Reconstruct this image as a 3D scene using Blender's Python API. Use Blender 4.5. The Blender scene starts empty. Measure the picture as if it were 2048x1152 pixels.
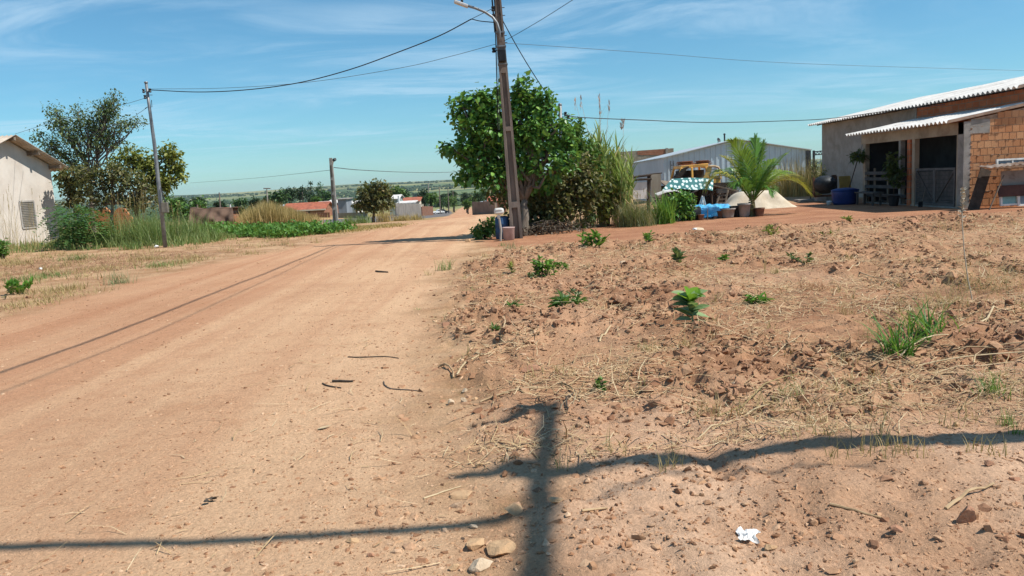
import bpy, math, random
import numpy as np
from mathutils import Vector, Matrix

rng = np.random.default_rng(11)
random.seed(11)
F = 1607.0                      # focal length in photo pixels (photo 2048 wide)
CZ = 1.5
PITCH, ROLL = math.radians(7.6), math.radians(-3.1)
SUN_EL, SUN_AZ = math.radians(53), math.radians(16)
TOSUN = Vector((math.cos(SUN_EL) * math.cos(SUN_AZ), -math.cos(SUN_EL) * math.sin(SUN_AZ), math.sin(SUN_EL)))
scene = bpy.context.scene
col = scene.collection
RM = np.array(Matrix.Rotation(math.pi / 2 - PITCH, 3, 'X') @ Matrix.Rotation(ROLL, 3, 'Z'))
CAM = np.array([0., 0., CZ])

# ------------------------------------------------------------------ noise and terrain
def pn(x, y, seed=0):
    x = np.asarray(x, float); y = np.asarray(y, float)
    xi = np.floor(x).astype(np.int64); yi = np.floor(y).astype(np.int64)
    fx = x - xi; fy = y - yi
    def g(ix, iy, dx, dy):
        h = (ix * 374761393 + iy * 668265263 + seed * 974634777) & 0xFFFFFFFF
        h = ((h ^ (h >> 13)) * 1274126177) & 0xFFFFFFFF
        h = ((h ^ (h >> 16)) * 2246822519) & 0xFFFFFFFF
        a = h / 4294967296.0 * 2 * math.pi
        return np.cos(a) * dx + np.sin(a) * dy
    u = fx * fx * fx * (fx * (fx * 6 - 15) + 10); v = fy * fy * fy * (fy * (fy * 6 - 15) + 10)
    a = g(xi, yi, fx, fy); b = g(xi + 1, yi, fx - 1, fy)
    c = g(xi, yi + 1, fx, fy - 1); d = g(xi + 1, yi + 1, fx - 1, fy - 1)
    return (a + (b - a) * u + (c - a) * v + (a - b - c + d) * u * v) * 1.5

def fbm(x, y, seed=0, o=4):
    s = 0; a = 1; t = 0
    for i in range(o):
        s = s + a * pn(x * 2 ** i, y * 2 ** i, seed + i * 7); t += a; a *= .5
    return s / t

def ss(x, a, b):
    t = np.clip((np.asarray(x, float) - a) / (b - a), 0, 1)
    return t * t * (3 - 2 * t)

def base_h(x, y):
    x = np.asarray(x, float); y = np.asarray(y, float)
    d = np.maximum(0, y - (29 + 14 * ss(x, 5, 13)))
    d = d * d / (d + 6)
    z = -32 * (1 - np.exp(-d * (.040 - .017 * ss(-x, 7, 40) * ss(y, 260, 130)) / 32))
    r = np.sqrt(x * x + y * y)
    a = np.arctan2(x, np.maximum(y, 1))
    t = np.clip((r - 1000) / 3500, 0, 1)
    z = z + (60 + 9 * np.sin(a * 7 + 1) + 4 * np.sin(a * 23)) * t ** 1.1 * ss(y, 100, 900)
    z = z + 8 * fbm(x / 900, y / 900, 3, 3) * ss(r, 500, 1500)
    return z - 30 * ss(r, 4600, 5800)

def ray(px, py):
    d = RM @ np.array([(px - 1024) / F, (576 - py) / F, -1.0])
    return d / np.linalg.norm(d)

def D(px, py, Y):
    d = ray(px, py)
    return CAM + d * (Y / d[1])

def G(px, py):
    d = ray(px, py)
    t = 1.0
    for i in range(4000):
        p = CAM + d * t
        gap = p[2] - float(base_h(p[0], p[1]))
        if gap < .002 or t > 5000: break
        t += max(.002, gap * .6)
    return p[0], p[1]

def poly_sd(x, y, P):
    """signed distance to polygon, positive inside"""
    x = np.asarray(x, float); y = np.asarray(y, float)
    best = np.full(x.shape, 1e18); ins = np.zeros(x.shape, bool)
    n = len(P)
    for i in range(n):
        x0, y0 = P[i]; x1, y1 = P[(i + 1) % n]
        dx, dy = x1 - x0, y1 - y0
        t = np.clip(((x - x0) * dx + (y - y0) * dy) / (dx * dx + dy * dy + 1e-12), 0, 1)
        best = np.minimum(best, (x - x0 - t * dx) ** 2 + (y - y0 - t * dy) ** 2)
        c = ((y0 > y) != (y1 > y)) & (x < dx * (y - y0) / (dy + 1e-12) + x0)
        ins ^= c
    s = np.sqrt(best)
    return np.where(ins, s, -s)

ROAD = [(-8.2, -12), (-7.6, 4)] + [G(*p) for p in [(0, 642), (150, 596), (300, 555), (430, 525), (560, 502), (690, 474), (790, 452), (870, 438), (893, 431), (915, 419), (925, 414), (942, 414), (948, 420), (985, 421), (990, 430), (982, 440), (968, 462), (950, 488), (893, 540), (868, 640), (872, 760), (930, 950), (990, 1150)]] + [(-.2, -12)]
ASPH = [G(*p) for p in [(640, 449), (720, 446), (800, 441), (895, 432), (905, 426), (900, 421), (860, 424), (800, 430), (700, 437), (640, 440)]]
DRIVE = [G(*p) for p in [(960, 488), (1040, 503), (1180, 489), (1300, 480), (1500, 458), (1700, 443), (2048, 428)]] + [(26, 20), (26, 23), (15, 32), (8, 33), (2.6, 24.5), (1, 22.2), (-.4, 24), (-1, 26)]
LOT = [G(*p) for p in [(1000, 1150), (945, 950), (900, 800), (890, 680), (900, 580), (955, 505), (1040, 503), (1180, 489), (1300, 480), (1500, 458), (1700, 443), (2048, 428)]] + [(26, 19), (26, -12), (0, -12)]

def zones(x, y):
    x = np.asarray(x, float); y = np.asarray(y, float); k = (np.abs(x) < 130) & (y < 720) & (y > -70)
    if k.all() or not k.any(): return zones_(x, y) if k.any() else tuple(np.zeros(x.shape) for i in range(4))
    out = tuple(np.zeros(x.shape) for i in range(4))
    for o, q in zip(out, zones_(x[k], y[k])): o[k] = q
    return out

def zones_(x, y):
    w = .35 * pn(x * .9, y * .9, 31) + .18 * pn(x * 3, y * 3, 32)
    r = ss(poly_sd(x, y, ROAD) + w, -.3, .45)
    l = ss(poly_sd(x, y, LOT) + w * 1.3, -.25, .5) * (1 - r)
    d = ss(poly_sd(x, y, DRIVE) + w, -.3, .3) * (1 - r)
    l = l * (1 - d)
    a = ss(poly_sd(x, y, ASPH), -.6, .4)
    return r * (1 - a), l, d * (1 - a), a

def hgt(x, y, z4=None):
    x = np.asarray(x, float); y = np.asarray(y, float)
    r, l, d, a = z4 if z4 is not None else zones(x, y)
    z = base_h(x, y)
    far = np.exp(-np.maximum(0, y) / 22)
    far2 = np.exp(-(np.maximum(0, y) / 9) ** 2)
    lump = ss(fbm(x * .45 + 7, y * .45, 40, 2), -.25, .25)
    rough = l * (.55 + 1.35 * lump) * (.30 + .70 * ss(y + .5 * pn(x, y, 41), 4.3, 5.8)) + .35 * (1 - r - l - d - a).clip(0, 1) * ss(y, 200, 60)
    m1 = fbm(x * .55, y * .55, 1, 3)
    m2 = fbm(x * 2.6, y * 2.6, 5, 3)
    clod = 1 - np.abs(pn(x * 4.7, y * 4.7, 9)) * 2
    fine = fbm(x * 9, y * 9, 15, 2)
    z = z + rough * (.075 * m1 + .06 * m2 * (.3 + far) + .055 * clod * np.exp(-np.maximum(0, y) / 40) + .03 * fine * far2)
    z = z + (l + .25 * r) * .016 * (fbm(x * 13, y * 13, 24, 3) - .5 * np.abs(fbm(x * 7, y * 7, 25, 2))) * np.exp(-(np.maximum(0, y) / 7) ** 2)
    z = z + l * .06                                             # the lot lies a little above the road
    rt = .012 * pn(x * .9 + .02 * y, y * .05, 21) + .006 * fbm(x * 5, y * 5, 22, 2) * far
    z = z + (r + d) * rt + .02 * fbm(x * .3, y * .3, 23, 2) * r
    # low mound at the right of the foreground
    z = z + .07 * np.exp(-((x - 1.75) / .75) ** 2 - ((y - 3.35) / .7) ** 2) + .16 * np.exp(-((x - 3.2) / .6) ** 2 - ((y - 3.1) / .8) ** 2)
    return z

def gz(x, y):
    return float(hgt(np.array([x]), np.array([y]))[0])

# ------------------------------------------------------------------ mesh building
WL = {}
class MB:
    def __init__(self):
        self.v = []; self.f = []; self.n = 0
    def add(self, v, f):
        v = np.asarray(v, float).reshape(-1, 3)
        if isinstance(f, np.ndarray): self.f.append(f + self.n)
        else:
            byk = {}
            for q in f: byk.setdefault(len(q), []).append(q)
            for k, qs in byk.items(): self.f.append(np.array(qs, int) + self.n)
        self.v.append(v); self.n += len(v)
        return self
    def box(self, c, s, rz=0., rx=0., ry=0.):
        sx, sy, sz = np.array(s) / 2
        v = np.array([(-sx, -sy, -sz), (sx, -sy, -sz), (sx, sy, -sz), (-sx, sy, -sz), (-sx, -sy, sz), (sx, -sy, sz), (sx, sy, sz), (-sx, sy, sz)])
        R = np.array(Matrix.Rotation(rz, 3, 'Z') @ Matrix.Rotation(rx, 3, 'X') @ Matrix.Rotation(ry, 3, 'Y'))
        v = v @ R.T + np.array(c)
        return self.add(v, [(0, 3, 2, 1), (4, 5, 6, 7), (0, 1, 5, 4), (1, 2, 6, 5), (2, 3, 7, 6), (3, 0, 4, 7)])
    def span(self, a, b):
        a = np.array(a, float); b = np.array(b, float)
        return self.box((a + b) / 2, np.abs(b - a))
    def bar(self, p, q, w, h, up=(0, 0, 1)):
        p = np.array(p, float); q = np.array(q, float)
        a = q - p; L = np.linalg.norm(a); a /= L
        u = np.array(up, float); s = np.cross(a, u)
        if np.linalg.norm(s) < 1e-5: s = np.cross(a, (1, 0, 0))
        s /= np.linalg.norm(s); u = np.cross(s, a)
        v = [e + s * i * w / 2 + u * j * h / 2 for e in (p, q) for i, j in ((-1, -1), (1, -1), (1, 1), (-1, 1))]
        return self.add(v, [(0, 1, 2, 3), (7, 6, 5, 4), (0, 4, 5, 1), (1, 5, 6, 2), (2, 6, 7, 3), (3, 7, 4, 0)])
    def tube(self, pts, r, n=8):
        P = np.array(pts, float); m = len(P)
        R = np.full(m, r) if np.isscalar(r) else np.array(r, float)
        T = np.gradient(P, axis=0); T /= np.linalg.norm(T, axis=1)[:, None] + 1e-12
        u = np.cross(T[0], (0, 0, 1.)) if abs(T[0][2]) < .9 else np.cross(T[0], (1., 0, 0))
        u /= np.linalg.norm(u)
        V = []
        an = np.arange(n) * 2 * math.pi / n
        for i in range(m):
            u = u - T[i] * np.dot(u, T[i]); u /= np.linalg.norm(u) + 1e-12
            w = np.cross(T[i], u)
            V.append(P[i] + R[i] * (np.cos(an)[:, None] * u + np.sin(an)[:, None] * w))
        V = np.concatenate(V)
        f = []
        for i in range(m - 1):
            for j in range(n):
                k = (j + 1) % n
                f.append((i * n + j, i * n + k, (i + 1) * n + k, (i + 1) * n + j))
        f.append(tuple(range(n - 1, -1, -1))); f.append(tuple((m - 1) * n + j for j in range(n)))
        return self.add(V, f)
    def lathe(self, prof, c, n=18, axis=None):
        V = []
        an = np.arange(n) * 2 * math.pi / n
        for r, z in prof: V.append(np.stack([r * np.cos(an), r * np.sin(an), np.full(n, z)], 1))
        V = np.concatenate(V)
        if axis is not None:
            q = Vector((0, 0, 1)).rotation_difference(Vector(axis)); V = V @ np.array(q.to_matrix()).T
        f = []
        m = len(prof)
        for i in range(m - 1):
            for j in range(n):
                k = (j + 1) % n
                f.append((i * n + j, i * n + k, (i + 1) * n + k, (i + 1) * n + j))
        f.append(tuple(range(n - 1, -1, -1))); f.append(tuple((m - 1) * n + j for j in range(n)))
        return self.add(V + np.array(c), f)
    def prism(self, pts, d):
        """flat polygon pts (3D) pushed along vector d"""
        P = np.array(pts, float); n = len(P); d = np.array(d, float)
        f = [tuple(range(n)), tuple(range(2 * n - 1, n - 1, -1))] + [(i, i + n, (i + 1) % n + n, (i + 1) % n) for i in range(n)]
        return self.add(np.concatenate([P, P + d]), f)
    def corr(self, o, U, V, waves, amp=.025, t=.01, per=6, nv=2, jit=0.):
        """corrugated sheet: o corner, U across the waves, V down the slope"""
        o = np.array(o, float); U = np.array(U, float); V = np.array(V, float)
        N = np.cross(U, V); N /= np.linalg.norm(N)
        if N[2] < -.01: N = -N
        nu = waves * per + 1
        a = np.linspace(0, 1, nu); b = np.linspace(0, 1, nv)
        h = amp * np.cos(a * waves * 2 * math.pi)
        top = []
        for bb in b:
            j = jit * pn(a * 6, np.full(nu, bb * 3.3), 77)
            top.append(o + a[:, None] * U + bb * V + (h + j)[:, None] * N)
        top = np.concatenate(top); bot = top - N * t
        f = []; m = nu * nv
        idx = lambda i, j: j * nu + i
        for j in range(nv - 1):
            for i in range(nu - 1):
                f.append((idx(i, j), idx(i + 1, j), idx(i + 1, j + 1), idx(i, j + 1)))
                f.append((m + idx(i, j + 1), m + idx(i + 1, j + 1), m + idx(i + 1, j), m + idx(i, j)))
        for i in range(nu - 1):
            f.append((idx(i, 0), m + idx(i, 0), m + idx(i + 1, 0), idx(i + 1, 0)))
            f.append((idx(i, nv - 1), idx(i + 1, nv - 1), m + idx(i + 1, nv - 1), m + idx(i, nv - 1)))
        for j in range(nv - 1):
            f.append((idx(0, j), idx(0, j + 1), m + idx(0, j + 1), m + idx(0, j)))
            f.append((idx(nu - 1, j), m + idx(nu - 1, j), m + idx(nu - 1, j + 1), idx(nu - 1, j + 1)))
        return self.add(np.concatenate([top, bot]), f)
    def build(self, name, mat, parent=None, origin=None, smooth=False, bevel=0.):
        V = np.concatenate(self.v)
        if parent is not None: o = np.array(WL[parent.name])
        elif origin is not None: o = np.array(origin, float)
        else: o = np.array([0., 0., 0.])
        me = bpy.data.meshes.new(name)
        me.vertices.add(len(V)); me.vertices.foreach_set('co', (V - o).astype(np.float32).ravel())
        ks = np.concatenate([np.full(len(a), a.shape[1]) for a in self.f])
        lp = np.concatenate([a.ravel() for a in self.f])
        me.loops.add(len(lp)); me.loops.foreach_set('vertex_index', lp.astype(np.int32))
        me.polygons.add(len(ks))
        st = np.concatenate([[0], np.cumsum(ks)[:-1]])
        me.polygons.foreach_set('loop_start', st.astype(np.int32))
        me.polygons.foreach_set('use_smooth', np.full(len(ks), bool(smooth)))
        me.update(calc_edges=True); me.validate()
        me.materials.append(mat)
        ob = bpy.data.objects.new(name, me); col.objects.link(ob)
        if parent is not None: ob.parent = parent
        else: ob.location = o
        WL[ob.name] = o
        if bevel:
            b = ob.modifiers.new('bevel', 'BEVEL'); b.width = bevel; b.segments = 2; b.limit_method = 'ANGLE'
        return ob

def tag(o, label=None, cat=None, group=None, kind=None):
    if label: o['label'] = label
    if cat: o['category'] = cat
    if group: o['group'] = group
    if kind: o['kind'] = kind
    return o

def thing(name, label, cat, loc, group=None):
    o = bpy.data.objects.new(name, None); col.objects.link(o)
    o.empty_display_size = .2; o.location = loc; WL[o.name] = np.array(loc, float)
    return tag(o, label, cat, group)

def copy_tree(o, loc=None, rz=0., sc=1., label=None):
    def cp(q, par):
        c = q.copy(); col.objects.link(c)
        if par is not None: c.parent = par
        for ch in KIDS.get(q.name, [k for k in bpy.data.objects if k.parent == q]): cp(ch, c)
        return c
    KIDS = {o.name: [k for k in bpy.data.objects if k.parent == o]}
    r = cp(o, None)
    if loc is not None: r.location = loc
    r.rotation_euler = (0, 0, rz); r.scale = (sc, sc, sc) if np.isscalar(sc) else sc
    if label: r['label'] = label
    return r

# ------------------------------------------------------------------ materials
def nt(name):
    m = bpy.data.materials.new(name); m.use_nodes = True
    t = m.node_tree; t.nodes.clear()
    out = t.nodes.new('ShaderNodeOutputMaterial'); b = t.nodes.new('ShaderNodeBsdfPrincipled')
    t.links.new(b.outputs[0], out.inputs[0])
    return m, t, b, out
def c4(c): return (c[0], c[1], c[2], 1)
def nd(t, typ, **kw):
    n = t.nodes.new(typ)
    for k, v in kw.items():
        if k.startswith('i_'): n.inputs[k[2:].replace('_', ' ')].default_value = v
        else: setattr(n, k, v)
    return n
def noise(t, vec, scale, detail=4, rough=.6, dist=0.):
    n = nd(t, 'ShaderNodeTexNoise'); n.inputs['Scale'].default_value = scale; n.inputs['Detail'].default_value = detail
    n.inputs['Roughness'].default_value = rough; n.inputs['Distortion'].default_value = dist
    t.links.new(vec, n.inputs['Vector']); return n.outputs['Fac']
def remap(t, v, a, b, lo=0., hi=1.):
    n = nd(t, 'ShaderNodeMapRange', interpolation_type='SMOOTHSTEP')
    for i, q in zip((1, 2, 3, 4), (a, b, lo, hi)): n.inputs[i].default_value = q
    t.links.new(v, n.inputs[0]); return n.outputs[0]
def mixc(t, fac, a, b, mode='MIX'):
    n = nd(t, 'ShaderNodeMix', data_type='RGBA', blend_type=mode)
    for s, q in ((n.inputs[0], fac), (n.inputs[6], a), (n.inputs[7], b)):
        if isinstance(q, (int, float)): s.default_value = q
        elif isinstance(q, tuple): s.default_value = c4(q)
        else: t.links.new(q, s)
    return n.outputs[2]
def math_(t, op, a, b):
    n = nd(t, 'ShaderNodeMath', operation=op)
    for s, q in zip(n.inputs, (a, b)):
        if isinstance(q, (int, float)): s.default_value = q
        else: t.links.new(q, s)
    return n.outputs[0]
def bump(t, b, h, strength, dist):
    n = nd(t, 'ShaderNodeBump'); n.inputs['Strength'].default_value = strength; n.inputs['Distance'].default_value = dist
    t.links.new(h, n.inputs['Height']); t.links.new(n.outputs[0], b.inputs['Normal'])

def pm(name, c1, c2=None, scale=3., rough=.8, bmp=0., bscale=30., metal=0., lo=.35, hi=.65, stretch=(1, 1, 1), stain=None, sscale=1.2, samt=.5, spec=.3):
    m, t, b, o = nt(name)
    tc = nd(t, 'ShaderNodeTexCoord'); mp = nd(t, 'ShaderNodeMapping'); mp.inputs['Scale'].default_value = stretch
    t.links.new(tc.outputs['Object'], mp.inputs['Vector']); v = mp.outputs[0]
    if c2 is None: c2 = tuple(q * .75 for q in c1)
    f = remap(t, noise(t, v, scale, 6, .65), lo, hi)
    c = mixc(t, f, c1, c2)
    if stain: c = mixc(t, math_(t, 'MULTIPLY', remap(t, noise(t, v, sscale, 8, .7, .4), .48, .68), samt), c, stain)
    t.links.new(c, b.inputs['Base Color'])
    b.inputs['Roughness'].default_value = rough; b.inputs['Metallic'].default_value = metal
    b.inputs['Specular IOR Level'].default_value = spec
    if bmp: bump(t, b, noise(t, v, bscale, 6, .7), bmp, .02)
    return m

def leafm(name, c1, c2, c3=None, tr=.35, rough=.5, spec=.35):
    """leaf colour varies from leaf to leaf; some light passes through"""
    m, t, b, o = nt(name)
    g = nd(t, 'ShaderNodeNewGeometry')
    r = nd(t, 'ShaderNodeValToRGB'); r.color_ramp.elements[0].color = c4(c1); r.color_ramp.elements[1].color = c4(c2)
    if c3: e = r.color_ramp.elements.new(.93); e.color = c4(c2); r.color_ramp.elements[-1].color = c4(c3)
    t.links.new(g.outputs['Random Per Island'], r.inputs[0])
    t.links.new(r.outputs[0], b.inputs['Base Color'])
    b.inputs['Roughness'].default_value = rough; b.inputs['Specular IOR Level'].default_value = spec
    tl = nd(t, 'ShaderNodeBsdfTranslucent'); t.links.new(mixc(t, .5, r.outputs[0], (.22, .30, .03), 'MIX'), tl.inputs[0]) if tr > .2 else t.links.new(r.outputs[0], tl.inputs[0])
    mx = nd(t, 'ShaderNodeMixShader'); mx.inputs[0].default_value = tr
    t.links.new(b.outputs[0], mx.inputs[1]); t.links.new(tl.outputs[0], mx.inputs[2]); t.links.new(mx.outputs[0], o.inputs[0])
    return m

# ------------------------------------------------------------------ plant pieces
def nrm(a): return a / (np.linalg.norm(a, axis=-1, keepdims=True) + 1e-9)
def rdir(n): return nrm(rng.normal(size=(n, 3)))

def leaves(mb, P, A, S, w=.32, fold=.3, n6=True, droop=.0):
    """P base points, A axes, S lengths: pointed folded leaves"""
    n = len(P); A = nrm(A); B = nrm(np.cross(A, rdir(n) * .6 + np.array([0, 0, 1.]) )); C = np.cross(A, B)
    flip = np.where(C[:, 2:] < 0, -1, 1); C = C * flip
    S = S[:, None]
    if n6:
        L1 = P + A * S * .25 + B * S * w * .85 + C * S * w * fold; L2 = P + A * S * .62 + B * S * w * .8 + C * S * w * fold * .7
        R1 = P + A * S * .25 - B * S * w * .85 + C * S * w * fold; R2 = P + A * S * .62 - B * S * w * .8 + C * S * w * fold * .7
        T = P + A * S - C * S * droop
        V = np.stack([P, R1, R2, T, L2, L1], 1).reshape(-1, 3)
        b = np.arange(n)[:, None] * 6
        mb.add(V, np.concatenate([b + np.array([0, 1, 2, 3]), b + np.array([0, 3, 4, 5])]))
    else:
        L = P + A * S * .45 + B * S * w + C * S * w * fold; R = P + A * S * .45 - B * S * w + C * S * w * fold
        T = P + A * S - C * S * droop
        V = np.stack([P, R, T, L], 1).reshape(-1, 3); b = np.arange(n)[:, None] * 4
        mb.add(V, np.concatenate([b + np.array([0, 1, 2]), b + np.array([0, 2, 3])]))

def blades(mb, P, Hh, lean, W, az=None, seg=3, curl=1.6):
    """curved grass blades from P: height Hh, sideways reach lean, width W"""
    n = len(P)
    if az is None: az = rng.uniform(0, 2 * math.pi, n)
    d = np.stack([np.cos(az), np.sin(az), np.zeros(n)], 1); tw = az + math.pi / 2 + rng.normal(0, .5, n)
    s = np.stack([np.cos(tw), np.sin(tw), np.zeros(n)], 1)
    rows = []
    for i in range(seg + 1):
        t = i / seg
        c = P + d * (lean * t ** curl)[:, None] + np.array([0, 0, 1.]) * (Hh * (t - .18 * t ** 3 * np.clip(lean / (Hh + 1e-6), 0, 2.2)))[:, None]
        w = (W * (1 - t) ** .8 * .5 if i else W * .4)[:, None]
        rows += ([c - s * w, c + s * w] if i < seg else [c])
    V = np.stack(rows, 1).reshape(-1, 3); k = 2 * seg + 1; b = np.arange(n)[:, None] * k
    q = np.concatenate([b + np.array([2 * i, 2 * i + 1, 2 * i + 3, 2 * i + 2]) for i in range(seg - 1)])
    base = mb.n
    mb.v.append(V); mb.f.append(q + base); mb.f.append(b + np.array([2 * seg - 2, 2 * seg - 1, 2 * seg]) + base); mb.n += len(V)

def lobe_pts(lobes, n, inner=.35):
    w = np.array([(l[3] * l[4] * l[5]) ** .8 for l in lobes]); w /= w.sum()
    k = rng.choice(len(lobes), n, p=w); L = np.array(lobes, float)[k]
    d = rdir(n); r = (inner + (1 - inner) * rng.random(n) ** .6)[:, None]
    return L[:, :3] + d * r * L[:, 3:6], d, k

def pxlobes(lobes, Y, dep=.8):
    out = []
    for l in lobes:
        px, py, rx, ry = l[:4]; yy = Y + (l[4] if len(l) > 4 else 0)
        c = D(px, py, yy); s = yy / F
        out.append((c[0], c[1], c[2], rx * s, (rx + ry) / 2 * s * dep, ry * s))
    return out

def crown(mb, lobes, ncl, per, clr, size, w=.32, hang=.35, inner=.35, n6=False, szj=.35):
    c, d, k = lobe_pts(lobes, ncl, inner)
    P = np.repeat(c, per, 0) + rng.normal(size=(ncl * per, 3)) * clr * .55
    A = np.repeat(d, per, 0) * .5 + rdir(ncl * per) * .9; A[:, 2] -= hang
    leaves(mb, P, A, size * (1 + szj * rng.normal(size=len(P))).clip(.4, 1.8), w=w, n6=n6)
    return c

def limb(mb, a, b, r0, r1, wob=.1, n=6, seg=6):
    a = np.array(a, float); b = np.array(b, float); L = np.linalg.norm(b - a)
    t = np.linspace(0, 1, seg + 1)[:, None]
    p = a + (b - a) * t
    p[1:-1] += rng.normal(size=(seg - 1, 3)) * wob * L * .35
    p[:, 2] += np.sin(t[:, 0] * math.pi) * L * .06
    mb.tube(p, np.linspace(r0, r1, seg + 1), n)

def tree(name, label, cat, base, lobes, leafmat, barkmat, ncl, per, clr, size, trunk_r=.09, fork=None, limbs=14, group=None, **kw):
    base = np.array(base, float)
    root = thing(name, label, cat, base, group)
    mb = MB(); cs = crown(mb, lobes, ncl, per, clr, size, **kw)
    mb.build('crown', leafmat, root)
    tb = MB(); L = np.array(lobes)
    if fork is None: fork = base + (L[:, :3].mean(0) - base) * .4
    fork = np.array(fork, float)
    limb(tb, base - np.array([0, 0, .1]), fork, trunk_r * 1.25, trunk_r * .8, .05, 8)
    for l in lobes: limb(tb, fork, l[:3], trunk_r * .55, trunk_r * .16, .16, 5)
    for c in cs[:limbs]:
        j = np.argmin(np.linalg.norm(L[:, :3] - c, axis=1)); limb(tb, fork + (L[j, :3] - fork) * .55, c, trunk_r * .28, trunk_r * .07, .2, 4, 5)
    tb.build('trunk', barkmat, root, smooth=True)
    return root

# rough stone / clod shapes
def ico(sub):
    p = (1 + 5 ** .5) / 2
    v = [(-1, p, 0), (1, p, 0), (-1, -p, 0), (1, -p, 0), (0, -1, p), (0, 1, p), (0, -1, -p), (0, 1, -p), (p, 0, -1), (p, 0, 1), (-p, 0, -1), (-p, 0, 1)]
    f = [(0, 11, 5), (0, 5, 1), (0, 1, 7), (0, 7, 10), (0, 10, 11), (1, 5, 9), (5, 11, 4), (11, 10, 2), (10, 7, 6), (7, 1, 8), (3, 9, 4), (3, 4, 2), (3, 2, 6), (3, 6, 8), (3, 8, 9), (4, 9, 5), (2, 4, 11), (6, 2, 10), (8, 6, 7), (9, 8, 1)]
    v = [np.array(q) / np.linalg.norm(q) for q in v]
    for s in range(sub):
        ch = {}; nf = []
        def mid(a, b):
            k = (min(a, b), max(a, b))
            if k not in ch: m = v[a] + v[b]; v.append(m / np.linalg.norm(m)); ch[k] = len(v) - 1
            return ch[k]
        for a, b, c in f:
            x, y, z = mid(a, b), mid(b, c), mid(c, a); nf += [(a, x, z), (b, y, x), (c, z, y), (x, y, z)]
        f = nf
    return np.array(v), np.array(f)
IV1, IF1 = ico(1); IV0, IF0 = ico(0); IV2, IF2 = ico(2)
def stones(mb, P, S, flat=.65, V=IV0, Fc=IF0, jit=.28):
    n = len(P); k = len(V)
    R = V[None] * (1 + jit * rng.normal(size=(n, k, 1)).clip(-1.6, 1.6))
    sc = np.stack([1 + .35 * rng.normal(size=n), 1 + .35 * rng.normal(size=n), flat * (1 + .3 * rng.normal(size=n))], 1).clip(.35, 1.8)
    R = R * sc[:, None] * S[:, None, None]
    a = rng.uniform(0, 6.28, n); ca, sa = np.cos(a)[:, None], np.sin(a)[:, None]
    X = R[..., 0] * ca - R[..., 1] * sa; Y = R[..., 0] * sa + R[..., 1] * ca
    Vv = np.stack([X, Y, R[..., 2]], -1) + P[:, None]
    mb.add(Vv.reshape(-1, 3), (Fc[None] + (np.arange(n) * k)[:, None, None]).reshape(-1, 3))
def cut_stone(seed, s, cuts=9):
    """an angular stone: a sphere cut by planes"""
    r = np.random.default_rng(seed); V = IV2.copy()
    for i in range(cuts):
        d = nrm(r.normal(size=3)); h = r.uniform(.38, .78); q = V @ d
        V = V - np.maximum(q - h, 0)[:, None] * d
    V *= 1 + .02 * r.normal(size=(len(V), 1))
    return V * np.array(s)
# ================================================================== ground sheet, cut into ground, road, driveway, lot, asphalt, hills
def graded(fine, lim, step, g):
    a = list(np.arange(0, fine, step)); d = step
    while a[-1] < lim: d *= g; a.append(a[-1] + d)
    return np.array(a)
xl = graded(4.4, 6400, .036, 1.036); xr_ = graded(10.5, 6400, .040, 1.04)
gx = np.concatenate([-xl[:0:-1], xr_])
gy = [2.2]
while gy[-1] < 6400: gy.append(gy[-1] + max(.022, gy[-1] * .0078))
yb = [2.2]; d = .05
while yb[-1] > -60: d *= 1.12; yb.append(yb[-1] - d)
gy = np.concatenate([np.array(yb[:0:-1]), np.array(gy)])
NX, NY = len(gx), len(gy)
XX, YY = np.meshgrid(gx, gy)
Z4 = zones(XX, YY)
ZZ = hgt(XX, YY, Z4)
VV = np.stack([XX, YY, ZZ], -1).reshape(-1, 3)
kr, kl, kd, ka = [q.reshape(-1) for q in Z4]

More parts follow.
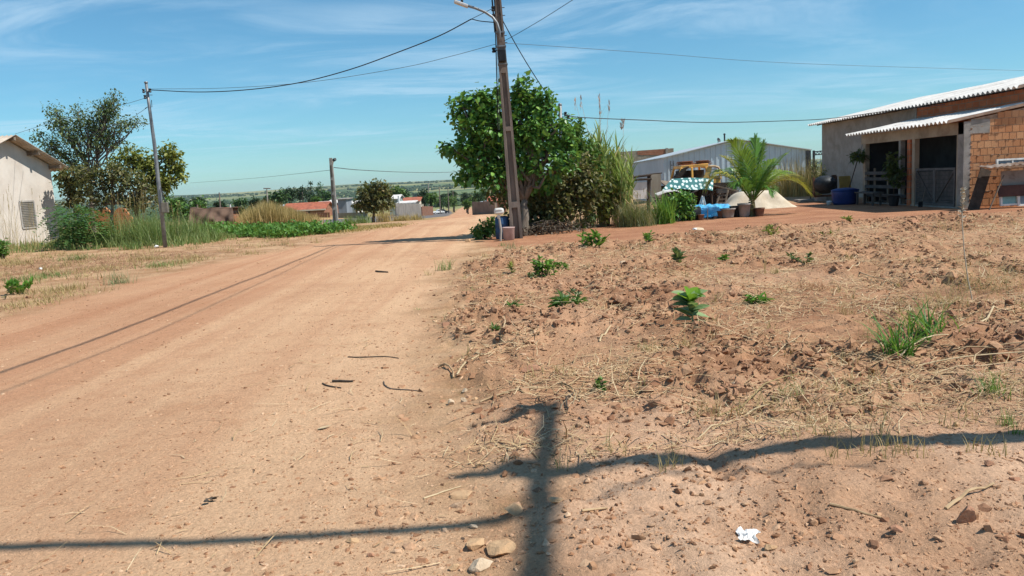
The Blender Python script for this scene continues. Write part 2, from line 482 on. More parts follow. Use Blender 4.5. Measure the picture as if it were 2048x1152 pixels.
def earth_mat():
    m, t, b, o = nt('earth')
    g = nd(t, 'ShaderNodeNewGeometry'); P = g.outputs['Position']
    def at(n): return nd(t, 'ShaderNodeAttribute', attribute_name=n).outputs['Fac']
    def st(s):
        mp = nd(t, 'ShaderNodeMapping'); mp.inputs['Scale'].default_value = s; t.links.new(P, mp.inputs['Vector']); return mp.outputs[0]
    big = noise(t, P, .22, 5, .6); mid = noise(t, P, 1.1, 7, .65); fin = noise(t, P, 9, 8, .72); gr = noise(t, P, 55, 6, .75)
    tr = noise(t, st((1.7, .05, 1)), 1, 5, .6, .6)
    trf = noise(t, st((7, .12, 1)), 1, 4, .6, .3)
    # road: packed orange dirt, paler and sandier towards its right edge, long streaks from wheels
    red = (.42, .215, .12); sand = (.565, .36, .215); pale = (.63, .425, .27)
    sx = nd(t, 'ShaderNodeSeparateXYZ'); t.links.new(P, sx.inputs[0])
    side = remap(t, math_(t, 'ADD', sx.outputs[0], math_(t, 'MULTIPLY', mid, 1.5)), -4.6, -.4)
    f = math_(t, 'ADD', math_(t, 'MULTIPLY', side, .55), math_(t, 'MULTIPLY', remap(t, tr, .34, .66), .55))
    road = mixc(t, f, red, sand)
    road = mixc(t, math_(t, 'MULTIPLY', remap(t, trf, .5, .75), .16), road, pale)
    road = mixc(t, math_(t, 'MULTIPLY', remap(t, noise(t, P, 2.3, 8, .75, .5), .5, .66), .38), road, (.38, .19, .10))
    road = mixc(t, math_(t, 'MULTIPLY', remap(t, noise(t, P, 95, 3, .6), .64, .72), .55), road, (.22, .105, .055))  # fine dark specks: shade of tiny pits put into the colour
    road = mixc(t, math_(t, 'MULTIPLY', remap(t, big, .45, .65), .35), road, (.33, .155, .08))
    # turned-over lot soil
    lot = mixc(t, remap(t, mid, .36, .64), (.25, .125, .068), (.41, .23, .13))
    lot = mixc(t, math_(t, 'MULTIPLY', remap(t, big, .42, .62), .5), lot, (.47, .285, .165))
    lot = mixc(t, math_(t, 'MULTIPLY', remap(t, fin, .52, .66), .55), lot, (.20, .10, .055))
    lot = mixc(t, at('packed'), lot, mixc(t, remap(t, mid, .4, .65), (.57, .37, .24), (.45, .27, .165)))
    drive = mixc(t, remap(t, mid, .35, .7), (.30, .14, .078), (.40, .205, .115))
    # verge: pale sand with brownish litter and thin grass
    ver = mixc(t, remap(t, mid, .38, .6), (.47, .30, .175), (.34, .195, .105))
    ver = mixc(t, math_(t, 'MULTIPLY', remap(t, fin, .5, .64), .5), ver, (.19, .13, .06))
    # town ground further off: dry grass
    town = mixc(t, remap(t, noise(t, P, .06, 6, .6), .4, .6), (.40, .24, .12), (.20, .18, .065))
    asp = mixc(t, remap(t, fin, .35, .7), (.11, .105, .105), (.17, .155, .15))
    # far fields and woods
    fn = noise(t, st((.0012, .0030, 0)), 1, 5, .55, .4); fw = noise(t, st((.0022, .0048, 0)), 1, 7, .62)
    field = mixc(t, remap(t, fn, .42, .58), (.12, .16, .065), (.26, .25, .11))
    field = mixc(t, remap(t, fw, .505, .55), field, (.032, .062, .030))
    c = mixc(t, at('far'), mixc(t, at('town'), ver, town), field)
    c = mixc(t, at('lot'), c, lot); c = mixc(t, at('drive'), c, drive); c = mixc(t, at('road'), c, road); c = mixc(t, at('asphalt'), c, asp)
    c = mixc(t, .55, c, mixc(t, remap(t, gr, .3, .7), (.42, .42, .42), (1.0, 1.0, 1.0)), 'MULTIPLY')
    c = mixc(t, .30, c, mixc(t, remap(t, fin, .3, .7), (.6, .58, .56), (1.0, 1.0, 1.0)), 'MULTIPLY')
    c = mixc(t, 1.0, c, (1.35, 1.35, 1.35), 'MULTIPLY')
    t.links.new(c, b.inputs['Base Color']); b.inputs['Roughness'].default_value = .95; b.inputs['Specular IOR Level'].default_value = .1
    hh = math_(t, 'ADD', math_(t, 'MULTIPLY', noise(t, P, 26, 8, .75), .7), math_(t, 'MULTIPLY', gr, .35))
    bump(t, b, hh, .75, .05)
    return m
EARTH = earth_mat()
rr = np.sqrt(XX ** 2 + YY ** 2).reshape(-1)
a_pack = ((1 - ss(VV[:, 1] + .6 * pn(VV[:, 0], VV[:, 1], 43), 4.2, 5.6)) * (.55 + .45 * ss(fbm(VV[:, 0] * .8, VV[:, 1] * .8, 44, 3), -.3, .2)) + .28 * ss(fbm(VV[:, 0] * .35, VV[:, 1] * .35, 45, 3), .1, .35)).clip(0, 1)
a_far = ss(rr, 330, 640) * (VV[:, 1] > 0); a_town = ss(rr, 38, 75)
fcls = np.zeros((NY - 1, NX - 1), int)
def fc(q): q = q.reshape(NY, NX); return (q[:-1, :-1] + q[1:, 1:] + q[:-1, 1:] + q[1:, :-1]) / 4
fcls[fc(kl) > .5] = 4
fcls[fc(kd) > .5] = 2; fcls[fc(kr) > .5] = 1; fcls[fc(ka) > .5] = 3
fcls[(fc(rr) > 650) & (fc(YY) > 0)] = 5
ii = np.arange(NX * NY).reshape(NY, NX)
quads = np.stack([ii[:-1, :-1], ii[:-1, 1:], ii[1:, 1:], ii[1:, :-1]], -1)
for k, nm in enumerate(['ground', 'dirt_road', 'driveway', 'asphalt_road', 'dug_soil', 'hills']):
    q = quads[fcls == k]
    if not len(q): continue
    u, inv = np.unique(q, return_inverse=True)
    mb = MB(); mb.add(VV[u], inv.reshape(-1, 4))
    ob = mb.build(nm, EARTH, smooth=True); ob['kind'] = 'structure'
    lab = ['bare sandy and weedy ground either side of the road', 'orange packed dirt road running away down the slope', 'smooth reddish earth driveway in front of the brick house', 'grey asphalt road joining the dirt road further down', 'turned over reddish soil of the empty lot by the road', 'far hills with fields and strips of dark woods'][k]
    ob['label'] = lab
    for an, arr in (('road', kr), ('lot', kl), ('drive', kd), ('asphalt', ka), ('far', a_far), ('town', a_town), ('packed', a_pack)):
        at = ob.data.attributes.new(an, 'FLOAT', 'POINT'); at.data.foreach_set('value', arr[u].astype(np.float32))
    # validate() may drop nothing: vertex order is kept
del VV, quads, XX, YY, ZZ

# ------------------------------------------------------------------ loose matter on the ground (beyond counting)
def islemat(name, cols, rough=.9, pos=None):
    m, t, b, o = nt(name)
    g = nd(t, 'ShaderNodeNewGeometry'); r = nd(t, 'ShaderNodeValToRGB')
    n = len(cols)
    r.color_ramp.elements[0].color = c4(cols[0]); r.color_ramp.elements[1].color = c4(cols[-1])
    for i in range(1, n - 1): e = r.color_ramp.elements.new(i / (n - 1)); e.color = c4(cols[i])
    t.links.new(g.outputs['Random Per Island'], r.inputs[0])
    c = mixc(t, .5, r.outputs[0], mixc(t, remap(t, noise(t, g.outputs['Position'], 40, 5, .7), .3, .7), (.5, .48, .46), (1.1, 1.1, 1.1)), 'MULTIPLY')
    t.links.new(c, b.inputs['Base Color']); b.inputs['Roughness'].default_value = rough; b.inputs['Specular IOR Level'].default_value = .15
    bump(t, b, noise(t, g.outputs['Position'], 70, 5, .7), .5, .01)
    return m
CLOD = islemat('clod_soil', [(.28, .14, .077), (.42, .235, .135), (.56, .35, .21), (.36, .19, .105)])
CLODD = islemat('turned_clod', [(.25, .125, .07), (.36, .195, .115), (.44, .26, .15), (.28, .14, .077)])
PEB = islemat('road_pebble', [(.52, .31, .175), (.24, .12, .065), (.42, .23, .125), (.62, .42, .27), (.36, .18, .095), (.55, .36, .22)])
STRAW = islemat('dry_straw', [(.60, .44, .24), (.47, .31, .16), (.70, .55, .34), (.33, .20, .105), (.53, .38, .20)], .7)
WEED = leafm('weed_green', (.09, .15, .03), (.22, .26, .07), tr=.3)
DRYG = leafm('dry_grass', (.30, .22, .09), (.50, .38, .18), tr=.25, rough=.7)

def scat(n, y0, y1, pw, zone, lo=.4, xl=None, clump=0., cs=1.):
    """random spots in the view with density falling with distance, kept inside one zone"""
    out = []; got = 0
    while got < n:
        u = rng.random(n * 3); e = 1 - pw
        y = (y0 ** e + u * (y1 ** e - y0 ** e)) ** (1 / e)
        x = rng.uniform(-.72, .72, n * 3) * y
        if xl: x = rng.uniform(xl[0], xl[1], n * 3)
        z = zones(x, y)
        w = {'road': z[0], 'lot': z[1], 'drive': z[2], 'rest': 1 - z[0] - z[1] - z[2] - z[3]}[zone]
        k = rng.random(n * 3) < w
        if clump: k &= (pn(x / cs, y / cs, 51) + rng.normal(0, .25, len(x))) > clump
        out.append(np.stack([x[k], y[k]], 1)); got += k.sum()
        if len(out) > 40: break
    p = np.concatenate(out)[:n]
    return p
def on(p, dz=0.): return np.column_stack([p, hgt(p[:, 0], p[:, 1]) + dz])

# clods of the lot: crumbs everywhere, lumps gathered where the soil was turned
mb = MB()
p = scat(24000, 2.4, 20, .97, 'lot', clump=-.25, cs=.4); s = .0016 + .007 * rng.random(len(p)) ** 4 + .0009 * p[:, 1]
stones(mb, on(p) - np.column_stack([0 * s, 0 * s, .25 * s]), s, .7, jit=.36)
tag(mb.build('soil_crumbs', CLOD), 'fine pale soil crumbs strewn over the whole lot', 'crumbs', kind='stuff')
mb = MB()
lump_at = lambda p: ss(fbm(p[:, 0] * .45 + 7, p[:, 1] * .45, 40, 2) + .35 * pn(p[:, 0] * 2.2, p[:, 1] * 2.2, 42), -.25, .30)
p = scat(22000, 4.4, 21, .35, 'lot'); p = p[rng.random(len(p)) < lump_at(p) ** 1.5]; s = .007 + .026 * rng.random(len(p)) ** 3 + .0011 * p[:, 1]
stones(mb, on(p) - np.column_stack([0 * s, 0 * s, .3 * s]), s, .75, jit=.36)
p = scat(1700, 4.8, 20, .15, 'lot'); p = p[rng.random(len(p)) < lump_at(p) ** 2]; s = .024 + .05 * rng.random(len(p)) ** 2.5
stones(mb, on(p) - np.column_stack([0 * s, 0 * s, .4 * s]), s, .7, jit=.33)
p = np.column_stack([rng.normal(2.15, .5, 500), rng.normal(2.75, .25, 500)]); s = .005 + .026 * rng.random(500) ** 3
stones(mb, on(p) - np.column_stack([0 * s, 0 * s, .35 * s]), s, .75, jit=.34)
tag(mb.build('soil_rubble', CLODD), 'loose reddish brown soil clods turned up over the lot', 'rubble', kind='stuff')
# pebbles of the road and verge
mb = MB()
p = scat(15000, 2.5, 18, 1.25, 'road'); keep = rng.random(len(p)) < (.30 + .70 * ss(p[:, 0] + .25 * pn(p[:, 0], p[:, 1], 8) * 3, -3.2, -.3)); p = p[keep]
s = .0022 + .010 * rng.random(len(p)) ** 5 + .00042 * p[:, 1]
stones(mb, on(p), s, .6)
p = scat(1500, 2.5, 12, .9, 'lot', xl=(-1.2, 1.2)); s = .006 + .016 * rng.random(len(p)) ** 3
stones(mb, on(p, .003), s, .65)
p = np.column_stack([rng.normal(-.35, .35, 900), 3 + 14 * rng.random(900) ** 1.4]); s = .007 + .022 * rng.random(900) ** 3 + .0008 * p[:, 1]
stones(mb, on(p) - np.column_stack([0 * s, 0 * s, .35 * s]), s, .7, jit=.34)
p = scat(900, 8, 30, .6, 'rest', xl=(-13, -5.5)); s = .012 + .03 * rng.random(len(p)) ** 3
stones(mb, on(p), s, .6)
tag(mb.build('road_gravel', PEB), 'small sandy pebbles scattered over the dirt road', 'gravel', kind='stuff')

def straw_mb(p, L, W, up=.25):
    mb = MB(); n = len(p)
    a = rng.uniform(0, math.pi * 2, n); el = np.abs(rng.normal(0, up, n))
    d = np.stack([np.cos(a) * np.cos(el), np.sin(a) * np.cos(el), np.sin(el)], 1); s = np.stack([-np.sin(a), np.cos(a), np.zeros(n)], 1)
    q = on(p, .006); b = d.copy(); b[:, 2] -= .25 * rng.random(n)
    L = L[:, None]; W = W[:, None]; up3 = np.array([0, 0, 1.]) * W * .5
    m1 = q + d * L * .5; e2 = m1 + (d * .8 + nrm(b) * .2 + s * rng.normal(0, .5, (n, 1))) * L * .5
    V = np.stack([q - s * W, q + up3, q + s * W, m1 - s * W, m1 + up3, m1 + s * W, e2 - s * W * .4, e2 + up3 * .5, e2 + s * W * .4], 1).reshape(-1, 3)
    k = np.arange(n)[:, None] * 9
    mb.add(V, np.concatenate([k + np.array(f) for f in [(0, 1, 4, 3), (1, 2, 5, 4), (3, 4, 7, 6), (4, 5, 8, 7)]]))
    return mb
p = np.concatenate([scat(15000, 4.0, 18, .6, 'lot', clump=.02, cs=1.1), scat(700, 4.5, 15, .5, 'lot'), scat(120, 3, 8, .8, 'road', xl=(-2.2, -.2))])
L = .035 + .20 * rng.random(len(p)) ** 3.2 + .004 * p[:, 1]; W = .0009 + .0016 * rng.random(len(p)) + .00026 * p[:, 1]
tag(straw_mb(p, L, W).build('straw_litter', STRAW), 'dry straw and stalk litter lying over the dug lot', 'straw', kind='stuff')
# thin low grass of the lot and of the verges
mb = MB()
p = scat(150, 3.5, 18, .4, 'lot', clump=.1, cs=1.1)
q = np.repeat(p, 12, 0) + rng.normal(0, .035, (len(p) * 12, 2)); n = len(q)
blades(mb, on(q, -.004), .05 + .10 * rng.random(n), .02 + .07 * rng.random(n), .004 + .0004 * q[:, 1])
p = scat(420, 8, 30, .2, 'rest', xl=(-17, -5.5), clump=.02, cs=1.4)
q = np.repeat(p, 16, 0) + rng.normal(0, .10, (len(p) * 16, 2)); n = len(q)
blades(mb, on(q, -.004), .04 + .14 * rng.random(n), .03 + .10 * rng.random(n), .008 + .0003 * q[:, 1])
tag(mb.build('dry_grass', DRYG), 'thin dry grass growing in patches over the bare soil', 'grass', kind='stuff')
# ================================================================== materials for the things
BARK = pm('bark_grey', (.20, .165, .13), (.11, .085, .065), 9, .9, .6, 40, stretch=(1, 1, .3))
BARKD = pm('bark_dark', (.10, .075, .055), (.05, .04, .03), 9, .9, .6, 40, stretch=(1, 1, .3))
CONC = pm('pole_concrete', (.22, .175, .145), (.14, .112, .094), 4, .9, .4, 50, stretch=(1, 1, .25), stain=(.09, .07, .06), sscale=2, samt=.5)
CONCG = pm('grey_concrete', (.33, .305, .275), (.23, .21, .185), 3, .9, .4, 45, stain=(.15, .13, .11), sscale=1.5, samt=.5)
STEEL = pm('galvanised_steel', (.26, .275, .285), (.17, .18, .19), 6, .5, 0, metal=.5)
DSTEEL = pm('dark_metal', (.05, .055, .06), (.025, .028, .03), 6, .55, 0, metal=.4)
BLACKP = pm('black_plastic', (.018, .02, .024), (.01, .011, .013), 4, .5)
CABLE = pm('black_cable', (.02, .02, .023), (.012, .012, .014), 4, .6)
CABLEG = pm('grey_cable', (.09, .095, .10), (.06, .06, .065), 4, .6)
WHITEP = pm('white_plastic', (.72, .71, .68), (.52, .50, .47), 6, .5, stain=(.35, .28, .2), sscale=4, samt=.6)
PLAST = pm('pale_render', (.62, .565, .50), (.53, .475, .415), 1.1, .92, .25, 40, stretch=(1, 1, .9), stain=(.42, .34, .27), sscale=.7, samt=.25)
GPLAST = pm('grey_render', (.36, .315, .275), (.27, .235, .205), 1.3, .92, .25, 40, stain=(.16, .13, .10), sscale=.9, samt=.5)
BEIGE = pm('beige_render', (.42, .34, .25), (.30, .23, .165), 1.6, .9, .3, 40, stain=(.2, .12, .08), sscale=1.5, samt=.5)
ASBEST = pm('fibre_cement', (.72, .69, .645), (.54, .515, .48), 1.6, .9, .3, 40, stain=(.22, .19, .165), sscale=1.1, samt=.55)
def brickm(name, a, b2, mortar, bw=.39, bh=.20, ms=.012):
    m, t, b, o = nt(name)
    tc = nd(t, 'ShaderNodeTexCoord'); s = nd(t, 'ShaderNodeSeparateXYZ'); t.links.new(tc.outputs['Object'], s.inputs[0])
    cb = nd(t, 'ShaderNodeCombineXYZ'); t.links.new(math_(t, 'ADD', s.outputs[0], s.outputs[1]), cb.inputs[0]); t.links.new(s.outputs[2], cb.inputs[1])
    br = nd(t, 'ShaderNodeTexBrick'); t.links.new(cb.outputs[0], br.inputs['Vector'])
    br.inputs['Color1'].default_value = c4(a); br.inputs['Color2'].default_value = c4(b2); br.inputs['Mortar'].default_value = c4(mortar)
    br.inputs['Scale'].default_value = 1; br.inputs['Mortar Size'].default_value = ms; br.inputs['Brick Width'].default_value = bw; br.inputs['Row Height'].default_value = bh
    c = mixc(t, .5, br.outputs[0], mixc(t, remap(t, noise(t, tc.outputs['Object'], 3, 7, .7), .3, .7), (.55, .5, .48), (1.1, 1.1, 1.1)), 'MULTIPLY')
    t.links.new(c, b.inputs['Base Color']); b.inputs['Roughness'].default_value = .9; b.inputs['Specular IOR Level'].default_value = .15
    bump(t, b, math_(t, 'SUBTRACT', noise(t, tc.outputs['Object'], 40, 4), br.outputs[1]), .6, .012)
    return m
BRICK = brickm('hollow_brick', (.60, .20, .095), (.50, .155, .07), (.30, .22, .16))
BRICKF = brickm('far_brick', (.36, .15, .085), (.28, .12, .07), (.3, .23, .18))
BRICKS = islemat('single_bricks', [(.58, .28, .135), (.50, .22, .10), (.62, .33, .17), (.54, .25, .115)])
MORTAR = pm('mortar', (.44, .30, .20), (.24, .16, .11), 8, .95, .6, 50)
TILE = pm('roof_tile', (.42, .135, .075), (.30, .09, .05), 2.2, .85, .3, 30, stain=(.13, .06, .04), sscale=.9, samt=.6)
ZINC = pm('zinc_sheet', (.46, .56, .62), (.40, .49, .55), .35, .5, 0, metal=.1, stain=(.28, .26, .24), sscale=.5, samt=.4)
ZINCL = pm('pale_zinc_roof', (.50, .54, .56), (.42, .46, .48), .3, .5, metal=.25)
WOOD = pm('weathered_wood', (.24, .19, .14), (.13, .10, .075), 5, .9, .5, 30, stretch=(1, 1, .25))
WOODG = pm('grey_boards', (.095, .085, .08), (.06, .055, .05), 5, .85, .4, 30)
DARKW = pm('dark_wood', (.07, .05, .038), (.035, .026, .02), 5, .9, .4, 30)
ROCKM = islemat('quarried_rock', [(.50, .36, .235), (.56, .43, .30), (.45, .30, .19)])
def rockmat(name, a, b2): return pm(name, a, b2, 5, .92, .7, 22, stain=tuple(q * .6 for q in a), sscale=3, samt=.5)
ROCKP = rockmat('pale_rock', (.60, .47, .33), (.46, .33, .21)); ROCKR = rockmat('reddish_rock', (.40, .21, .125), (.30, .145, .085)); ROCKO = rockmat('ochre_rock', (.52, .34, .19), (.40, .23, .12))
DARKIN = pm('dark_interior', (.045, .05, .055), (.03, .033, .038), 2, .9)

def ext(px0, py0, px1, py1, Y):
    """middle point, width and height of a photo rectangle seen at depth Y"""
    c = D((px0 + px1) / 2, (py0 + py1) / 2, Y); s = Y / F
    return c, (px1 - px0) * s, (py1 - py0) * s
def gp(px, Y):
    """ground point under photo column px at depth Y"""
    x = D(px, 440, Y)[0]; return np.array([x, Y, gz(x, Y)])
def gpp(px, py):
    x, y = G(px, py); return np.array([x, y, gz(x, y)])

# ================================================================== brick house on the right
HZ = 0.0
hr = thing('brick_house', 'long low brick house with corrugated roofs and a shaded porch', 'house', (15, 23, HZ))
WX, PX, YS, YN, PN = 15.0, 13.0, 23.0, 38.4, 29.6
mb = MB(); mb.span((WX, YS + .02, -.3), (WX + .18, PN, 3.32)); mb.build('brick_wall', BRICK, hr)
mb = MB(); mb.span((WX - .02, PN, -.3), (WX + .18, YN, 3.32)); mb.span((WX, YN - .18, -.3), (22.5, YN, 3.32)); mb.build('plastered_wall', GPLAST, hr)
mb = MB(); mb.prism([(WX + .18, YS + .02, -.3), (23, YS + .02, -.3), (23, YS + .02, 3.5), (19.3, YS + .02, 4.28), (WX + .18, YS + .02, 3.4)], (0, .18, 0)); mb.build('gable_wall', BRICK, hr)
mb = MB(); mb.corr((14.46, 22.9, 3.35), (0, 15.9, 0), (4.9, 0, .92), 64, .042, .014, nv=3, jit=.02); mb.corr((24.0, 22.5, 3.36), (0, 16.3, 0), (-4.6, 0, .92), 64, .042, .014); mb.build('main_roof', ASBEST, hr)
mb = MB(); mb.span((WX - .05, YS, 3.325), (WX + .1, YN, 3.385))
for i in range(9): mb.bar((14.6, 22.8 + i * 1.9, 3.30), (16.5, 22.8 + i * 1.9, 3.66), .05, .07)
mb.build('rafters', DARKW, hr)
# porch
mb = MB(); mb.corr((12.50, 22.92, 2.49), (0, 6.9, 0), (2.5, 0, .42), 30, .042, .014, nv=3, jit=.03); mb.build('porch_roof', ASBEST, hr)
mb = MB(); mb.span((PX - .02, YS - .0, 2.12), (PX + .16, PN, 2.46)); mb.build('porch_beam', BEIGE, hr)
mb = MB(); mb.span((PX - .02, YS - .03, -.2), (PX + .17, YS + .268, 2.46)); mb.build('corner_column', CONCG, hr)
for y, w, mt in ((23.32, .10, BEIGE), (25.85, .17, BEIGE), (26.15, .20, BRICK), (26.75, .14, CONCG), (29.4, .2, BEIGE)):
    mb = MB(); mb.span((PX, y - w / 2, -.2), (PX + .15, y + w / 2, 2.12)); mb.build('post', mt, hr)
mb = MB(); mb.span((WX - .06, PN - .05, 0), (WX - .025, YS + .3, 2.4)); mb.span((PX + .1, PN - .1, 0), (WX - .06, PN, 2.5)); mb.build('shade_dark_wall', DARKIN, hr)  # dark colour stands in for porch shade over the brickwork
mb = MB(); mb.span((WX - .09, 24.0, .05), (WX - .062, 24.9, 2.05)); mb.build('doorway_shade', pm('doorway_dark', (.02, .02, .03), (.015, .015, .02), 3, .6), hr)  # near-black slab stands in for the dark room behind an open doorway
mb = MB(); mb.span((PX + .02, YS + .2, -.1), (WX, PN, .05)); mb.build('porch_floor', CONCG, hr)
# sunlit end wall of the porch: hollow bricks laid roughly, some proud of the others
mb = MB(); bx0 = PX + .17
row = 0; z = -.12
while z < 2.75:
    x = bx0 + (.0 if row % 2 else -.09); hb = .19
    while x < WX + 1.6:
        w = .185 + rng.normal(0, .006); x1 = max(x, bx0 + .004 * rng.random())
        lim = 2.50 + (x - 12.56) * .168 - .06
        if z + hb < lim + .06 and x + w - x1 > .05:
            d = abs(rng.normal(0, .0022)); tp = min(z + hb - .008 + rng.normal(0, .003), lim)
            mb.box(((x1 + x + w) / 2, YS + .07 - d, (z + tp) / 2), (x + w - x1, .14, tp - z), rng.normal(0, .006), 0, rng.normal(0, .003))
        x += w + .011 + abs(rng.normal(0, .004))
    z += hb + .013; row += 1
wl = mb.build('porch_end_wall', BRICKS, hr)
mb = MB(); mb.prism([(PX + .2, YS + .010, -.3), (WX + 1.7, YS + .010, -.3), (WX + 1.7, YS + .010, 3.08), (PX + .2, YS + .010, 2.52)], (0, .12, 0))
for i in range(70):                                              # mortar squeezed out of the joints
    x = rng.uniform(bx0, WX + .4); r = rng.integers(0, 13); zq = -.12 + r * .203 - .007
    if zq < 2.45: mb.box((x, YS + .0, zq), (rng.uniform(.03, .12), .022 + .02 * rng.random(), .012 + .008 * rng.random()), 0, 0, rng.normal(0, .1))
for i in range(14): mb.box((bx0 + .01, YS - .01, -.1 + i * .18 + rng.normal(0, .03)), (.05, .05, .07), 0, .4, .5)
m2 = mb.build('mortar', MORTAR, wl)
mb = MB(); mb.span((PX + .18, YS - .012, 2.12), (PX + .72, YS + .05, 2.50)); mb.build('cement_patch', CONCG, hr)

# gate in the porch opening, two leaves with diagonal braces
for (y0, y1) in ((23.5, 24.62), (24.64, 25.76)):
    g = thing('porch_gate', 'grey board gate leaf with diagonal brace, %s the brick end wall' % ('nearest' if y0 < 24 else 'one leaf away from'), 'gate', (PX + .07, y0, .05), 'gate leaves closing the porch opening')
    mb = MB()
    z = .1
    while z < 1.1: mb.span((PX + .06, y0 + .04, z), (PX + .08, y1 - .04, z + .115)); z += .125
    mb.build('boards', WOODG, g)
    mb = MB()
    for z in (.06, 1.12): mb.span((PX + .03, y0, z), (PX + .058, y1, z + .07))
    for y in (y0, y1 - .05): mb.span((PX + .03, y, .13), (PX + .058, y + .05, 1.12))
    mb.build('frame', pm('gate_frame', (.13, .12, .115), (.09, .085, .08), 5, .7), g)
    mb = MB(); a, b = ((y0 + .06, y1 - .06) if y0 > 24 else (y1 - .06, y0 + .06))
    mb.bar((PX + .045, a, .16), (PX + .045, b, 1.1), .05, .02, (1, 0, 0)); mb.build('brace', WOODG, g)
# board railing and clutter in the left opening
g = thing('board_railing', 'weathered board railing across the far porch opening', 'railing', (PX + .05, 27, .05))
mb = MB()
for z in (.25, .55, .82, 1.02): mb.span((PX - .02, 26.3, z), (PX + .02, 29.3, z + .11))
mb.build('boards', WOODG, g)
for y in (26.5, 27.6, 28.6, 29.2): mb = MB(); mb.span((PX + .022, y, .05), (PX + .07, y + .08, 1.25)); mb.build('post', WOOD, g)
t = thing('wooden_bench', 'rough wooden bench standing in the shade before the porch railing', 'bench', (12.55, 28, 0))
mb = MB(); mb.box((12.5, 27.9, .43), (.36, 1.5, .05)); mb.build('seat', WOODG, t)
for sx in (-.13, .13):
    for sy in (-.6, .6): mb = MB(); mb.box((12.5 + sx, 27.9 + sy, .2), (.06, .06, .41)); mb.build('leg', WOODG, t)
t = thing('porch_plant', 'dark leafy plant in a pot standing before the porch pillar', 'plant', (12.7, 26.5, 0))
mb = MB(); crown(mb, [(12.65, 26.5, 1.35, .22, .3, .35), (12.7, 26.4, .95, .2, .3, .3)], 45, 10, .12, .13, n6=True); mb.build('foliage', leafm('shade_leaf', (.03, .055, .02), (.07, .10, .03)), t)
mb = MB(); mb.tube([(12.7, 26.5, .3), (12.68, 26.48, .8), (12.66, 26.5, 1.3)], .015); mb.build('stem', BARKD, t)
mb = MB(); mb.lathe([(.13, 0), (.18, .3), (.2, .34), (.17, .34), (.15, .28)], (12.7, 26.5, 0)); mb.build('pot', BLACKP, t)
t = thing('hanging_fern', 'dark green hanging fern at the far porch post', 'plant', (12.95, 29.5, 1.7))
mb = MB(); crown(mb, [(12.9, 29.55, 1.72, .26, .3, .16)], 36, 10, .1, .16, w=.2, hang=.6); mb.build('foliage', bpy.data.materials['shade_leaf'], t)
mb = MB(); mb.lathe([(.08, 1.55), (.14, 1.7), (.14, 1.72), (.05, 1.7)], (12.9, 29.55, 0)); mb.tube([(12.9, 29.55, 1.7), (12.98, 29.5, 2.14)], .006, 5); mb.build('basket', BLACKP, t)
t = thing('long_pole', 'thin dark pole leaning on the far porch post', 'pole', (12.6, 29.7, 0)); mb = MB(); mb.tube([(12.5, 29.9, 0), (12.93, 29.7, 1.7)], .018); mb.build('shaft', DARKW, t)
# things in the shade by the house
t = thing('dark_drum', 'black round bellied mixer drum on blocks at the corner of the house', 'drum')if False else None
t = thing('mixer_drum', 'black round bellied mixer drum resting on pale blocks', 'drum', gp(1650, 32.0))
b = np.array(WL[t.name]); o = b + (0, 0, .66)
mb = MB(); mb.lathe([(.16, -.34), (.38, -.2), (.45, -.05), (.46, .12), (.44, .2), (.24, .33), (.12, .37), (.1, .33)], o, 22); mb.build('drum', DSTEEL, t, smooth=True)
mb = MB(); mb.box(o + (-.44, 0, -.05), (.06, .1, .75)); mb.box(o + (.44, 0, -.05), (.06, .1, .75)); mb.box(o + (0, 0, -.42), (.95, .12, .08)); mb.box(o + (.36, 0, .3), (.16, .12, .16)); mb.build('cradle', pm('rust', (.17, .08, .045), (.09, .045, .03), 6, .9), t)
mb = MB(); mb.box(o + (-.2, 0, -.54), (.35, .3, .16)); mb.box(o + (.25, .02, -.54), (.3, .3, .16)); mb.build('blocks', CONCG, t)
c, w, h = ext(1679, 350, 1702, 376, 33.)
t = thing('yellow_board', 'mustard yellow board leaning against the grey house wall', 'board', (c[0], c[1], 0)); mb = MB(); mb.box((c[0], c[1], h * .9), (w, .03, h * 1.8), 0, -.15); mb.build('panel', pm('mustard', (.42, .25, .06), (.32, .18, .045), 4, .7), t)
c, w, h = ext(1664, 372, 1716, 405, 29.2)
t = thing('blue_water_tank', 'round blue plastic water tank in the shade beside the porch', 'tank', (c[0], c[1], 0))
mb = MB(); mb.lathe([(.38, 0), (.43, .08), (.46, .44), (.47, .48), (.45, .5), (.40, .48)], (c[0], c[1], 0), 26); mb.build('tub', pm('blue_plastic', (.014, .038, .17), (.01, .028, .12), 3, .5), t, smooth=True)
mb = MB(); mb.lathe([(.48, .5), (.48, .53), (.3, .58), (.12, .60), (.12, .58)], (c[0], c[1], 0), 26); mb.build('lid', bpy.data.materials['blue_plastic'], t, smooth=True)
b = gp(1658, 29.4)
t = thing('white_sack', 'small white sack dropped on the ground beside the blue tank', 'sack', b); mb = MB(); mb.add(cut_stone(5, (.15, .11, .09), 7) + b + (0, 0, .07), IF2); mb.build('bag', WHITEP, t, smooth=True)
b = gp(1842, 25.0)
t = thing('hoe_head', 'old hoe with wooden handle leaning by the porch gate', 'tool', b); mb = MB(); mb.tube([b + (0, 0, .05), b + (.3, .3, .62)], .014); mb.build('handle', WOOD, t); mb = MB(); mb.box(b + (-.03, 0, .09), (.16, .03, .17), .3); mb.build('blade', DSTEEL, t)

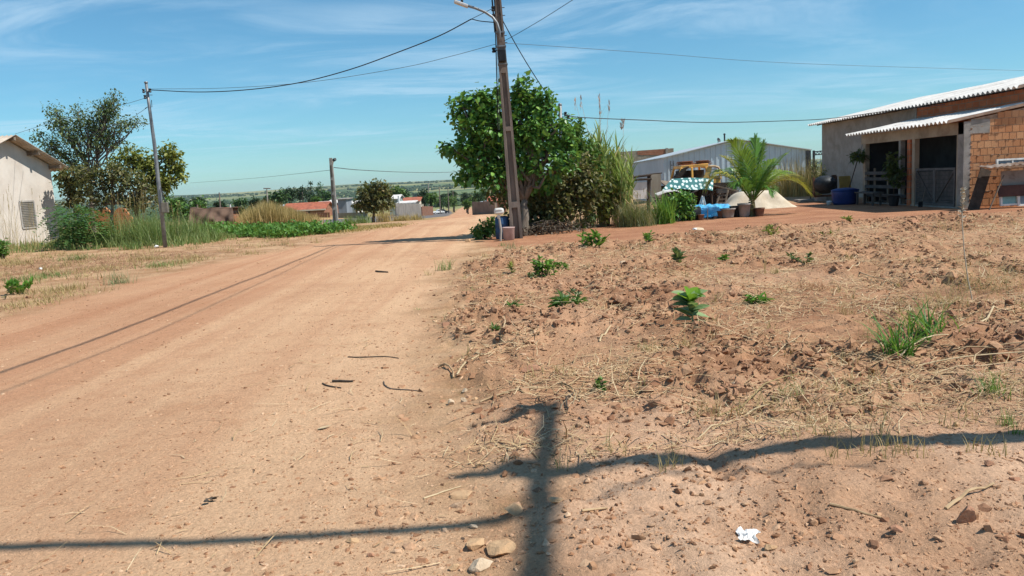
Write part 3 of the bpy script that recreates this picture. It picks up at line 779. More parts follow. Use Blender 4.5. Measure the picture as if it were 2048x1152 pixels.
# stacked windows and sheets leaning on the brick end wall, each one a thing
def win(px0, py0, px1, py1, Y, label, glass, tilt=-.16, mull=1, name='window_frame'):
    c, w, h = ext(px0, py0, px1, py1, Y)
    t = thing(name, label, 'window', (c[0], c[1], c[2] - h / 2), 'old windows leaning on the brick wall')
    R = np.array(Matrix.Rotation(tilt, 3, 'X')); b0 = np.array([c[0], c[1], c[2] - h / 2])
    def bx(mb, cx, cz, sx, sz, sy, oy=0):
        p = R @ np.array([cx, oy, cz]) + b0; mb.box(p, (sx, sy, sz), 0, tilt)
    mb = MB(); e = .05
    bx(mb, 0, e / 2, w, e, .06); bx(mb, 0, h - e / 2, w, e, .06); bx(mb, -w / 2 + e / 2, h / 2, e, h - 2 * e, .06); bx(mb, w / 2 - e / 2, h / 2, e, h - 2 * e, .06)
    for i in range(mull): bx(mb, (i + 1) / (mull + 1) * w - w / 2, h / 2, .035, h - 2 * e, .05)
    mb.build('frame', WHITEP, t)
    mb = MB(); bx(mb, 0, h / 2, w - 2 * e, h - 2 * e, .006, .01); mb.build('glass', glass, t)
    return t
GL1 = pm('grey_glass', (.16, .17, .19), (.09, .10, .115), 2, .12, spec=.5); GL2 = pm('teal_glass', (.20, .33, .31), (.12, .22, .21), 2, .15, spec=.5)
win(1993, 316, 2090, 334, 22.55, 'white framed window with grey panes on top of the leaning stack', GL1, -.1, 2)
win(2001, 384, 2040, 411, 22.3, 'white framed window with a teal pane standing at ground level', GL2, -.12, 0)
win(2035, 384, 2085, 411, 22.28, 'white framed window with grey glass beside the teal paned one', GL1, -.12, 1)
t = thing('roofing_sheet', 'rusty corrugated sheet lying across the stack of windows', 'sheet', D(2010, 334, 22.4)); a = D(1968, 336, 22.2)
mb = MB(); mb.corr(a + (0, -.2, 0), (1.9, 0, .10), (0, .62, .05), 11, .014, .008); mb.build('sheet', pm('rusty_zinc', (.40, .33, .28), (.22, .15, .11), 5, .7, stain=(.16, .07, .03), sscale=3, samt=.7), t)
c, w, h = ext(2003, 340, 2100, 385, 22.5)
t = thing('plywood_panel', 'grey plywood panel with a dark brown stain under the roofing sheet', 'panel', (c[0], c[1], c[2] - h / 2)); mb = MB(); mb.box(c, (w, .03, h), 0, -.12); mb.build('panel', pm('stained_ply', (.30, .25, .215), (.24, .20, .17), 2, .8, stain=(.06, .025, .018), sscale=1.5, samt=.95), t)
c, w, h = ext(1992, 360, 2100, 388, 22.4)
t = thing('red_brown_board', 'dark red brown board leaning low on the stack of windows', 'board', (c[0], c[1], c[2] - h / 2)); mb = MB(); mb.box(c + (0, -.1, -.08), (w, .03, h * .8), 0, -.25); mb.build('board', pm('red_brown', (.10, .042, .032), (.06, .025, .02), 3, .8), t)
a, bq = D(1990, 338, 22.35), gp(1950, 22.35)
t = thing('leaning_plank', 'wide dark plank leaning steeply against the sunlit brick wall', 'plank', bq); mb = MB(); mb.bar(bq + (0, .1, -.02), (a[0], a[1] + .42, a[2]), .30, .03, (0, -1, .3)); mb.build('plank', DARKW, t)
t = thing('leaning_stick', 'thin stick leaning on the window stack', 'stick', gp(1978, 22.0)); mb = MB(); mb.tube([gp(1978, 22.0), D(2008, 350, 22.1)], .018); mb.build('stick', WOOD, t)

# ================================================================== grey plastered house on the left
A = np.array([*D(118, 470, 33.5)[:2], 0]); Bp = np.array([*D(-70, 470, 28.6)[:2], 0])
u = Bp - A; LW = np.linalg.norm(u); u /= LW; nb = np.array([-u[1], u[0], 0]);  nb = nb if nb[0] < 0 else -nb   # nb points away from the road
hl = thing('grey_house', 'small grey plastered house with a low tiled gable roof and shuttered window', 'house', (A[0], A[1], -.1))
def hp(s, z, d=0.): return A + u * s + nb * d + np.array([0, 0, z])
he, hd = 3.12, 4.15; ap = np.linalg.norm((D(26, 285, 31.6) - A)[:2])
ap = LW / 2
mb = MB(); mb.prism([hp(0, -.3), hp(LW, -.3), hp(LW, he), hp(ap, hd), hp(0, he)], nb * .16)
mb.prism([hp(0, -.3, .16), hp(.16, -.3, .16), hp(.16, he, .16), hp(0, he, .16)], nb * 7); mb.build('wall', PLAST, hl)
sl = (hd - he) / ap
mb = MB()
for sgn in (0, 1):
    s0, s1 = (ap, -.62) if sgn == 0 else (ap, LW + .62)
    z0, z1 = hd + .06, hd + .06 - abs(s1 - s0) * sl
    o = hp(s0, z0, -.55); mb.corr(o, nb * 8.3, hp(s1, z1, -.55) - o, 46, .022, .014)
mb.build('roof', pm('old_pale_tile', (.50, .43, .35), (.38, .31, .25), 2, .9, stain=(.2, .15, .11), sscale=1.5), hl)
for s, z in ((ap, hd - .03), (ap * .5, (hd + he) / 2 - .03), (.06, he - .02), (LW - .1, he - .02), (LW - ap * .5, (hd + he) / 2 - .03)): mb = MB(); mb.bar(hp(s, z - .04, -.5), hp(s, z - .04, .4), .10, .13); mb.build('purlin_end', WOOD, hl)
c = D(72, 428, 31.8); sw = np.dot(c - A, u)
f = MB(); zc = c[2]
for s, z, ds, dz in ((sw, zc - .52, .80, .06), (sw, zc + .52, .80, .06), (sw - .40, zc, .06, .98), (sw + .40, zc, .06, .98)):
    f.add(*(lambda q: (q.v[0], q.f[0]))(MB().prism([hp(s - ds / 2, z - dz / 2, -.04), hp(s + ds / 2, z - dz / 2, -.04), hp(s + ds / 2, z + dz / 2, -.04), hp(s - ds / 2, z + dz / 2, -.04)], nb * .06)) )
wn = f.build('window', pm('window_frame_grey', (.42, .40, .37), (.34, .32, .3), 4, .6), hl)
mb = MB()
for i in range(15):
    z = zc - .46 + i * .066; p = [hp(sw - .37, z, -.005), hp(sw + .37, z, -.005), hp(sw + .37, z + .05, -.035), hp(sw - .37, z + .05, -.035)]; mb.prism(p, nb * .012)
mb.build('louvres', pm('louvre', (.60, .58, .54), (.50, .48, .44), 4, .5), wn)
mb = MB(); mb.prism([hp(sw - .37, zc - .49, -.004), hp(sw + .37, zc - .49, -.004), hp(sw + .37, zc + .49, -.004), hp(sw - .37, zc + .49, -.004)], nb * .003); mb.build('recess_shade', BLACKP, wn)  # black sheet behind the louvres stands in for a shaded recess
# ================================================================== poles and cables
def at_y(px, py, Y): return D(px, py, Y)
# double T concrete pole by the big tree
YP = 20.9
b0 = D(1034, 478, YP); b0[2] = gz(b0[0], b0[1]) - .05; tp = D(989, -75, YP); ax = tp - b0
po = thing('utility_pole', 'tall brown concrete pole with recessed faces beside the big tree', 'pole', b0)
def P_(py): return b0 + ax * ((478 - py) / 553.)
def pole_sect(mb, p, q, w0, w1, tw=.24):
    a = nrm(q - p); s = nrm(np.cross(a, (0, 1, 0))); d = np.cross(s, a)
    for e, w in ((p, w0), (q, w1)): pass
    V = []
    for e, w in ((p, w0), (q, w1)):
        fl = w * tw
        for x, y in ((-.5, -.5), (-.5 + tw, -.5), (-.5 + tw + .05, -.2), (.5 - tw - .05, -.2), (.5 - tw, -.5), (.5, -.5), (.5, .5), (.5 - tw, .5), (.5 - tw - .05, .2), (-.5 + tw + .05, .2), (-.5 + tw, .5), (-.5, .5)):
            V.append(e + s * x * w + d * y * w * .85)
    n = 12
    mb.add(V, [tuple(range(n)), tuple(range(2 * n - 1, n - 1, -1))] + [(i, i + n, (i + 1) % n + n, (i + 1) % n) for i in range(n)])
mb = MB(); wd = lambda py: (.315 + (.165 - .315) * (478 - py) / 553.)
seg = [(480, 410, 1), (410, 398, 0), (398, 255, 1), (255, 246, 0), (246, 140, 1), (140, 70, 0), (70, -75, 1)]
def solid(mb, p, q, w0, w1):
    a = nrm(q - p); s = nrm(np.cross(a, (0, 1, 0))); d = np.cross(s, a)
    V = [e + s * x * w + d * y * w * .85 for e, w in ((p, w0), (q, w1)) for x, y in ((-.5, -.5), (.5, -.5), (.5, .5), (-.5, .5))]
    mb.add(V, [(0, 1, 2, 3), (7, 6, 5, 4), (0, 4, 5, 1), (1, 5, 6, 2), (2, 6, 7, 3), (3, 7, 4, 0)])
for y0, y1, kind in seg: (pole_sect if kind else solid)(mb, P_(y0), P_(y1), wd(y0), wd(y1))
mb.build('shaft', CONC, po)
mb = MB(); mb.tube([at_y(x, y, YP - .13) for x, y in ((1001, 84), (999, 62), (994, 46), (985, 34), (970, 24), (950, 16), (926, 9))], .032, 8)
arm = mb.build('lamp_arm', STEEL, po, smooth=True)
a, b = at_y(936, 13, YP - .13), at_y(911, 4, YP - .13)
mb = MB(); mb.bar(a, b + (b - a) * .1, .20, .07); mb.build('lamp_head', pm('lamp_grey', (.55, .56, .57), (.45, .46, .47), 5, .5), arm, bevel=.02)
mb = MB(); c = at_y(924, 5, YP - .13); mb.lathe([(.03, 0), (.035, .05), (.02, .07)], c, 8); mb.build('photocell', BLACKP, arm)
mb = MB(); mb.box(P_(107) + (.0, -.15, 0), (.19, .2, .30)); mb.build('splice_box', BLACKP, po, bevel=.02)
for py in (60, 87, 122): mb = MB(); mb.box(P_(py), (wd(py) + .03, wd(py) * .85 + .03, .035)); mb.build('steel_band', STEEL, po)
for py in (12, 27, 66, 80): mb = MB(); mb.tube([P_(py) + (.06, 0, 0), P_(py) + (.16, 0, .0)], .01, 6); mb.build('step_bolt', DSTEEL, po)
for py in (14, 29, 94):
    p = P_(py) + (-.13 if py < 90 else -.2, -.05, 0); mb = MB(); mb.lathe([(.035, -.06), (.05, -.04), (.03, 0), (.05, .04), (.035, .06)], p, 10); mb.tube([p + (0, 0, -.01), P_(py)], .012, 6); mb.build('insulator', BLACKP, po)
mb = MB(); mb.tube([P_(-60) + (-.14, -.05, 0), P_(60) + (-.13, -.06, 0)], .022, 6)
mb.build('riser_cable', CABLE, po)

def cable(pts, r, label, mat=CABLE, n=6, sag=0., seg=14, group=None, name='overhead_cable'):
    P = []
    for a, b in zip(pts[:-1], pts[1:]):
        a = np.array(a); b = np.array(b)
        for i in range(seg):
            t = i / seg; q = a + (b - a) * t; P.append(q - np.array([0, 0, 4 * sag * t * (1 - t)]))
    P.append(np.array(pts[-1])); o = P[0]
    mb = MB(); mb.tube(P, r, n); ob = mb.build(name, mat, None, o)
    return tag(ob, label, 'cable', group or 'overhead cables')
def smooth_px(pts):
    """catmull-rom through (px, py, Y) points"""
    w = [D(*p) for p in pts]; w = [2 * w[0] - w[1]] + w + [2 * w[-1] - w[-2]]; out = []
    for i in range(1, len(w) - 2):
        for k in range(8):
            t = k / 8; p0, p1, p2, p3 = w[i - 1:i + 3]
            out.append(.5 * ((2 * p1) + (-p0 + p2) * t + (2 * p0 - 5 * p1 + 4 * p2 - p3) * t * t + (-p0 + 3 * p1 - 3 * p2 + p3) * t ** 3))
    out.append(w[-2]); return out
def pxcable(pts, r, label, mat=CABLE):
    P = smooth_px(pts); mb = MB(); mb.tube(P, r, 6); return tag(mb.build('overhead_cable', mat, None, P[0]), label, 'cable', 'overhead cables')
YL = 25.3
pxcable([(302, 180, YL), (400, 184, 24.6), (500, 179, 24), (600, 165, 23.4), (700, 139, 22.7), (800, 103, 22), (880, 71, 21.5), (943, 38, 21)], .014, 'thick sagging cable from the leaning steel pole to the brown concrete pole')
pxcable([(943, 38, 21), (960, 42, 21), (990, 45, 20.9)], .012, 'short slack cable end tied beside the lamp arm of the concrete pole', CABLE)
pxcable([(943, 38, 21), (965, 27, 21), (987, 16, 20.85)], .008, 'thin tie wire holding the thick cable to the top insulator', CABLEG)
pxcable([(302, 178, YL), (450, 176, 24.4), (620, 164, 23.3), (800, 136, 22), (900, 113, 21.5), (992, 88, 20.8)], .006, 'thin lower wire between the steel pole and the black splice box', CABLEG)
pxcable([(1008, 88, 20.8), (1040, 88, 21.2), (1300, 106, 24), (1600, 127, 28), (2100, 143, 34)], .0055, 'thin straight wire running right from the concrete pole above the houses', CABLEG)
pxcable([(1008, 82, 20.7), (1032, 69, 19.8), (1085, 38, 18.6), (1145, 0, 17.3), (1240, -60, 15.5)], .006, 'wire rising to the upper right from the concrete pole', CABLE)
pxcable([(999, 25, 20.8), (1008, 46, 21), (1035, 95, 21.6), (1062, 140, 22.2), (1088, 180, 22.7), (1117, 221, 23.2)], .013, 'twisted service cable dropping from the concrete pole to the meter pole')
pxcable([(1130, 230, 23.2), (1165, 235, 23.4), (1280, 240, 24.3), (1420, 245, 25.5), (1560, 242, 27), (1660, 237, 28.2), (1760, 224, 28), (1890, 209, 26)], .013, 'twisted cable from the meter pole across to the brick house roof')
pxcable([(989, -30, 20.8), (991, 60, 20.85), (994, 170, 21), (996, 260, 21.2)], .016, 'thick vertical cable hanging down beside the concrete pole into the tree')
pxcable([(994, 80, 20.9), (997, 170, 21.1), (999, 260, 21.3)], .007, 'thin vertical wire hanging next to the thick drop cable', CABLEG)
pxcable([(291, 196, YL), (265, 204, 26.2), (235, 212, 27.3), (120, 240, 30), (30, 268, 31.9)], .006, 'thin wire running left from the top of the steel pole to the grey house', CABLEG)
pxcable([(293, 216, YL), (275, 228, 25.9), (250, 243, 27), (120, 290, 30), (60, 312, 31.8)], .006, 'second wire running left from the steel pole below its insulators', CABLEG)
# cables that follow the road overhead, out of frame; they draw the lines of shade on the dirt
for i, (dz, dx) in enumerate(((6.25, .1), (6.25, .62))):
    cable([P_(-60) + (dx * .3, 0, 0), (-.35 + dx, 8, dz - .15), (-.9 + dx, -6, dz)], .021 if i == 0 else .009, 'cable running along the road overhead towards the viewer' if i == 0 else 'thinner cable following the road overhead', sag=.05)
# the pole that stands outside the frame on the right and throws its crossarm shadow over the foreground; its lean is added to aim it
H2 = 7.0; off = TOSUN / TOSUN.z
sh = np.array([*G(1060, 962), 0]); top = sh + np.array(off) * H2; top2 = np.array([top[0], top[1], H2])
pq = thing('crossarm_pole', 'unseen pole with a crossarm right of the view, tilted to aim its shadow', 'pole', (top[0] + .55, 3.95, 0))
mb = MB(); mb.tube([np.array([top[0] + .55, 3.95, -.2]), top2 + (0, 0, .1)], [.13, .075], 10); mb.build('shaft', CONC, pq)
mb = MB(); a = np.array([*G(1082, 832), 0]) + np.array(off) * H2; b = np.array([*G(1056, 1150), 0]) + np.array(off) * H2
a[2] = b[2] = H2; mb.bar(a, b + (b - a) * .12, .07, .09); mb.build('crossarm', CONC, pq)
for k, w in ((.03, .5), (.5, .5)):
    p = a + (b - a) * k; mb = MB(); mb.lathe([(.05, .05), (.09, .1), (.05, .16), (.09, .2), (.04, .3)], p, 10); mb.build('insulator', BLACKP, pq)
    q = p + np.array([-.42, .02 if k > .3 else -.18, .0]); mb = MB(); mb.bar(p, q, .07, .09); mb.build('arm_bracket', DSTEEL, pq)
def shp(px, py, h): return np.array([*G(px, py), 0]) + np.array(off) * h + np.array([0, 0, h - np.array(off)[2] * h])
cable([shp(1040, 1044, 6.6), shp(500, 1078, 6.55), shp(-150, 1098, 6.5), shp(-900, 1110, 6.5)], .038, 'bundled cable crossing the road overhead near the viewer', sag=.02)
cable([shp(1150, 1030, 6), shp(1290, 975, 6), shp(1450, 965, 6.1), shp(1700, 985, 6.3)], .014, 'unseen curved cable added for its faint shadow near the crossarm pole', sag=0)  # unseen cable added so a faint curved shadow falls on the soil

# leaning steel pole with meter box on the left
b0 = D(331, 496, YL); b0[2] = gz(b0[0], b0[1]) - .04; tp = D(292, 165, YL)
mid = D(309, 290, YL)
t = thing('steel_pole', 'leaning galvanised steel pole with a meter box in the roadside weeds', 'pole', b0)
mb = MB(); mb.tube([b0, b0 + (mid - b0) * .5, mid, mid + (tp - mid) * .5, tp], [.064, .06, .055, .047, .042], 10); mb.lathe([(.06, -.02), (.06, .02), (.03, .03)], tp, 8); mb.build('shaft', STEEL, t, smooth=True)
c = D(333, 415, YL); mb = MB(); mb.box(c + (0, -.12, 0), (.20, .2, .32), .25); mb.build('meter_box', pm('grey_box', (.17, .155, .125), (.12, .11, .09), 5, .7), t, bevel=.015)
for x, y in ((287, 182), (300, 181), (290, 194)):
    p = D(x, y, YL - .05); mb = MB(); mb.lathe([(.025, -.06), (.045, -.04), (.025, 0), (.045, .04), (.03, .06)], p, 10); mb.tube([p, D(295, y + 1, YL)], .012, 5); mb.build('insulator', BLACKP, t)
mb = MB(); mb.tube([D(305, 190, YL), D(296, 190, YL)], .01, 5); mb.build('bracket', STEEL, t)
mb = MB(); mb.tube([D(290, 217, YL), D(297, 213, YL), D(304, 214, YL), D(303, 200, YL)], .01, 5); mb.build('wire_loop', CABLE, t)
mb = MB(); mb.tube([D(322, 375, YL - .06), D(328, 398, YL - .1), D(334, 408, YL - .12)], .018, 6); mb.build('service_wire', CABLE, t)

# slim meter pole right of the tree
YM = 23.4
b0 = D(1127, 461, YM); b0[2] = gz(b0[0], b0[1]) - .04; tp = D(1120, 210, YM)
t = thing('meter_pole', 'slim straight steel pole with a dark meter box right of the tree', 'pole', b0)
mb = MB(); mb.tube([b0, tp], [.065, .05], 10); mb.lathe([(.055, -.02), (.055, .03), (.02, .05)], tp, 8); mb.build('shaft', STEEL, t, smooth=True)
c = D(1115, 368, YM); mb = MB(); mb.box(c + (0, -.08, 0), (.19, .19, .47)); mb.build('meter_box', pm('dark_grey_box', (.085, .09, .10), (.06, .063, .07), 4, .6), t, bevel=.012)
mb = MB(); mb.tube([D(1120, 350, YM - .08), D(1124, 330, YM - .08), D(1125, 285, YM - .08)], .016, 6); mb.build('conduit', STEEL, t)
for x, y in ((1112, 222), (1131, 228), (1137, 234)):
    p = D(x, y, YM); mb = MB(); mb.lathe([(.03, -.06), (.05, -.04), (.03, 0), (.05, .04), (.03, .06)], p, 10); mb.tube([p, D(1121, y, YM)], .012, 5); mb.build('insulator', BLACKP, t)

# street lamp pole further down
YF = 68.
b0 = D(672, 448, YF); b0[2] = gz(b0[0], b0[1]) - .1; tp = D(661.5, 316, YF)
t = thing('street_lamp', 'grey concrete lamp pole standing down the road left of the small tree', 'lamp post', b0)
mb = MB(); solid(mb, b0, tp, .42, .24)
mb.build('shaft', CONCG, t)
mb = MB(); a = nrm(tp - b0)
for k in (.05, .28, .5, .72): solid(mb, b0 + (tp - b0) * k + (-.02, -.19 + k * .08, 0), b0 + (tp - b0) * (k + .17) + (-.02, -.19 + (k + .17) * .08, 0), .14, .12)
mb.build('groove_shade', pm('groove_shade_dark', (.10, .085, .07), (.07, .06, .05), 4, .9), t)  # dark blocks on the plain shaft stand in for shade inside recesses
mb = MB(); mb.tube([D(664.5, 336, YF - .3), D(665.5, 326, YF - .5), D(668, 320, YF - .8)], .06, 6); mb.build('lamp_arm', WHITEP, t)
mb = MB(); mb.bar(D(667, 321, YF - .8), D(670.5, 318, YF - 1), .2, .18); mb.build('lamp_head', DSTEEL, t)
pxcable([(668, 335, YF), (720, 340, 80), (800, 344, 100), (870, 345, 118), (940, 343, 140)], .035, 'thin wire going right from the distant street lamp', CABLEG)
pxcable([(662, 340, YF), (590, 348, 85), (500, 357, 110), (380, 366, 140)], .018, 'faint wire going left from the distant street lamp', CABLEG)
# small far poles
fp = [(440, 385, 415, 150, 0, 'plain far pole sticking up behind the brown tarpaulin'), (535, 376, 412, 160, 1, 'far pole with a short crossarm left of the red roof'), (606, 384, 403, 210, 0, 'small far lamp pole above the red tiled roof'), (858, 366, 424, 185, 2, 'pale far pole beside the dark street trees'), (880, 374, 416, 230, 0, 'thin far pole rising behind the white pickup'), (897, 376, 405, 270, 0, 'thin far pole right of the pickup above the trees'), (907, 380, 405, 300, 0, 'farthest thin pole above the row of street trees'), (993, 395, 422, 120, 0, 'brown far post beside the far red roof')]
for px, y0, y1, Y, k, lab in fp:
    b = D(px, y1, Y); tpp = D(px - 1.5, y0, Y); b[2] = min(b[2], gz(b[0], Y)) - .2
    t = thing('far_pole', lab, 'pole', b, 'poles far down the street')
    mb = MB(); mb.tube([b, tpp], [.17, .11], 7); mb.build('shaft', CONCG if k != 0 else CONC, t)
    if k == 1: mb = MB(); mb.bar(D(px - 8, y0 + 1, Y), D(px + 6, y0 + 1, Y), .16, .2); mb.build('crossarm', CONC, t)
    if k == 2: mb = MB(); mb.tube([D(px - 1, y0 + 22, Y), D(px - 8, y0 + 18, Y)], .07, 5); mb.build('lamp_arm', STEEL, t)

# ================================================================== things at the foot of the concrete pole
b = D(1000, 476, 20.3); b[2] = gz(b[0], b[1])
t = thing('white_jug_post', 'thin pale post with a dented white plastic jug on top', 'post', b)
c = D(998, 424, 20.3); mb = MB(); mb.tube([b - (0, 0, .1), D(1002, 460, 20.3), D(997.5, 431, 20.3)], .028, 8); mb.build('post', pm('pale_stick', (.40, .37, .33), (.30, .27, .23), 4, .8), t)
mb = MB(); mb.box(c + (0, 0, .02), (.25, .16, .165), .1); ob = mb.build('jug', WHITEP, t, bevel=.06)
mb = MB(); mb.tube([D(997.5, 437, 20.3), D(997.5, 430, 20.3)], [.036, .045], 10)
for dz in (-.03, .03): mb.box(c + (-.005, -.083, dz + .02), (.17, .012, .014), .1)
mb.build('neck', WHITEP, t)
b = gp(1004, 21.0)
t = thing('blue_barrel', 'dark blue plastic barrel standing behind the white jug post', 'barrel', b)
mb = MB(); mb.lathe([(.165, 0), (.185, .03), (.185, .17), (.192, .185), (.185, .2), (.185, .38), (.192, .395), (.185, .41), (.18, .55), (.15, .585), (.14, .58)], b, 22); mb.build('drum', pm('navy_plastic', (.03, .075, .16), (.02, .05, .11), 3, .5), t, smooth=True)
mb = MB(); mb.lathe([(.135, .575), (.135, .595), (.04, .60)], b, 20); mb.build('lid', BLACKP, t)
b = gp(1016, 20.45)
t = thing('pale_bucket', 'dusty pinkish paint bucket against the foot of the concrete pole', 'bucket', b)
mb = MB(); mb.lathe([(.115, 0), (.14, .02), (.155, .30), (.165, .31), (.165, .33), (.145, .33), (.13, .05)], b, 20); mb.build('bucket', pm('dusty_pink', (.46, .33, .30), (.36, .25, .22), 4, .7), t, smooth=True)
b = gp(1045, 21.25)
# ================================================================== big tree behind the concrete pole and what grows round it
LFBIG = leafm('broad_leaf', (.035, .12, .028), (.18, .39, .07), (.33, .50, .10), tr=.3, rough=.4, spec=.45)
LFDRY = leafm('brownish_leaf', (.06, .08, .028), (.20, .18, .07), (.34, .25, .12), tr=.25)
LFOLIVE = leafm('olive_leaf', (.045, .065, .022), (.12, .14, .045), tr=.3)
LFYEL = leafm('yellow_green_leaf', (.14, .17, .035), (.34, .34, .08), tr=.35)
LFGREY = leafm('grey_green_leaf', (.055, .10, .038), (.18, .23, .09), tr=.25)
LFBRIGHT = leafm('bright_leaf', (.07, .19, .025), (.16, .34, .05), tr=.4)
LFMID = leafm('mid_leaf', (.05, .13, .03), (.15, .27, .06), tr=.3)
GRG = leafm('green_grass', (.11, .19, .05), (.28, .34, .12), (.50, .42, .20), tr=.35)
GRY = leafm('yellow_grass', (.30, .22, .08), (.52, .38, .16), (.60, .45, .24), tr=.3, rough=.7)
YT = 22.0
big = [(1042, 158, 13, 16), (1052, 180, 24, 20), (1062, 208, 38, 28), (964, 190, 16, 20), (972, 212, 26, 22), (924, 205, 16, 18), (936, 222, 22, 20), (1000, 185, 14, 16), (1095, 190, 14, 16), (1104, 205, 10, 12), (908, 225, 14, 14), (892, 290, 10, 10), (1005, 225, 40, 32), (1085, 215, 22, 22), (942, 252, 36, 28), (1000, 270, 52, 38), (1065, 262, 50, 38), (1122, 268, 28, 30), (905, 298, 20, 14), (930, 300, 34, 24), (965, 318, 44, 28), (1030, 322, 50, 30), (1095, 322, 42, 34), (1140, 320, 16, 28), (935, 345, 26, 20), (985, 352, 50, 22), (1055, 362, 55, 25, .5)]
bt = tree('broadleaf_tree', 'large leafy green tree rising behind the brown concrete pole', 'tree', gp(1046, YT - .2) , pxlobes(big, YT), LFBIG, BARK, 620, 20, .16, .125, trunk_r=.11, fork=D(1050, 400, YT), limbs=90, w=.38, hang=.6, inner=.35, n6=True)
dk = [(1045, 402, 30, 22), (1015, 372, 26, 18), (1035, 440, 20, 18), (1075, 392, 46, 30), (1120, 372, 40, 42), (1160, 345, 34, 40), (1110, 420, 52, 28), (1060, 425, 32, 30), (1015, 385, 40, 22), (1165, 395, 34, 35), (1090, 445, 46, 12), (1195, 372, 25, 25)]
tree('dense_shrub', 'dense dark shrub with brownish leaves under the large tree', 'shrub', gp(1090, 23.2), pxlobes([(a, b, c, d, .9) for a, b, c, d in dk], 22.2, 1.0), LFDRY, BARKD, 430, 14, .18, .13, trunk_r=.05, limbs=40, inner=.2, n6=True)
mid_ = [(1148, 278, 20, 26), (1165, 305, 22, 34), (1184, 335, 20, 30), (1172, 362, 22, 28), (1152, 252, 10, 14)]
tree('slender_tree', 'slender green tree between the large tree and the cane clump', 'tree', gp(1172, 24.0), pxlobes(mid_, 24.0), LFMID, BARK, 150, 14, .17, .13, trunk_r=.045, limbs=14, inner=.3, n6=True)
for px, top, w, lab in ((1158, 405, 4, 'pale slanting trunk stake beside the meter pole'), (1168, 412, 3, 'thin upright stake beside the slanting stake')):
    a = gp(px + 6, 23.6); b = D(px - 6, top - 30, 23.8); mb = MB(); mb.tube([a - (0, 0, .05), b], .028, 6); tag(mb.build('wooden_stake', WOOD, None, a), lab, 'stake')
# heaped branches and rocks at the foot
b = gp(1075, 22.0); t = thing('brush_pile', 'heap of dry dead branches under the dark shrub', 'brush pile', b)
mb = MB()
for i in range(70):
    p = b + np.array([rng.normal(0, .5), rng.normal(.2, .25), .05 + .25 * rng.random()]); d = rdir(1)[0] * np.array([1, .6, .35]); mb.tube([p - d * .5, p + rng.normal(0, .05, 3), p + d * .5], [.014, .012, .004], 5)
mb.build('branches', BARKD, t)
lf = MB(); P = b + rng.normal(size=(500, 3)) * np.array([.6, .3, .08]) + np.array([0, .1, .12]); leaves(lf, P, rdir(500), np.full(500, .1), .3); lf.build('dead_leaves', leafm('dead_leaf', (.06, .045, .03), (.16, .12, .08), tr=.1), t)
R = [(957, 478, .30, .30, ROCKP, 'largest pale rock of the row at the left of the jug post'), (935, 484, .16, .12, ROCKO, 'low ochre rock at the road end of the rock row'), (982, 474, .22, .13, ROCKP, 'flat pale rock just left of the jug post'), (1012, 477, .13, .09, ROCKO, 'small rock at the foot of the pale bucket'),
     (1098, 461, .26, .17, ROCKR, 'reddish rock left of the meter pole'), (1116, 458, .18, .22, ROCKO, 'upright ochre rock touching the meter pole'), (1140, 456, .22, .20, ROCKR, 'reddish rock just right of the meter pole'), (1150, 460, .15, .10, ROCKO, 'small ochre rock right of the meter pole'), (1075, 466, .12, .07, ROCKR, 'small low reddish rock before the brush pile')]
def rock(px, py, w, h, mt, lab, group=None, seed=None, name='rock', cuts=9):
    b = gpp(px, py); s = seed if seed is not None else int(px * 7 + py)
    t = tag(MB().add(cut_stone(s, (w * .56, w * .42, h * .62), cuts) + b + (0, w * .2, h * .2), IF2).build(name, mt, None, b), lab, 'rock', group)
    t.rotation_euler = (0, 0, .3 * math.sin(s)); return t
for i, (px, py, w, h, mt, lab) in enumerate(R): rock(px, py, w, h, mt, lab, 'rocks around the pole feet', 100 + i)
def bush(px, Y, lobes, label, lm, ncl, per, clr, size, cat='bush', name='bush', bark=BARKD, **kw):
    return tree(name, label, cat, gp(px, Y), pxlobes(lobes, Y, .9), lm, bark, ncl, per, clr, size, trunk_r=kw.pop('tr', .025), limbs=kw.pop('limbs', 10), **kw)
bush(968, 21.3, [(968, 460, 16, 14), (955, 465, 10, 8), (982, 452, 12, 14)], 'small green bush left of the blue barrel', LFMID, 60, 14, .1, .085, n6=True)

def tuft(name, label, cat, base, n, h, lean, w, spread, mat, plumes=None, group=None, hj=.25, az=None):
    base = np.array(base, float); t = thing(name, label, cat, base, group)
    mb = MB(); q = base[:2] + rng.normal(0, spread, (n, 2)); P = np.column_stack([q, hgt(q[:, 0], q[:, 1]) - .01])
    blades(mb, P, h * (1 + hj * rng.normal(size=n)).clip(.3, 1.6), lean * (.25 + rng.random(n)) , w * (.7 + .6 * rng.random(n)), seg=4)
    mb.build('blades', mat, t)
    if plumes:
        k, ph, pmt = plumes; mb = MB()
        for i in range(k):
            q = base + np.array([*rng.normal(0, spread, 2), 0]); l = rng.normal(0, .22, 2) * ph * .5; tip = q + np.array([l[0], l[1], ph * (.8 + .3 * rng.random())])
            mid = (q + tip) / 2 - np.array([l[0], l[1], 0]) * .2
            mb.tube([q, mid, tip], [.004, .003, .002], 4)
            for s in np.linspace(.0, .2, 6): leaves(mb, np.repeat((tip * (1 - s) + mid * s)[None], 3, 0), nrm(rdir(3) * .4 + np.array([0, 0, 1.])), np.full(3, .03 + .012 * ph), .09, n6=False)
        mb.build('seed_heads', pmt, t)
    return t
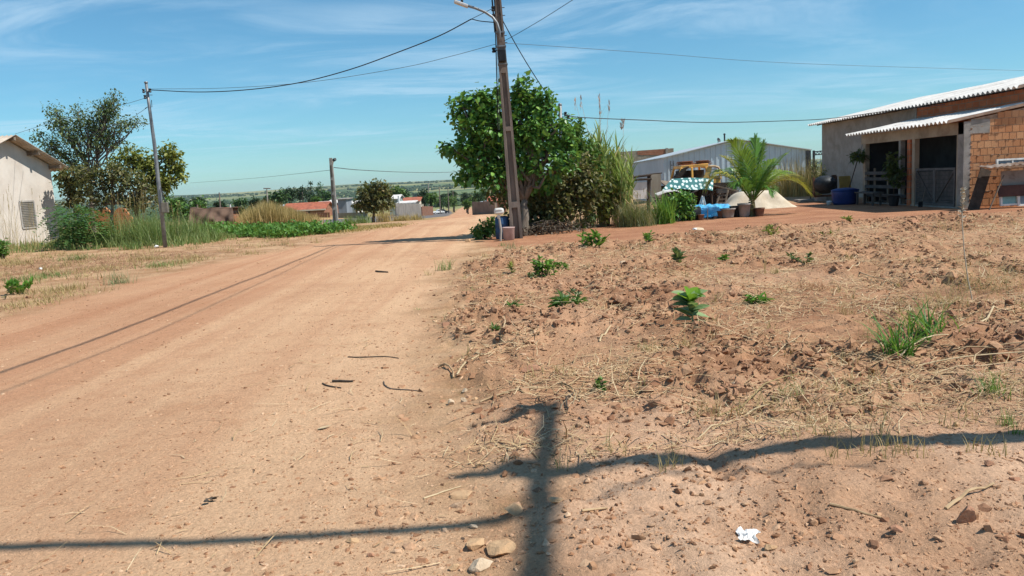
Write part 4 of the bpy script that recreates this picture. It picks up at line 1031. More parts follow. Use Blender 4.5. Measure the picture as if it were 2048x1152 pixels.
# tall cane clump
YC = 24.6
b = gp(1207, YC); t = thing('cane_clump', 'tall clump of green and dry cane with long arching leaves', 'cane', b)
st = MB(); gl = MB(); dl = MB(); pl = MB()
for i in range(58):
    px = rng.normal(1208, 19) if i < 50 else rng.normal(1246, 4); q = gp(px, YC - .25 + rng.normal(0, .3)); Hc = (D(px, 215 + abs(px - 1203) * 1.6 + rng.uniform(0, 85), YC)[2] - q[2]) * .82
    l = np.array([(px - 1205) * .004 + rng.normal(0, .05), rng.normal(0, .08), 0]); tip = q + l * Hc * .6 + np.array([0, 0, Hc]); mid = q + (tip - q) * .5 - l * .1
    st.tube([q, mid, tip], [.018, .014, .006], 5)
    for k in range(18):
        s = .28 + .72 * k / 18 + rng.normal(0, .03); p = q + (tip - q) * s
        L = .75 + .3 * rng.random(); az = rng.uniform(0, 6.28)
        tgt = gl if (s > .5 and rng.random() < .80) else dl
        if tgt is gl: blades(tgt, p[None], np.array([L * (.55 + .5 * s * rng.random())]), np.array([L * .36]), np.array([.085]), np.array([az]), seg=5, curl=1.9)
        else: blades(tgt, p[None], np.array([L * rng.uniform(-.75, .2)]), np.array([L * .4]), np.array([.04]), np.array([az]), seg=4, curl=.8)
st.build('stalks', pm('cane_stalk', (.40, .30, .13), (.28, .19, .08), 7, .7), t)
gl.build('green_leaves', leafm('cane_leaf', (.22, .32, .08), (.42, .50, .18), (.58, .50, .22), tr=.4), t); dl.build('dry_leaves', leafm('cane_dry', (.42, .30, .14), (.62, .47, .25), tr=.3, rough=.8), t)
for px, py, l in ((1198, 188, 0), (1200, 205, 0), (1150, 200, 0), (1161, 195, 0), (1218, 205, 0), (1247, 242, 1)):
    q = gp(1205 if px < 1240 else 1245, YC); tip = D(px, py, YC)
    pl.tube([q + (0, 0, 1.2), (q + tip) / 2 + (0, 0, .4), tip], [.008, .006, .003], 4)
    nn = 40 if l else 18; s = rng.random(nn) * (.30 if l else .4); leaves(pl, tip - np.column_stack([rng.normal(0, .015, nn) + (s * .25 if l else 0), rng.normal(0, .02, nn), s]), nrm(rdir(nn) * (.7 if l else .2) + np.array([0, 0, 1.])), np.full(nn, .15 if l else .12), .08, n6=False)
pl.build('plumes', pm('plume', (.42, .27, .19), (.52, .36, .26), 9, .9), t)
# shrubs below the cane and along the driveway edge
bush(1215, 24.0, [(1200, 385, 25, 30), (1222, 395, 26, 32), (1232, 382, 16, 22), (1185, 415, 22, 22), (1215, 425, 36, 16)], 'loose yellowish green shrub at the foot of the cane', LFYEL, 170, 12, .15, .10, n6=True, limbs=30)
bush(1180, 23.6, [(1176, 438, 8, 12), (1184, 432, 8, 12)], 'little dark plant standing alone at the driveway edge', LFGREY, 18, 10, .06, .10)
tuft('grass_clump', 'low bright green clump between the stakes and the yellowish shrub', 'grass', gp(1163, 23.8), 160, .34, .18, .02, .16, GRG)
tuft('grass_clump', 'wide clump of grey green grass with dry stems at the driveway edge', 'grass', gp(1272, 23.3), 900, .66, .52, .016, .22, leafm('silver_grass', (.10, .13, .05), (.26, .27, .13), (.40, .32, .18), tr=.3), (24, 1.0, DRYG))
tuft('grass_clump', 'bright green strap leaved clump beside the dark leafy shrub', 'grass', gp(1327, 23.8), 260, .72, .42, .035, .13, leafm('strap_leaf', (.07, .20, .03), (.20, .38, .06), tr=.4))
bush(1372, 24.6, [(1362, 400, 22, 16), (1350, 420, 20, 18), (1374, 412, 16, 18), (1364, 434, 24, 10)], 'dark glossy leafy shrub beside the blue tarpaulin', LFBIG, 110, 13, .14, .11, n6=True)

# ================================================================== left side of the road
YA = 36.
airy = [(228, 205, 20, 14), (205, 225, 24, 18), (160, 222, 16, 12), (180, 250, 36, 22), (110, 222, 16, 8), (120, 245, 26, 16), (235, 250, 26, 12), (262, 245, 18, 7), (150, 275, 40, 20), (205, 275, 30, 18), (90, 285, 24, 14), (115, 300, 20, 16), (130, 320, 22, 18), (235, 285, 16, 8), (165, 305, 26, 16), (215, 215, 12, 16), (75, 272, 14, 8), (92, 312, 16, 10), (230, 190, 10, 8), (275, 243, 16, 6)]
tree('airy_tree', 'tall thin leaved tree with open crown behind the grey house', 'tree', gp(182, YA), pxlobes(airy, YA, 1.0), LFGREY, BARK, 520, 16, .24, .105, trunk_r=.09, fork=D(180, 360, YA), limbs=120, inner=.15, w=.3)
YB = 32.5
bushy = [(340, 300, 16, 12), (345, 325, 22, 20), (330, 355, 28, 20), (300, 345, 24, 20), (355, 350, 16, 14), (320, 375, 22, 12), (265, 310, 26, 16), (240, 330, 26, 16), (285, 320, 20, 20), (335, 310, 20, 14)]
tree('spreading_tree', 'spreading tree with yellow green outer leaves behind the steel pole', 'tree', gp(268, YB), pxlobes(bushy, YB, 1.0), LFYEL, BARKD, 250, 13, .17, .14, trunk_r=.09, fork=D(275, 395, YB), limbs=70, inner=.25, n6=True)
brn = [(225, 345, 32, 18), (200, 360, 26, 18), (255, 362, 32, 20), (225, 385, 36, 14), (170, 345, 18, 16), (290, 380, 22, 16), (180, 385, 18, 16), (205, 408, 20, 12), (270, 405, 26, 16), (305, 400, 20, 16), (245, 400, 14, 10), (172, 412, 16, 14)]
tree('brownish_tree', 'twiggy tree with brownish olive leaves between house and steel pole', 'tree', gp(222, YB - 1.2), pxlobes(brn, YB - 1.2, 1.0), LFDRY, BARK, 330, 12, .2, .12, trunk_r=.07, fork=D(225, 410, YB - 1.2), limbs=110, inner=.15)
tree('dark_tree', 'dark small leaved tree touching the corner of the grey house', 'tree', gp(152, 33.), pxlobes([(150, 350, 26, 14), (135, 370, 18, 14), (160, 380, 22, 18), (125, 352, 10, 8), (140, 398, 16, 12)], 33., 1.0), LFDRY, BARKD, 110, 13, .18, .15, trunk_r=.06, limbs=20, n6=True)
# orange ruin behind the trees
c0 = D(172, 420, 39.5); c1 = D(262, 420, 39.5); c0[2] = c1[2] = gz(c0[0], 39.5)
t = thing('brick_ruin', 'broken orange brick wall seen between the trees on the left', 'wall', c0)
mb = MB(); hh = [1.05, 1.4, 1.38, 1.5, 1.2, 1.45, 1.4, .9]; n = len(hh); dv = (c1 - c0) / (n - 1)
mb.prism([c0 - (0, 0, .2), c1 - (0, 0, .2)] + [c0 + dv * i + (0, 0, hh[i]) for i in range(n - 1, -1, -1)], (0, .15, 0)); mb.build('wall', brickm('ruin_brick', (.52, .23, .10), (.42, .17, .075), (.38, .25, .16)), t)
# bush with feathery leaves and others near the house
YQ = 27.2
t = thing('feathery_bush', 'green bush with drooping feathery leaves beside the house corner', 'bush', gp(160, YQ)); mb = MB(); sb = MB()
L = pxlobes([(150, 430, 34, 22), (180, 455, 34, 22), (140, 465, 30, 20), (165, 480, 42, 14), (195, 440, 18, 18), (118, 450, 14, 20), (105, 418, 14, 6)], YQ, .9)
c, d, k = lobe_pts(L, 250, .3)
for p, dd in zip(c, d):
    az = math.atan2(dd[1], dd[0]) + rng.normal(0, .5); ln = .40 + .2 * rng.random(); tt = np.linspace(0, 1, 8)
    ax_ = np.stack([np.cos(az) * ln * tt, np.sin(az) * ln * tt, ln * (.35 * tt - .75 * tt ** 2)], 1) + p
    side = np.array([-math.sin(az), math.cos(az), -.2])
    for sgn in (-1, 1): leaves(mb, ax_[1:], np.repeat((side * sgn + np.array([math.cos(az) * .5, math.sin(az) * .5, -.1]))[None], 7, 0), np.full(7, .13), .22, n6=False)
mb.build('foliage', leafm('feather_leaf', (.035, .11, .03), (.10, .22, .055), tr=.35), t)
for l in L: limb(sb, gp(160, YQ) - (0, 0, .05), l[:3], .03, .008, .15, 5, 5)
sb.build('stems', BARKD, t)
bush(1, 24.0, [(1, 495, 9, 14), (-10, 500, 14, 18)], 'bright green shrub cut by the left edge of the view', LFMID, 40, 12, .12, .12)
YW = 29.
bush(215, 29.5, [(218, 470, 20, 10), (196, 478, 16, 10)], 'low pale green weed clump beside the feathery bush', LFMID, 40, 12, .1, .1)
t = tuft('grass_clump', 'tall feathery green grass clump left of the steel pole', 'grass', gp(278, 27.6), 700, 1.0, .6, .022, .50, GRG, (30, 1.7, DRYG))
t = tuft('grass_clump', 'green grass clump just left of the foot of the steel pole', 'grass', gp(305, 27.), 520, .85, .5, .02, .32, GRG)
t = tuft('grass_clump', 'green grass clump right of the foot of the steel pole', 'grass', gp(365, 28.), 700, .80, .5, .022, .48, GRG, (16, 1.3, DRYG))
t = tuft('dry_grass_stems', 'tall dry grass stems standing before the shuttered window', 'grass', gp(66, 28.2), 60, 1.0, .45, .012, .55, DRYG, (14, 1.5, DRYG))
t = tuft('dry_grass_stems', 'sparse tall dry stems at the left end of the grey house', 'grass', gp(8, 27.2), 60, 1.5, .7, .012, .4, DRYG, (16, 2.1, DRYG))
# weeds along the left side: grass and broad leaves beyond counting
def scatter_px(poly, n):
    P = np.array([G(*p) for p in poly]); lo, hi = P.min(0), P.max(0); out = []
    while sum(len(o) for o in out) < n:
        q = rng.uniform(lo, hi, (n * 3, 2)); out.append(q[poly_sd(q[:, 0], q[:, 1], P) > 0])
    return np.concatenate(out)[:n]
mb = MB()
p = scatter_px([(-60, 512), (100, 503), (230, 503), (345, 496), (480, 478), (560, 474), (560, 462), (420, 466), (330, 475), (200, 483), (-60, 492)], 420)
q = np.repeat(p, 26, 0) + rng.normal(0, .14, (len(p) * 26, 2)); n = len(q); hs_ = .05 + .42 * (fbm(q[:, 0] * .5, q[:, 1] * .5, 61, 3) + .5).clip(0, 1)
blades(mb, on(q, -.01), hs_ * (.6 + .7 * rng.random(n)), hs_ * .7 * rng.random(n), .022 + .012 * rng.random(n), seg=3)
p = scatter_px([(-60, 490), (200, 482), (420, 466), (470, 455), (330, 458), (100, 470), (-60, 478)], 300)
q = np.repeat(p, 24, 0) + rng.normal(0, .2, (len(p) * 24, 2)); n = len(q)
blades(mb, on(q, -.01), (.12 + .95 * (fbm(q[:, 0] * .45, q[:, 1] * .45, 67, 3) + .45).clip(0, 1)) * (.5 + .7 * rng.random(n)), .5 * rng.random(n), .028 + .012 * rng.random(n), seg=3)
tag(mb.build('tall_grass', GRG), 'uneven band of green weedy grass along the left side of the road', 'grass', kind='stuff')
mb = MB()
p = scatter_px([(470, 474), (560, 477), (690, 465), (705, 460), (610, 461), (470, 465)], 520)
for hh in (.02, .08, .14):
    q = p + rng.normal(0, .15, p.shape); k = fbm(q[:, 0] * .4, q[:, 1] * .4, 71, 3) > (hh - .3); q = q[k]; P = np.repeat(on(q, hh), 9, 0) + rng.normal(0, .09, (len(q) * 9, 3))
    leaves(mb, P, rdir(len(P)) + np.array([0, 0, .4]), np.full(len(P), .12), .4, n6=True)
p = scatter_px([(340, 482), (480, 474), (480, 462), (340, 470)], 160)
P = np.repeat(on(p, .2), 9, 0) + rng.normal(0, .12, (len(p) * 9, 3)); leaves(mb, P, rdir(len(P)) + np.array([0, 0, .4]), np.full(len(P), .15), .35, n6=True)
tag(mb.build('undergrowth', leafm('creeper_leaf', (.06, .16, .025), (.14, .29, .05), tr=.35)), 'bright green leafy creepers along the far left roadside', 'undergrowth', kind='stuff')
# dry tan grass mound and rusty plants beyond
mb = MB()
p = np.array([(D(rng.normal(548, 30), 440, Y)[0], Y) for Y in rng.uniform(41, 50, 420)]); q = np.repeat(p, 26, 0) + rng.normal(0, .22, (420 * 26, 2)); n = len(q)
blades(mb, on(q, -.02), (.75 + .85 * rng.random(n)) * (.6 + .5 * (1 - np.abs(q[:, 0] / q[:, 1] + .298) / .05).clip(0, 1)), .5 * rng.random(n), .03 + .015 * rng.random(n), seg=3)
p = np.array([(D(rng.normal(600, 14), 440, Y)[0], Y) for Y in rng.uniform(44, 52, 120)]); q = np.repeat(p, 22, 0) + rng.normal(0, .22, (120 * 22, 2)); n = len(q)
blades(mb, on(q, -.02), .8 * (.4 + .7 * rng.random(n)), .4 * rng.random(n), .03 + .015 * rng.random(n), seg=3)
tag(mb.build('tan_grass', GRY), 'mound of tall tan dry grass right of the brown tarpaulin', 'grass', kind='stuff')
bush(505, 42, [(505, 448, 16, 8), (530, 450, 22, 8)], 'low reddish brown dry bush before the tan grass', leafm('rusty_leaf', (.13, .05, .03), (.22, .10, .06), tr=.2), 60, 14, .18, .14)
bush(420, 44, [(388, 420, 16, 10), (360, 425, 26, 14), (340, 410, 14, 12), (405, 410, 10, 8)], 'dark green bush left of the brown tarpaulin', LFMID, 110, 14, .25, .16)
bush(480, 52, [(478, 430, 12, 10), (490, 425, 14, 10)], 'bush right of the brown tarpaulin', LFOLIVE, 50, 14, .22, .16)
# brown tarpaulin thrown over a stack
YB2 = 43.
b0 = gp(422, YB2); t = thing('covered_stack', 'stack covered by a sagging brown tarpaulin between posts', 'tarpaulin', b0)
nx, nz = 40, 16; V = []
for j in range(nz):
    for i in range(nx):
        s = i / (nx - 1); r = j / (nz - 1); px = 381 + 84 * s; sagv = 3.5 * abs(math.sin(s * math.pi * 2)) if s < .5 else 2.0 * math.sin((s - .5) * 2 * math.pi)
        py = 415 + sagv + (448 + 4 * math.sin(s * 9) - 415) * r; c = D(px, py, YB2 - .25 - .55 * r)
        fold = (.10 * math.sin(s * 26 + 5 * r) + .07 * math.sin(s * 11 - 7 * r + 1)) * (.3 + r); c[1] -= fold; c[0] += (s - .5) * .25 * r; V.append(c)
mb = MB(); n0 = len(V); Vb = [v + np.array([0, .03, 0]) for v in V]
f = [(j * nx + i, (j + 1) * nx + i, (j + 1) * nx + i + 1, j * nx + i + 1) for j in range(nz - 1) for i in range(nx - 1)]
mb.add(V, f); mb.add(Vb, [q[::-1] for q in f])
top0, top1 = D(381, 415, YB2 - .25), D(465, 415, YB2 - .25)
mb.prism([V[i] for i in range(nx)] + [V[i] + np.array([0, 1.6, -.05]) for i in range(nx - 1, -1, -1)], (0, 0, .02))
mb.build('tarpaulin', pm('brown_cloth', (.16, .10, .07), (.115, .07, .05), 2.5, .9, .3, 20), t, smooth=True)
mb = MB(); a, b = D(384, 448, YB2), D(462, 448, YB2); mb.span((a[0], YB2 + .1, b0[2]), (b[0], YB2 + 1.4, top0[2] - .12)); mb.build('stack', BRICKF, t)
for px in (395, 461): mb = MB(); mb.tube([gp(px, YB2 + .3), D(px - .5, 409, YB2 + .3)], .04, 6); mb.build('post', WHITEP if px > 400 else WOOD, t)
c, w, h = ext(464, 440, 490, 458, 46); t = thing('metal_sheet', 'bent grey metal sheet lying beside the brown tarpaulin', 'sheet', (c[0], 46, gz(c[0], 46)))
g0 = gz(c[0], 46); mb = MB(); mb.corr((c[0] - w / 2, 45.6, g0 + .12), (w * .5, .1, .32), (0, .9, .1), 6, .015, .01); mb.corr((c[0], 45.7, g0 + .44), (w * .5, 0, -.3), (0, .9, .1), 6, .015, .01); mb.build('sheet', STEEL, t)
# the small tree by the lamp pole
YS_ = 56.
sm = [(750, 372, 22, 12), (735, 385, 20, 14), (768, 385, 18, 14), (752, 395, 30, 16), (725, 405, 14, 10), (775, 408, 14, 12), (750, 412, 30, 10), (722, 412, 10, 6)]
tree('small_tree', 'small dark round tree standing by the road right of the lamp pole', 'tree', gp(746, YS_), pxlobes(sm, YS_, 1.0), LFDRY, BARKD, 260, 12, .24, .22, trunk_r=.10, fork=D(748, 420, YS_), limbs=40, inner=.25)
for px, Y, h, lab, mt in ((768, 54, .8, 'clump of dry brown grass right of the small tree', GRY), (832, 60, .5, 'low tuft of brown grass at the dirt road edge near the asphalt', GRY), (797, 58, .4, 'small tuft of dry grass between the small tree and the asphalt', GRY), (725, 52, .5, 'greenish grass tuft left of the small tree', GRG), (700, 50, .5, 'weed tuft at the foot of the lamp pole', GRG), (810, 57, .45, 'pale tuft beside the asphalt edge', GRY)):
    tuft('grass_tuft', lab, 'grass', gp(px, Y), 150, h, h * .7, .035, .25, mt, group='tufts along the left road edge')
mb = MB(); p = scatter_px([(640, 466), (700, 466), (790, 453), (800, 449), (700, 455), (620, 458)], 300); q = np.repeat(p, 16, 0) + rng.normal(0, .3, (300 * 16, 2)); n = len(q)
blades(mb, on(q, -.02), .13 * (.4 + .8 * rng.random(n)), .15 * rng.random(n), .03 + .01 * rng.random(n), seg=3)
tag(mb.build('verge_grass', GRY), 'short tan grass on the verge around the small tree', 'grass', kind='stuff')
# ================================================================== warehouse and yard on the right
def zb(x, Y): return gz(x, Y)
YWH = 56.
a = D(1329, 380, YWH); e0 = D(1329, 309, YWH); rg = D(1472, 281, YWH); e1 = D(1618, 306, YWH)
g0 = gz(a[0], YWH) - .3
wh = thing('metal_warehouse', 'low pale blue corrugated metal warehouse behind the coconut palm', 'warehouse', (a[0], YWH, g0))
x0, x1, xr = a[0], e1[0], (a[0] + e1[0]) / 2; ze, zr = (e0[2] + e1[2]) / 2, rg[2]
mb = MB()
nw = int((x1 - x0) / .36)                                              # ribbed front, sheets cut to the gable line
for i in range(nw):
    xa = x0 + (x1 - x0) * i / nw; xb = x0 + (x1 - x0) * (i + 1) / nw
    for fa, fb, dy in ((0, .72, 0), (.72, 1, -.045)):
        p, q = xa + (xb - xa) * fa, xa + (xb - xa) * fb
        hz = lambda x: zr - abs(x - xr) / (xr - x0) * (zr - ze)
        mb.prism([(p, YWH + dy, g0), (q, YWH + dy, g0), (q, YWH + dy, hz(q)), (p, YWH + dy, hz(p))], (0, .05 - dy, 0))
mb.build('gable_front', ZINC, wh)
sx = D(1258, 340, 78.)[0]
side = np.array([sx - x0, 22., 0])
mb = MB(); n = np.array([-side[1], side[0], 0]) / np.linalg.norm(side)
mb.prism([(x0, YWH + .06, g0), tuple(np.array([x0, YWH + .06, g0]) + side), tuple(np.array([x0, YWH + .06, ze]) + side), (x0, YWH + .06, ze)], n * -.06)
mb.build('side_wall', pm('side_zinc', (.46, .47, .52), (.39, .40, .45), .5, .6, metal=.2), wh)
mb = MB(); over = nrm(side) * -.25
mb.prism([np.array([x0 - .12, YWH, ze - .03]) + over, np.array([xr, YWH, zr + .06]) + over, np.array([xr, YWH, zr + .06]) + side, np.array([x0 - .12, YWH, ze - .03]) + side], (0, 0, .05))
mb.prism([np.array([xr, YWH, zr + .06]) + over, np.array([x1 + .12, YWH, ze - .03]) + over, np.array([x1 + .12, YWH, ze - .03]) + side, np.array([xr, YWH, zr + .06]) + side], (0, 0, .05))
mb.build('roof', ZINCL, wh)
# dish and vent pipe seen above the ridge
p = D(1449, 272, 60); t = thing('vent_pipe', 'short dark vent pipe rising above the warehouse roof', 'pipe', p); mb = MB(); mb.tube([p - (0, 0, .5), p + (0, 0, .12)], .06, 8); mb.lathe([(.09, .1), (.1, .14), (.02, .2)], p, 8); mb.build('pipe', DSTEEL, t)
p = D(1436, 281, 58); t = thing('roof_dish', 'tiny dark dish on the warehouse roof left of the vent pipe', 'dish', p); mb = MB(); mb.lathe([(.02, 0), (.12, .03), (.17, .09), (.15, .09), (.02, .03)], p, 12, (.5, -.7, .4)); mb.tube([p - (0, 0, .25), p], .02, 6); mb.build('dish', DSTEEL, t)
# tall unfinished wall behind the warehouse
Yb = 92.; a, b = D(1236, 330, Yb), D(1348, 330, Yb); top = D(1255, 303, Yb)[2]; top2 = D(1335, 297, Yb)[2]
t = thing('block_building', 'long unfinished grey block building rising behind the warehouse', 'building', (a[0], Yb, gz(a[0], Yb)))
mb = MB(); mb.prism([(a[0], Yb, gz(a[0], Yb) - .5), (b[0], Yb, gz(b[0], Yb) - .5), (b[0], Yb, top2), (a[0], Yb, top)], (0, 10, 0)); mb.build('wall', brickm('old_block', (.34, .29, .23), (.27, .23, .18), (.2, .18, .15), .6, .3, .02), t)
mb = MB(); c = D(1318, 300, Yb); mb.prism([(D(1275, 306, Yb)[0], Yb - .03, top - .45), (D(1331, 306, Yb)[0], Yb - .03, top2 - .75), (D(1331, 306, Yb)[0], Yb - .03, top2 - .05), (D(1275, 306, Yb)[0], Yb - .03, top - .02)], (0, .03, 0)); mb.build('brick_band', BRICKF, t)
mb = MB(); mb.prism([(D(1331, 306, Yb)[0], Yb - .1, top2 - 1), (D(1336, 306, Yb)[0], Yb - .1, top2 - 1), (D(1336, 306, Yb)[0], Yb - .1, top2 + .05), (D(1331, 306, Yb)[0], Yb - .1, top2 + .05)], (0, .1, 0)); mb.build('corner_post', CONCG, t)
# steel gantry between warehouse and house
Yg = 48.; t = thing('steel_gantry', 'dark steel frame with lattice beam between warehouse and brick house', 'gantry', gp(1622, Yg))
for px, w in ((1617, .26), (1628, .12)):
    b = gp(px, Yg); tpz = D(px, 301, Yg); mb = MB(); mb.bar(b, (b[0], Yg, tpz[2]), w, w * .7, (0, 1, 0)); mb.build('column', DSTEEL, t)
mb = MB(); p, q = D(1626, 304, Yg), D(1680, 298, Yg); r, s = D(1626, 310, Yg), D(1680, 306, Yg); mb.bar(p, q, .06, .06); mb.bar(r, s, .06, .06)
for i in range(9):
    k = i / 9; k2 = (i + 1) / 9; mb.bar(r + (s - r) * k, p + (q - p) * (k + k2) / 2, .03, .03); mb.bar(p + (q - p) * (k + k2) / 2, r + (s - r) * k2, .03, .03)
mb.build('lattice_beam', DSTEEL, t)
# tall dry grass behind the palm
for px, Y, lab, hx in ((1592, 40, 'tall dry tan grass between warehouse front and gantry', 1.35), (1632, 41, 'tall dry tan grass at the foot of the gantry', 1.2)):
    tuft('tall_dry_grass', lab, 'grass', gp(px, Y), 900, hx, .5, .03, .8, GRY, (40, hx * 1.35, DRYG))
bush(1620, 33, [(1640, 350, 14, 22), (1630, 330, 10, 12)], 'dry brown shrub beside the mixer drum', LFDRY, 30, 12, .1, .08, limbs=20)

# rickety wooden fence with white panel
Yf = 29.5; t = thing('rough_fence', 'rickety dark pole fence with a pale panel beside the cane', 'fence', gp(1290, Yf))
for px, top in ((1259, 352), (1264, 350), (1297, 350)):
    b = gp(px, Yf); mb = MB(); mb.tube([b, D(px + 1, top, Yf)], .07 if px != 1264 else .05, 7); mb.build('post', DARKW, t)
for (xa, ya, xb, yb) in ((1254, 357, 1302, 350), (1252, 362, 1303, 358), (1286, 351, 1324, 346)):
    mb = MB(); mb.tube([D(xa, ya, Yf - .08), D((xa + xb) / 2, (ya + yb) / 2 - .8, Yf - .08), D(xb, yb, Yf - .08)], .045 if xb < 1310 else .022, 6); mb.build('rail', DARKW, t)
c, w, h = ext(1264, 365, 1294, 398, Yf); mb = MB(); mb.box((c[0], Yf - .03, c[2]), (w, .03, h)); mb.build('panel', pm('pale_panel', (.72, .69, .64), (.58, .55, .5), 2.5, .8, stretch=(1, 1, .3), stain=(.25, .2, .15), sscale=3), t)
c, w, h = ext(1302, 350, 1322, 395, Yf + 1.2); t = thing('ply_board', 'tan board standing upright right of the pale fence panel', 'board', (c[0], Yf + 1.2, gz(c[0], Yf + 1))); mb = MB(); mb.box((c[0], Yf + 1.2, c[2] - .1), (w, .04, h + .3)); mb.build('board', pm('tan_ply', (.34, .29, .22), (.25, .2, .145), 3, .85, stretch=(1, 1, .3)), t)
t = thing('leaning_ladder', 'thin dark ladder leaning against the warehouse front', 'ladder', gp(1345, 54)); mb = MB()
for dx in (-4, 4): mb.bar(gp(1347 + dx, 54.), D(1344 + dx * .7, 322, 55.8), .06, .06)
for k in range(9): mb.bar(gp(1343, 54.) * (1 - k / 9) + D(1341.2, 322, 55.8) * k / 9, gp(1351, 54.) * (1 - k / 9) + D(1346.8, 322, 55.8) * k / 9, .035, .035)
mb.build('frame', DSTEEL, t)

# old orange truck cab behind the work shelter
Yt = 34.; c = D(1395, 360, Yt); gt = gz(c[0], Yt); s = Yt / F
def tz(py): return D(1395, py, Yt)[2]
xa, xb = D(1360, 350, Yt)[0], D(1417, 350, Yt)[0]; zr_, zs, zl = tz(334), tz(358), gt + .45
ORG = pm('faded_orange', (.80, .43, .10), (.70, .35, .08), 2, .55, stain=(.2, .1, .05), sscale=2, samt=.5)
t = thing('old_truck_cab', 'faded orange old truck cab with dark window openings', 'truck', (c[0], Yt, gt))
mb = MB()
mb.span((xa - .1, Yt, zl), (xb + .5, Yt + 1.7, zs))                                  # lower body
r0 = [(xa + .06, Yt + .1, zr_ - .04), (xb + .02, Yt + .06, zr_), (xb - .05, Yt + 1.6, zr_), (xa + .06, Yt + 1.6, zr_ - .04)]
mb.prism(r0, (0, 0, .13))
for p, q, w in (((xa - .06, Yt + .05, zs), (xa + .10, Yt + .12, zr_), .11), ((xb + .04, Yt + .03, zs), (xb - .02, Yt + .08, zr_), .2), ((xa + .52, Yt + .03, zs), (xa + .52, Yt + .08, zr_), .09), ((xb + .06, Yt + 1.6, zs), (xb - .02, Yt + 1.55, zr_), .09), ((xa - .06, Yt + 1.6, zs), (xa + .08, Yt + 1.55, zr_), .09)): mb.bar(p, q, w, .08, (0, 1, 0))
mb.build('body', ORG, t, bevel=.02)
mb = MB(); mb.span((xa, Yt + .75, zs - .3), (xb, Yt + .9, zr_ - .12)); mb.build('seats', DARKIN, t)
mb = MB(); zt = tz(333); P = [D(1440, 357, Yt), D(1440, 342, Yt), D(1437, 335, Yt), D(1430, 332.5, Yt), D(1418, 332.5, Yt)]; mb.tube(P, .05, 8); mb.tube([p + np.array([0, 1.4, 0]) for p in P], .05, 8); mb.build('roll_bar', pm('pale_orange', (.50, .36, .22), (.4, .28, .16), 3, .6), t)
mb = MB(); mb.prism([D(1420, 352, Yt - .02), D(1436, 352, Yt - .02), D(1434, 337, Yt - .02), D(1424, 337, Yt - .02)], (0, .02, 0)); mb.build('rear_window', pm('glass_reflection', (.60, .62, .62), (.48, .5, .5), 3, .3), t)  # whitish reflection put into the glass colour
mb = MB(); mb.prism([D(1416, 358, Yt), D(1444, 358, Yt), D(1443, 351, Yt), D(1421, 350, Yt), D(1424, 334, Yt), D(1416, 334, Yt), D(1406, 358, Yt)], (0, .06, 0)); mb.build('rear_panel', pm('yellow_paint', (.70, .46, .15), (.58, .36, .10), 3, .6), t)
for k, (xq, yq) in enumerate(((xa + .2, Yt + .15), (xb + .2, Yt + .15), (xa + .2, Yt + 1.5), (xb + .2, Yt + 1.5))):
    mb = MB(); mb.lathe([(.2, -.1), (.34, -.09), (.36, 0), (.34, .09), (.2, .1)], (xq, yq, gt + .35), 18, (0, 1, 0)); mb.build('wheel', BLACKP, t)
for px0, px1, py0, py1, lab, dz in ((1362, 1388, 328, 336, 'stack of brown planks tipped at the rear end of the truck cab', .2), (1398, 1421, 330, 336, 'small stack of orange brown boards on the front of the cab roof', 0)):
    c, w, h = ext(px0, py0, px1, py1, Yt + .5); t = thing('plank_stack', lab, 'planks', c, 'planks stacked on the old truck')
    mb = MB()
    for k in range(4): mb.box((c[0] + rng.normal(0, .03), c[1] + .45 + rng.normal(0, .05), zr_ + .115 + .02 + k * .04), (w * (1 - .05 * k), .9, .034), rng.normal(0, .03))
    mb.build('planks', pm('rusty_plank%d' % (dz > 0), (.30, .125, .06), (.20, .08, .04), 4, .85, stretch=(.3, 1, 1)), t)
    if dz:
        for k in range(7): q = D(1352 + k * 2.6, 357 - k * 3.4, Yt + .2); mb2 = MB(); mb2.box(q, (.28, .8, .05), 0, 0, -.35); mb2.build('plank', DARKW, t)
# dotted cloth over the shelter edge
Yd = 31.
t = thing('dotted_cloth', 'teal cloth with white dots hung over the edge of the work shelter', 'cloth', D(1375, 382, Yd))
nx, nz = 36, 10; V = []
for j in range(nz):
    for i in range(nx):
        s_, r = i / (nx - 1), j / (nz - 1); pxt = 1343 + 84 * s_; pxb = 1324 + 102 * s_
        px = pxt + (pxb - pxt) * r; py = 358 - 2.5 * math.sin(s_ * 3.1) + 23 * r + 1.3 * math.sin(s_ * 13) * r; q = D(px, py, Yd + .55 * (1 - r)); q[1] += .05 * math.sin(s_ * 30 + r * 3) * r; V.append(q)
mb = MB(); f = [(j * nx + i, (j + 1) * nx + i, (j + 1) * nx + i + 1, j * nx + i + 1) for j in range(nz - 1) for i in range(nx - 1)]
mb.add(V, f); mb.add([v + np.array([0, .015, -.005]) for v in V], [q[::-1] for q in f])
m, tt_, b_, o_ = nt('dotted_fabric'); tcx = nd(tt_, 'ShaderNodeTexCoord'); spx = nd(tt_, 'ShaderNodeSeparateXYZ'); mpx = nd(tt_, 'ShaderNodeCombineXYZ'); tt_.links.new(tcx.outputs['Object'], spx.inputs[0]); tt_.links.new(spx.outputs[0], mpx.inputs[0]); tt_.links.new(spx.outputs[2], mpx.inputs[1])
vo = nd(tt_, 'ShaderNodeTexVoronoi', voronoi_dimensions='2D'); vo.inputs['Scale'].default_value = 6.2; vo.inputs['Randomness'].default_value = .7; tt_.links.new(mpx.outputs[0], vo.inputs['Vector'])
tt_.links.new(mixc(tt_, remap(tt_, vo.outputs['Distance'], .26, .36), (.62, .72, .68), (.035, .15, .15)), b_.inputs['Base Color']); b_.inputs['Roughness'].default_value = .85
mb.build('cloth', m, t, smooth=True)
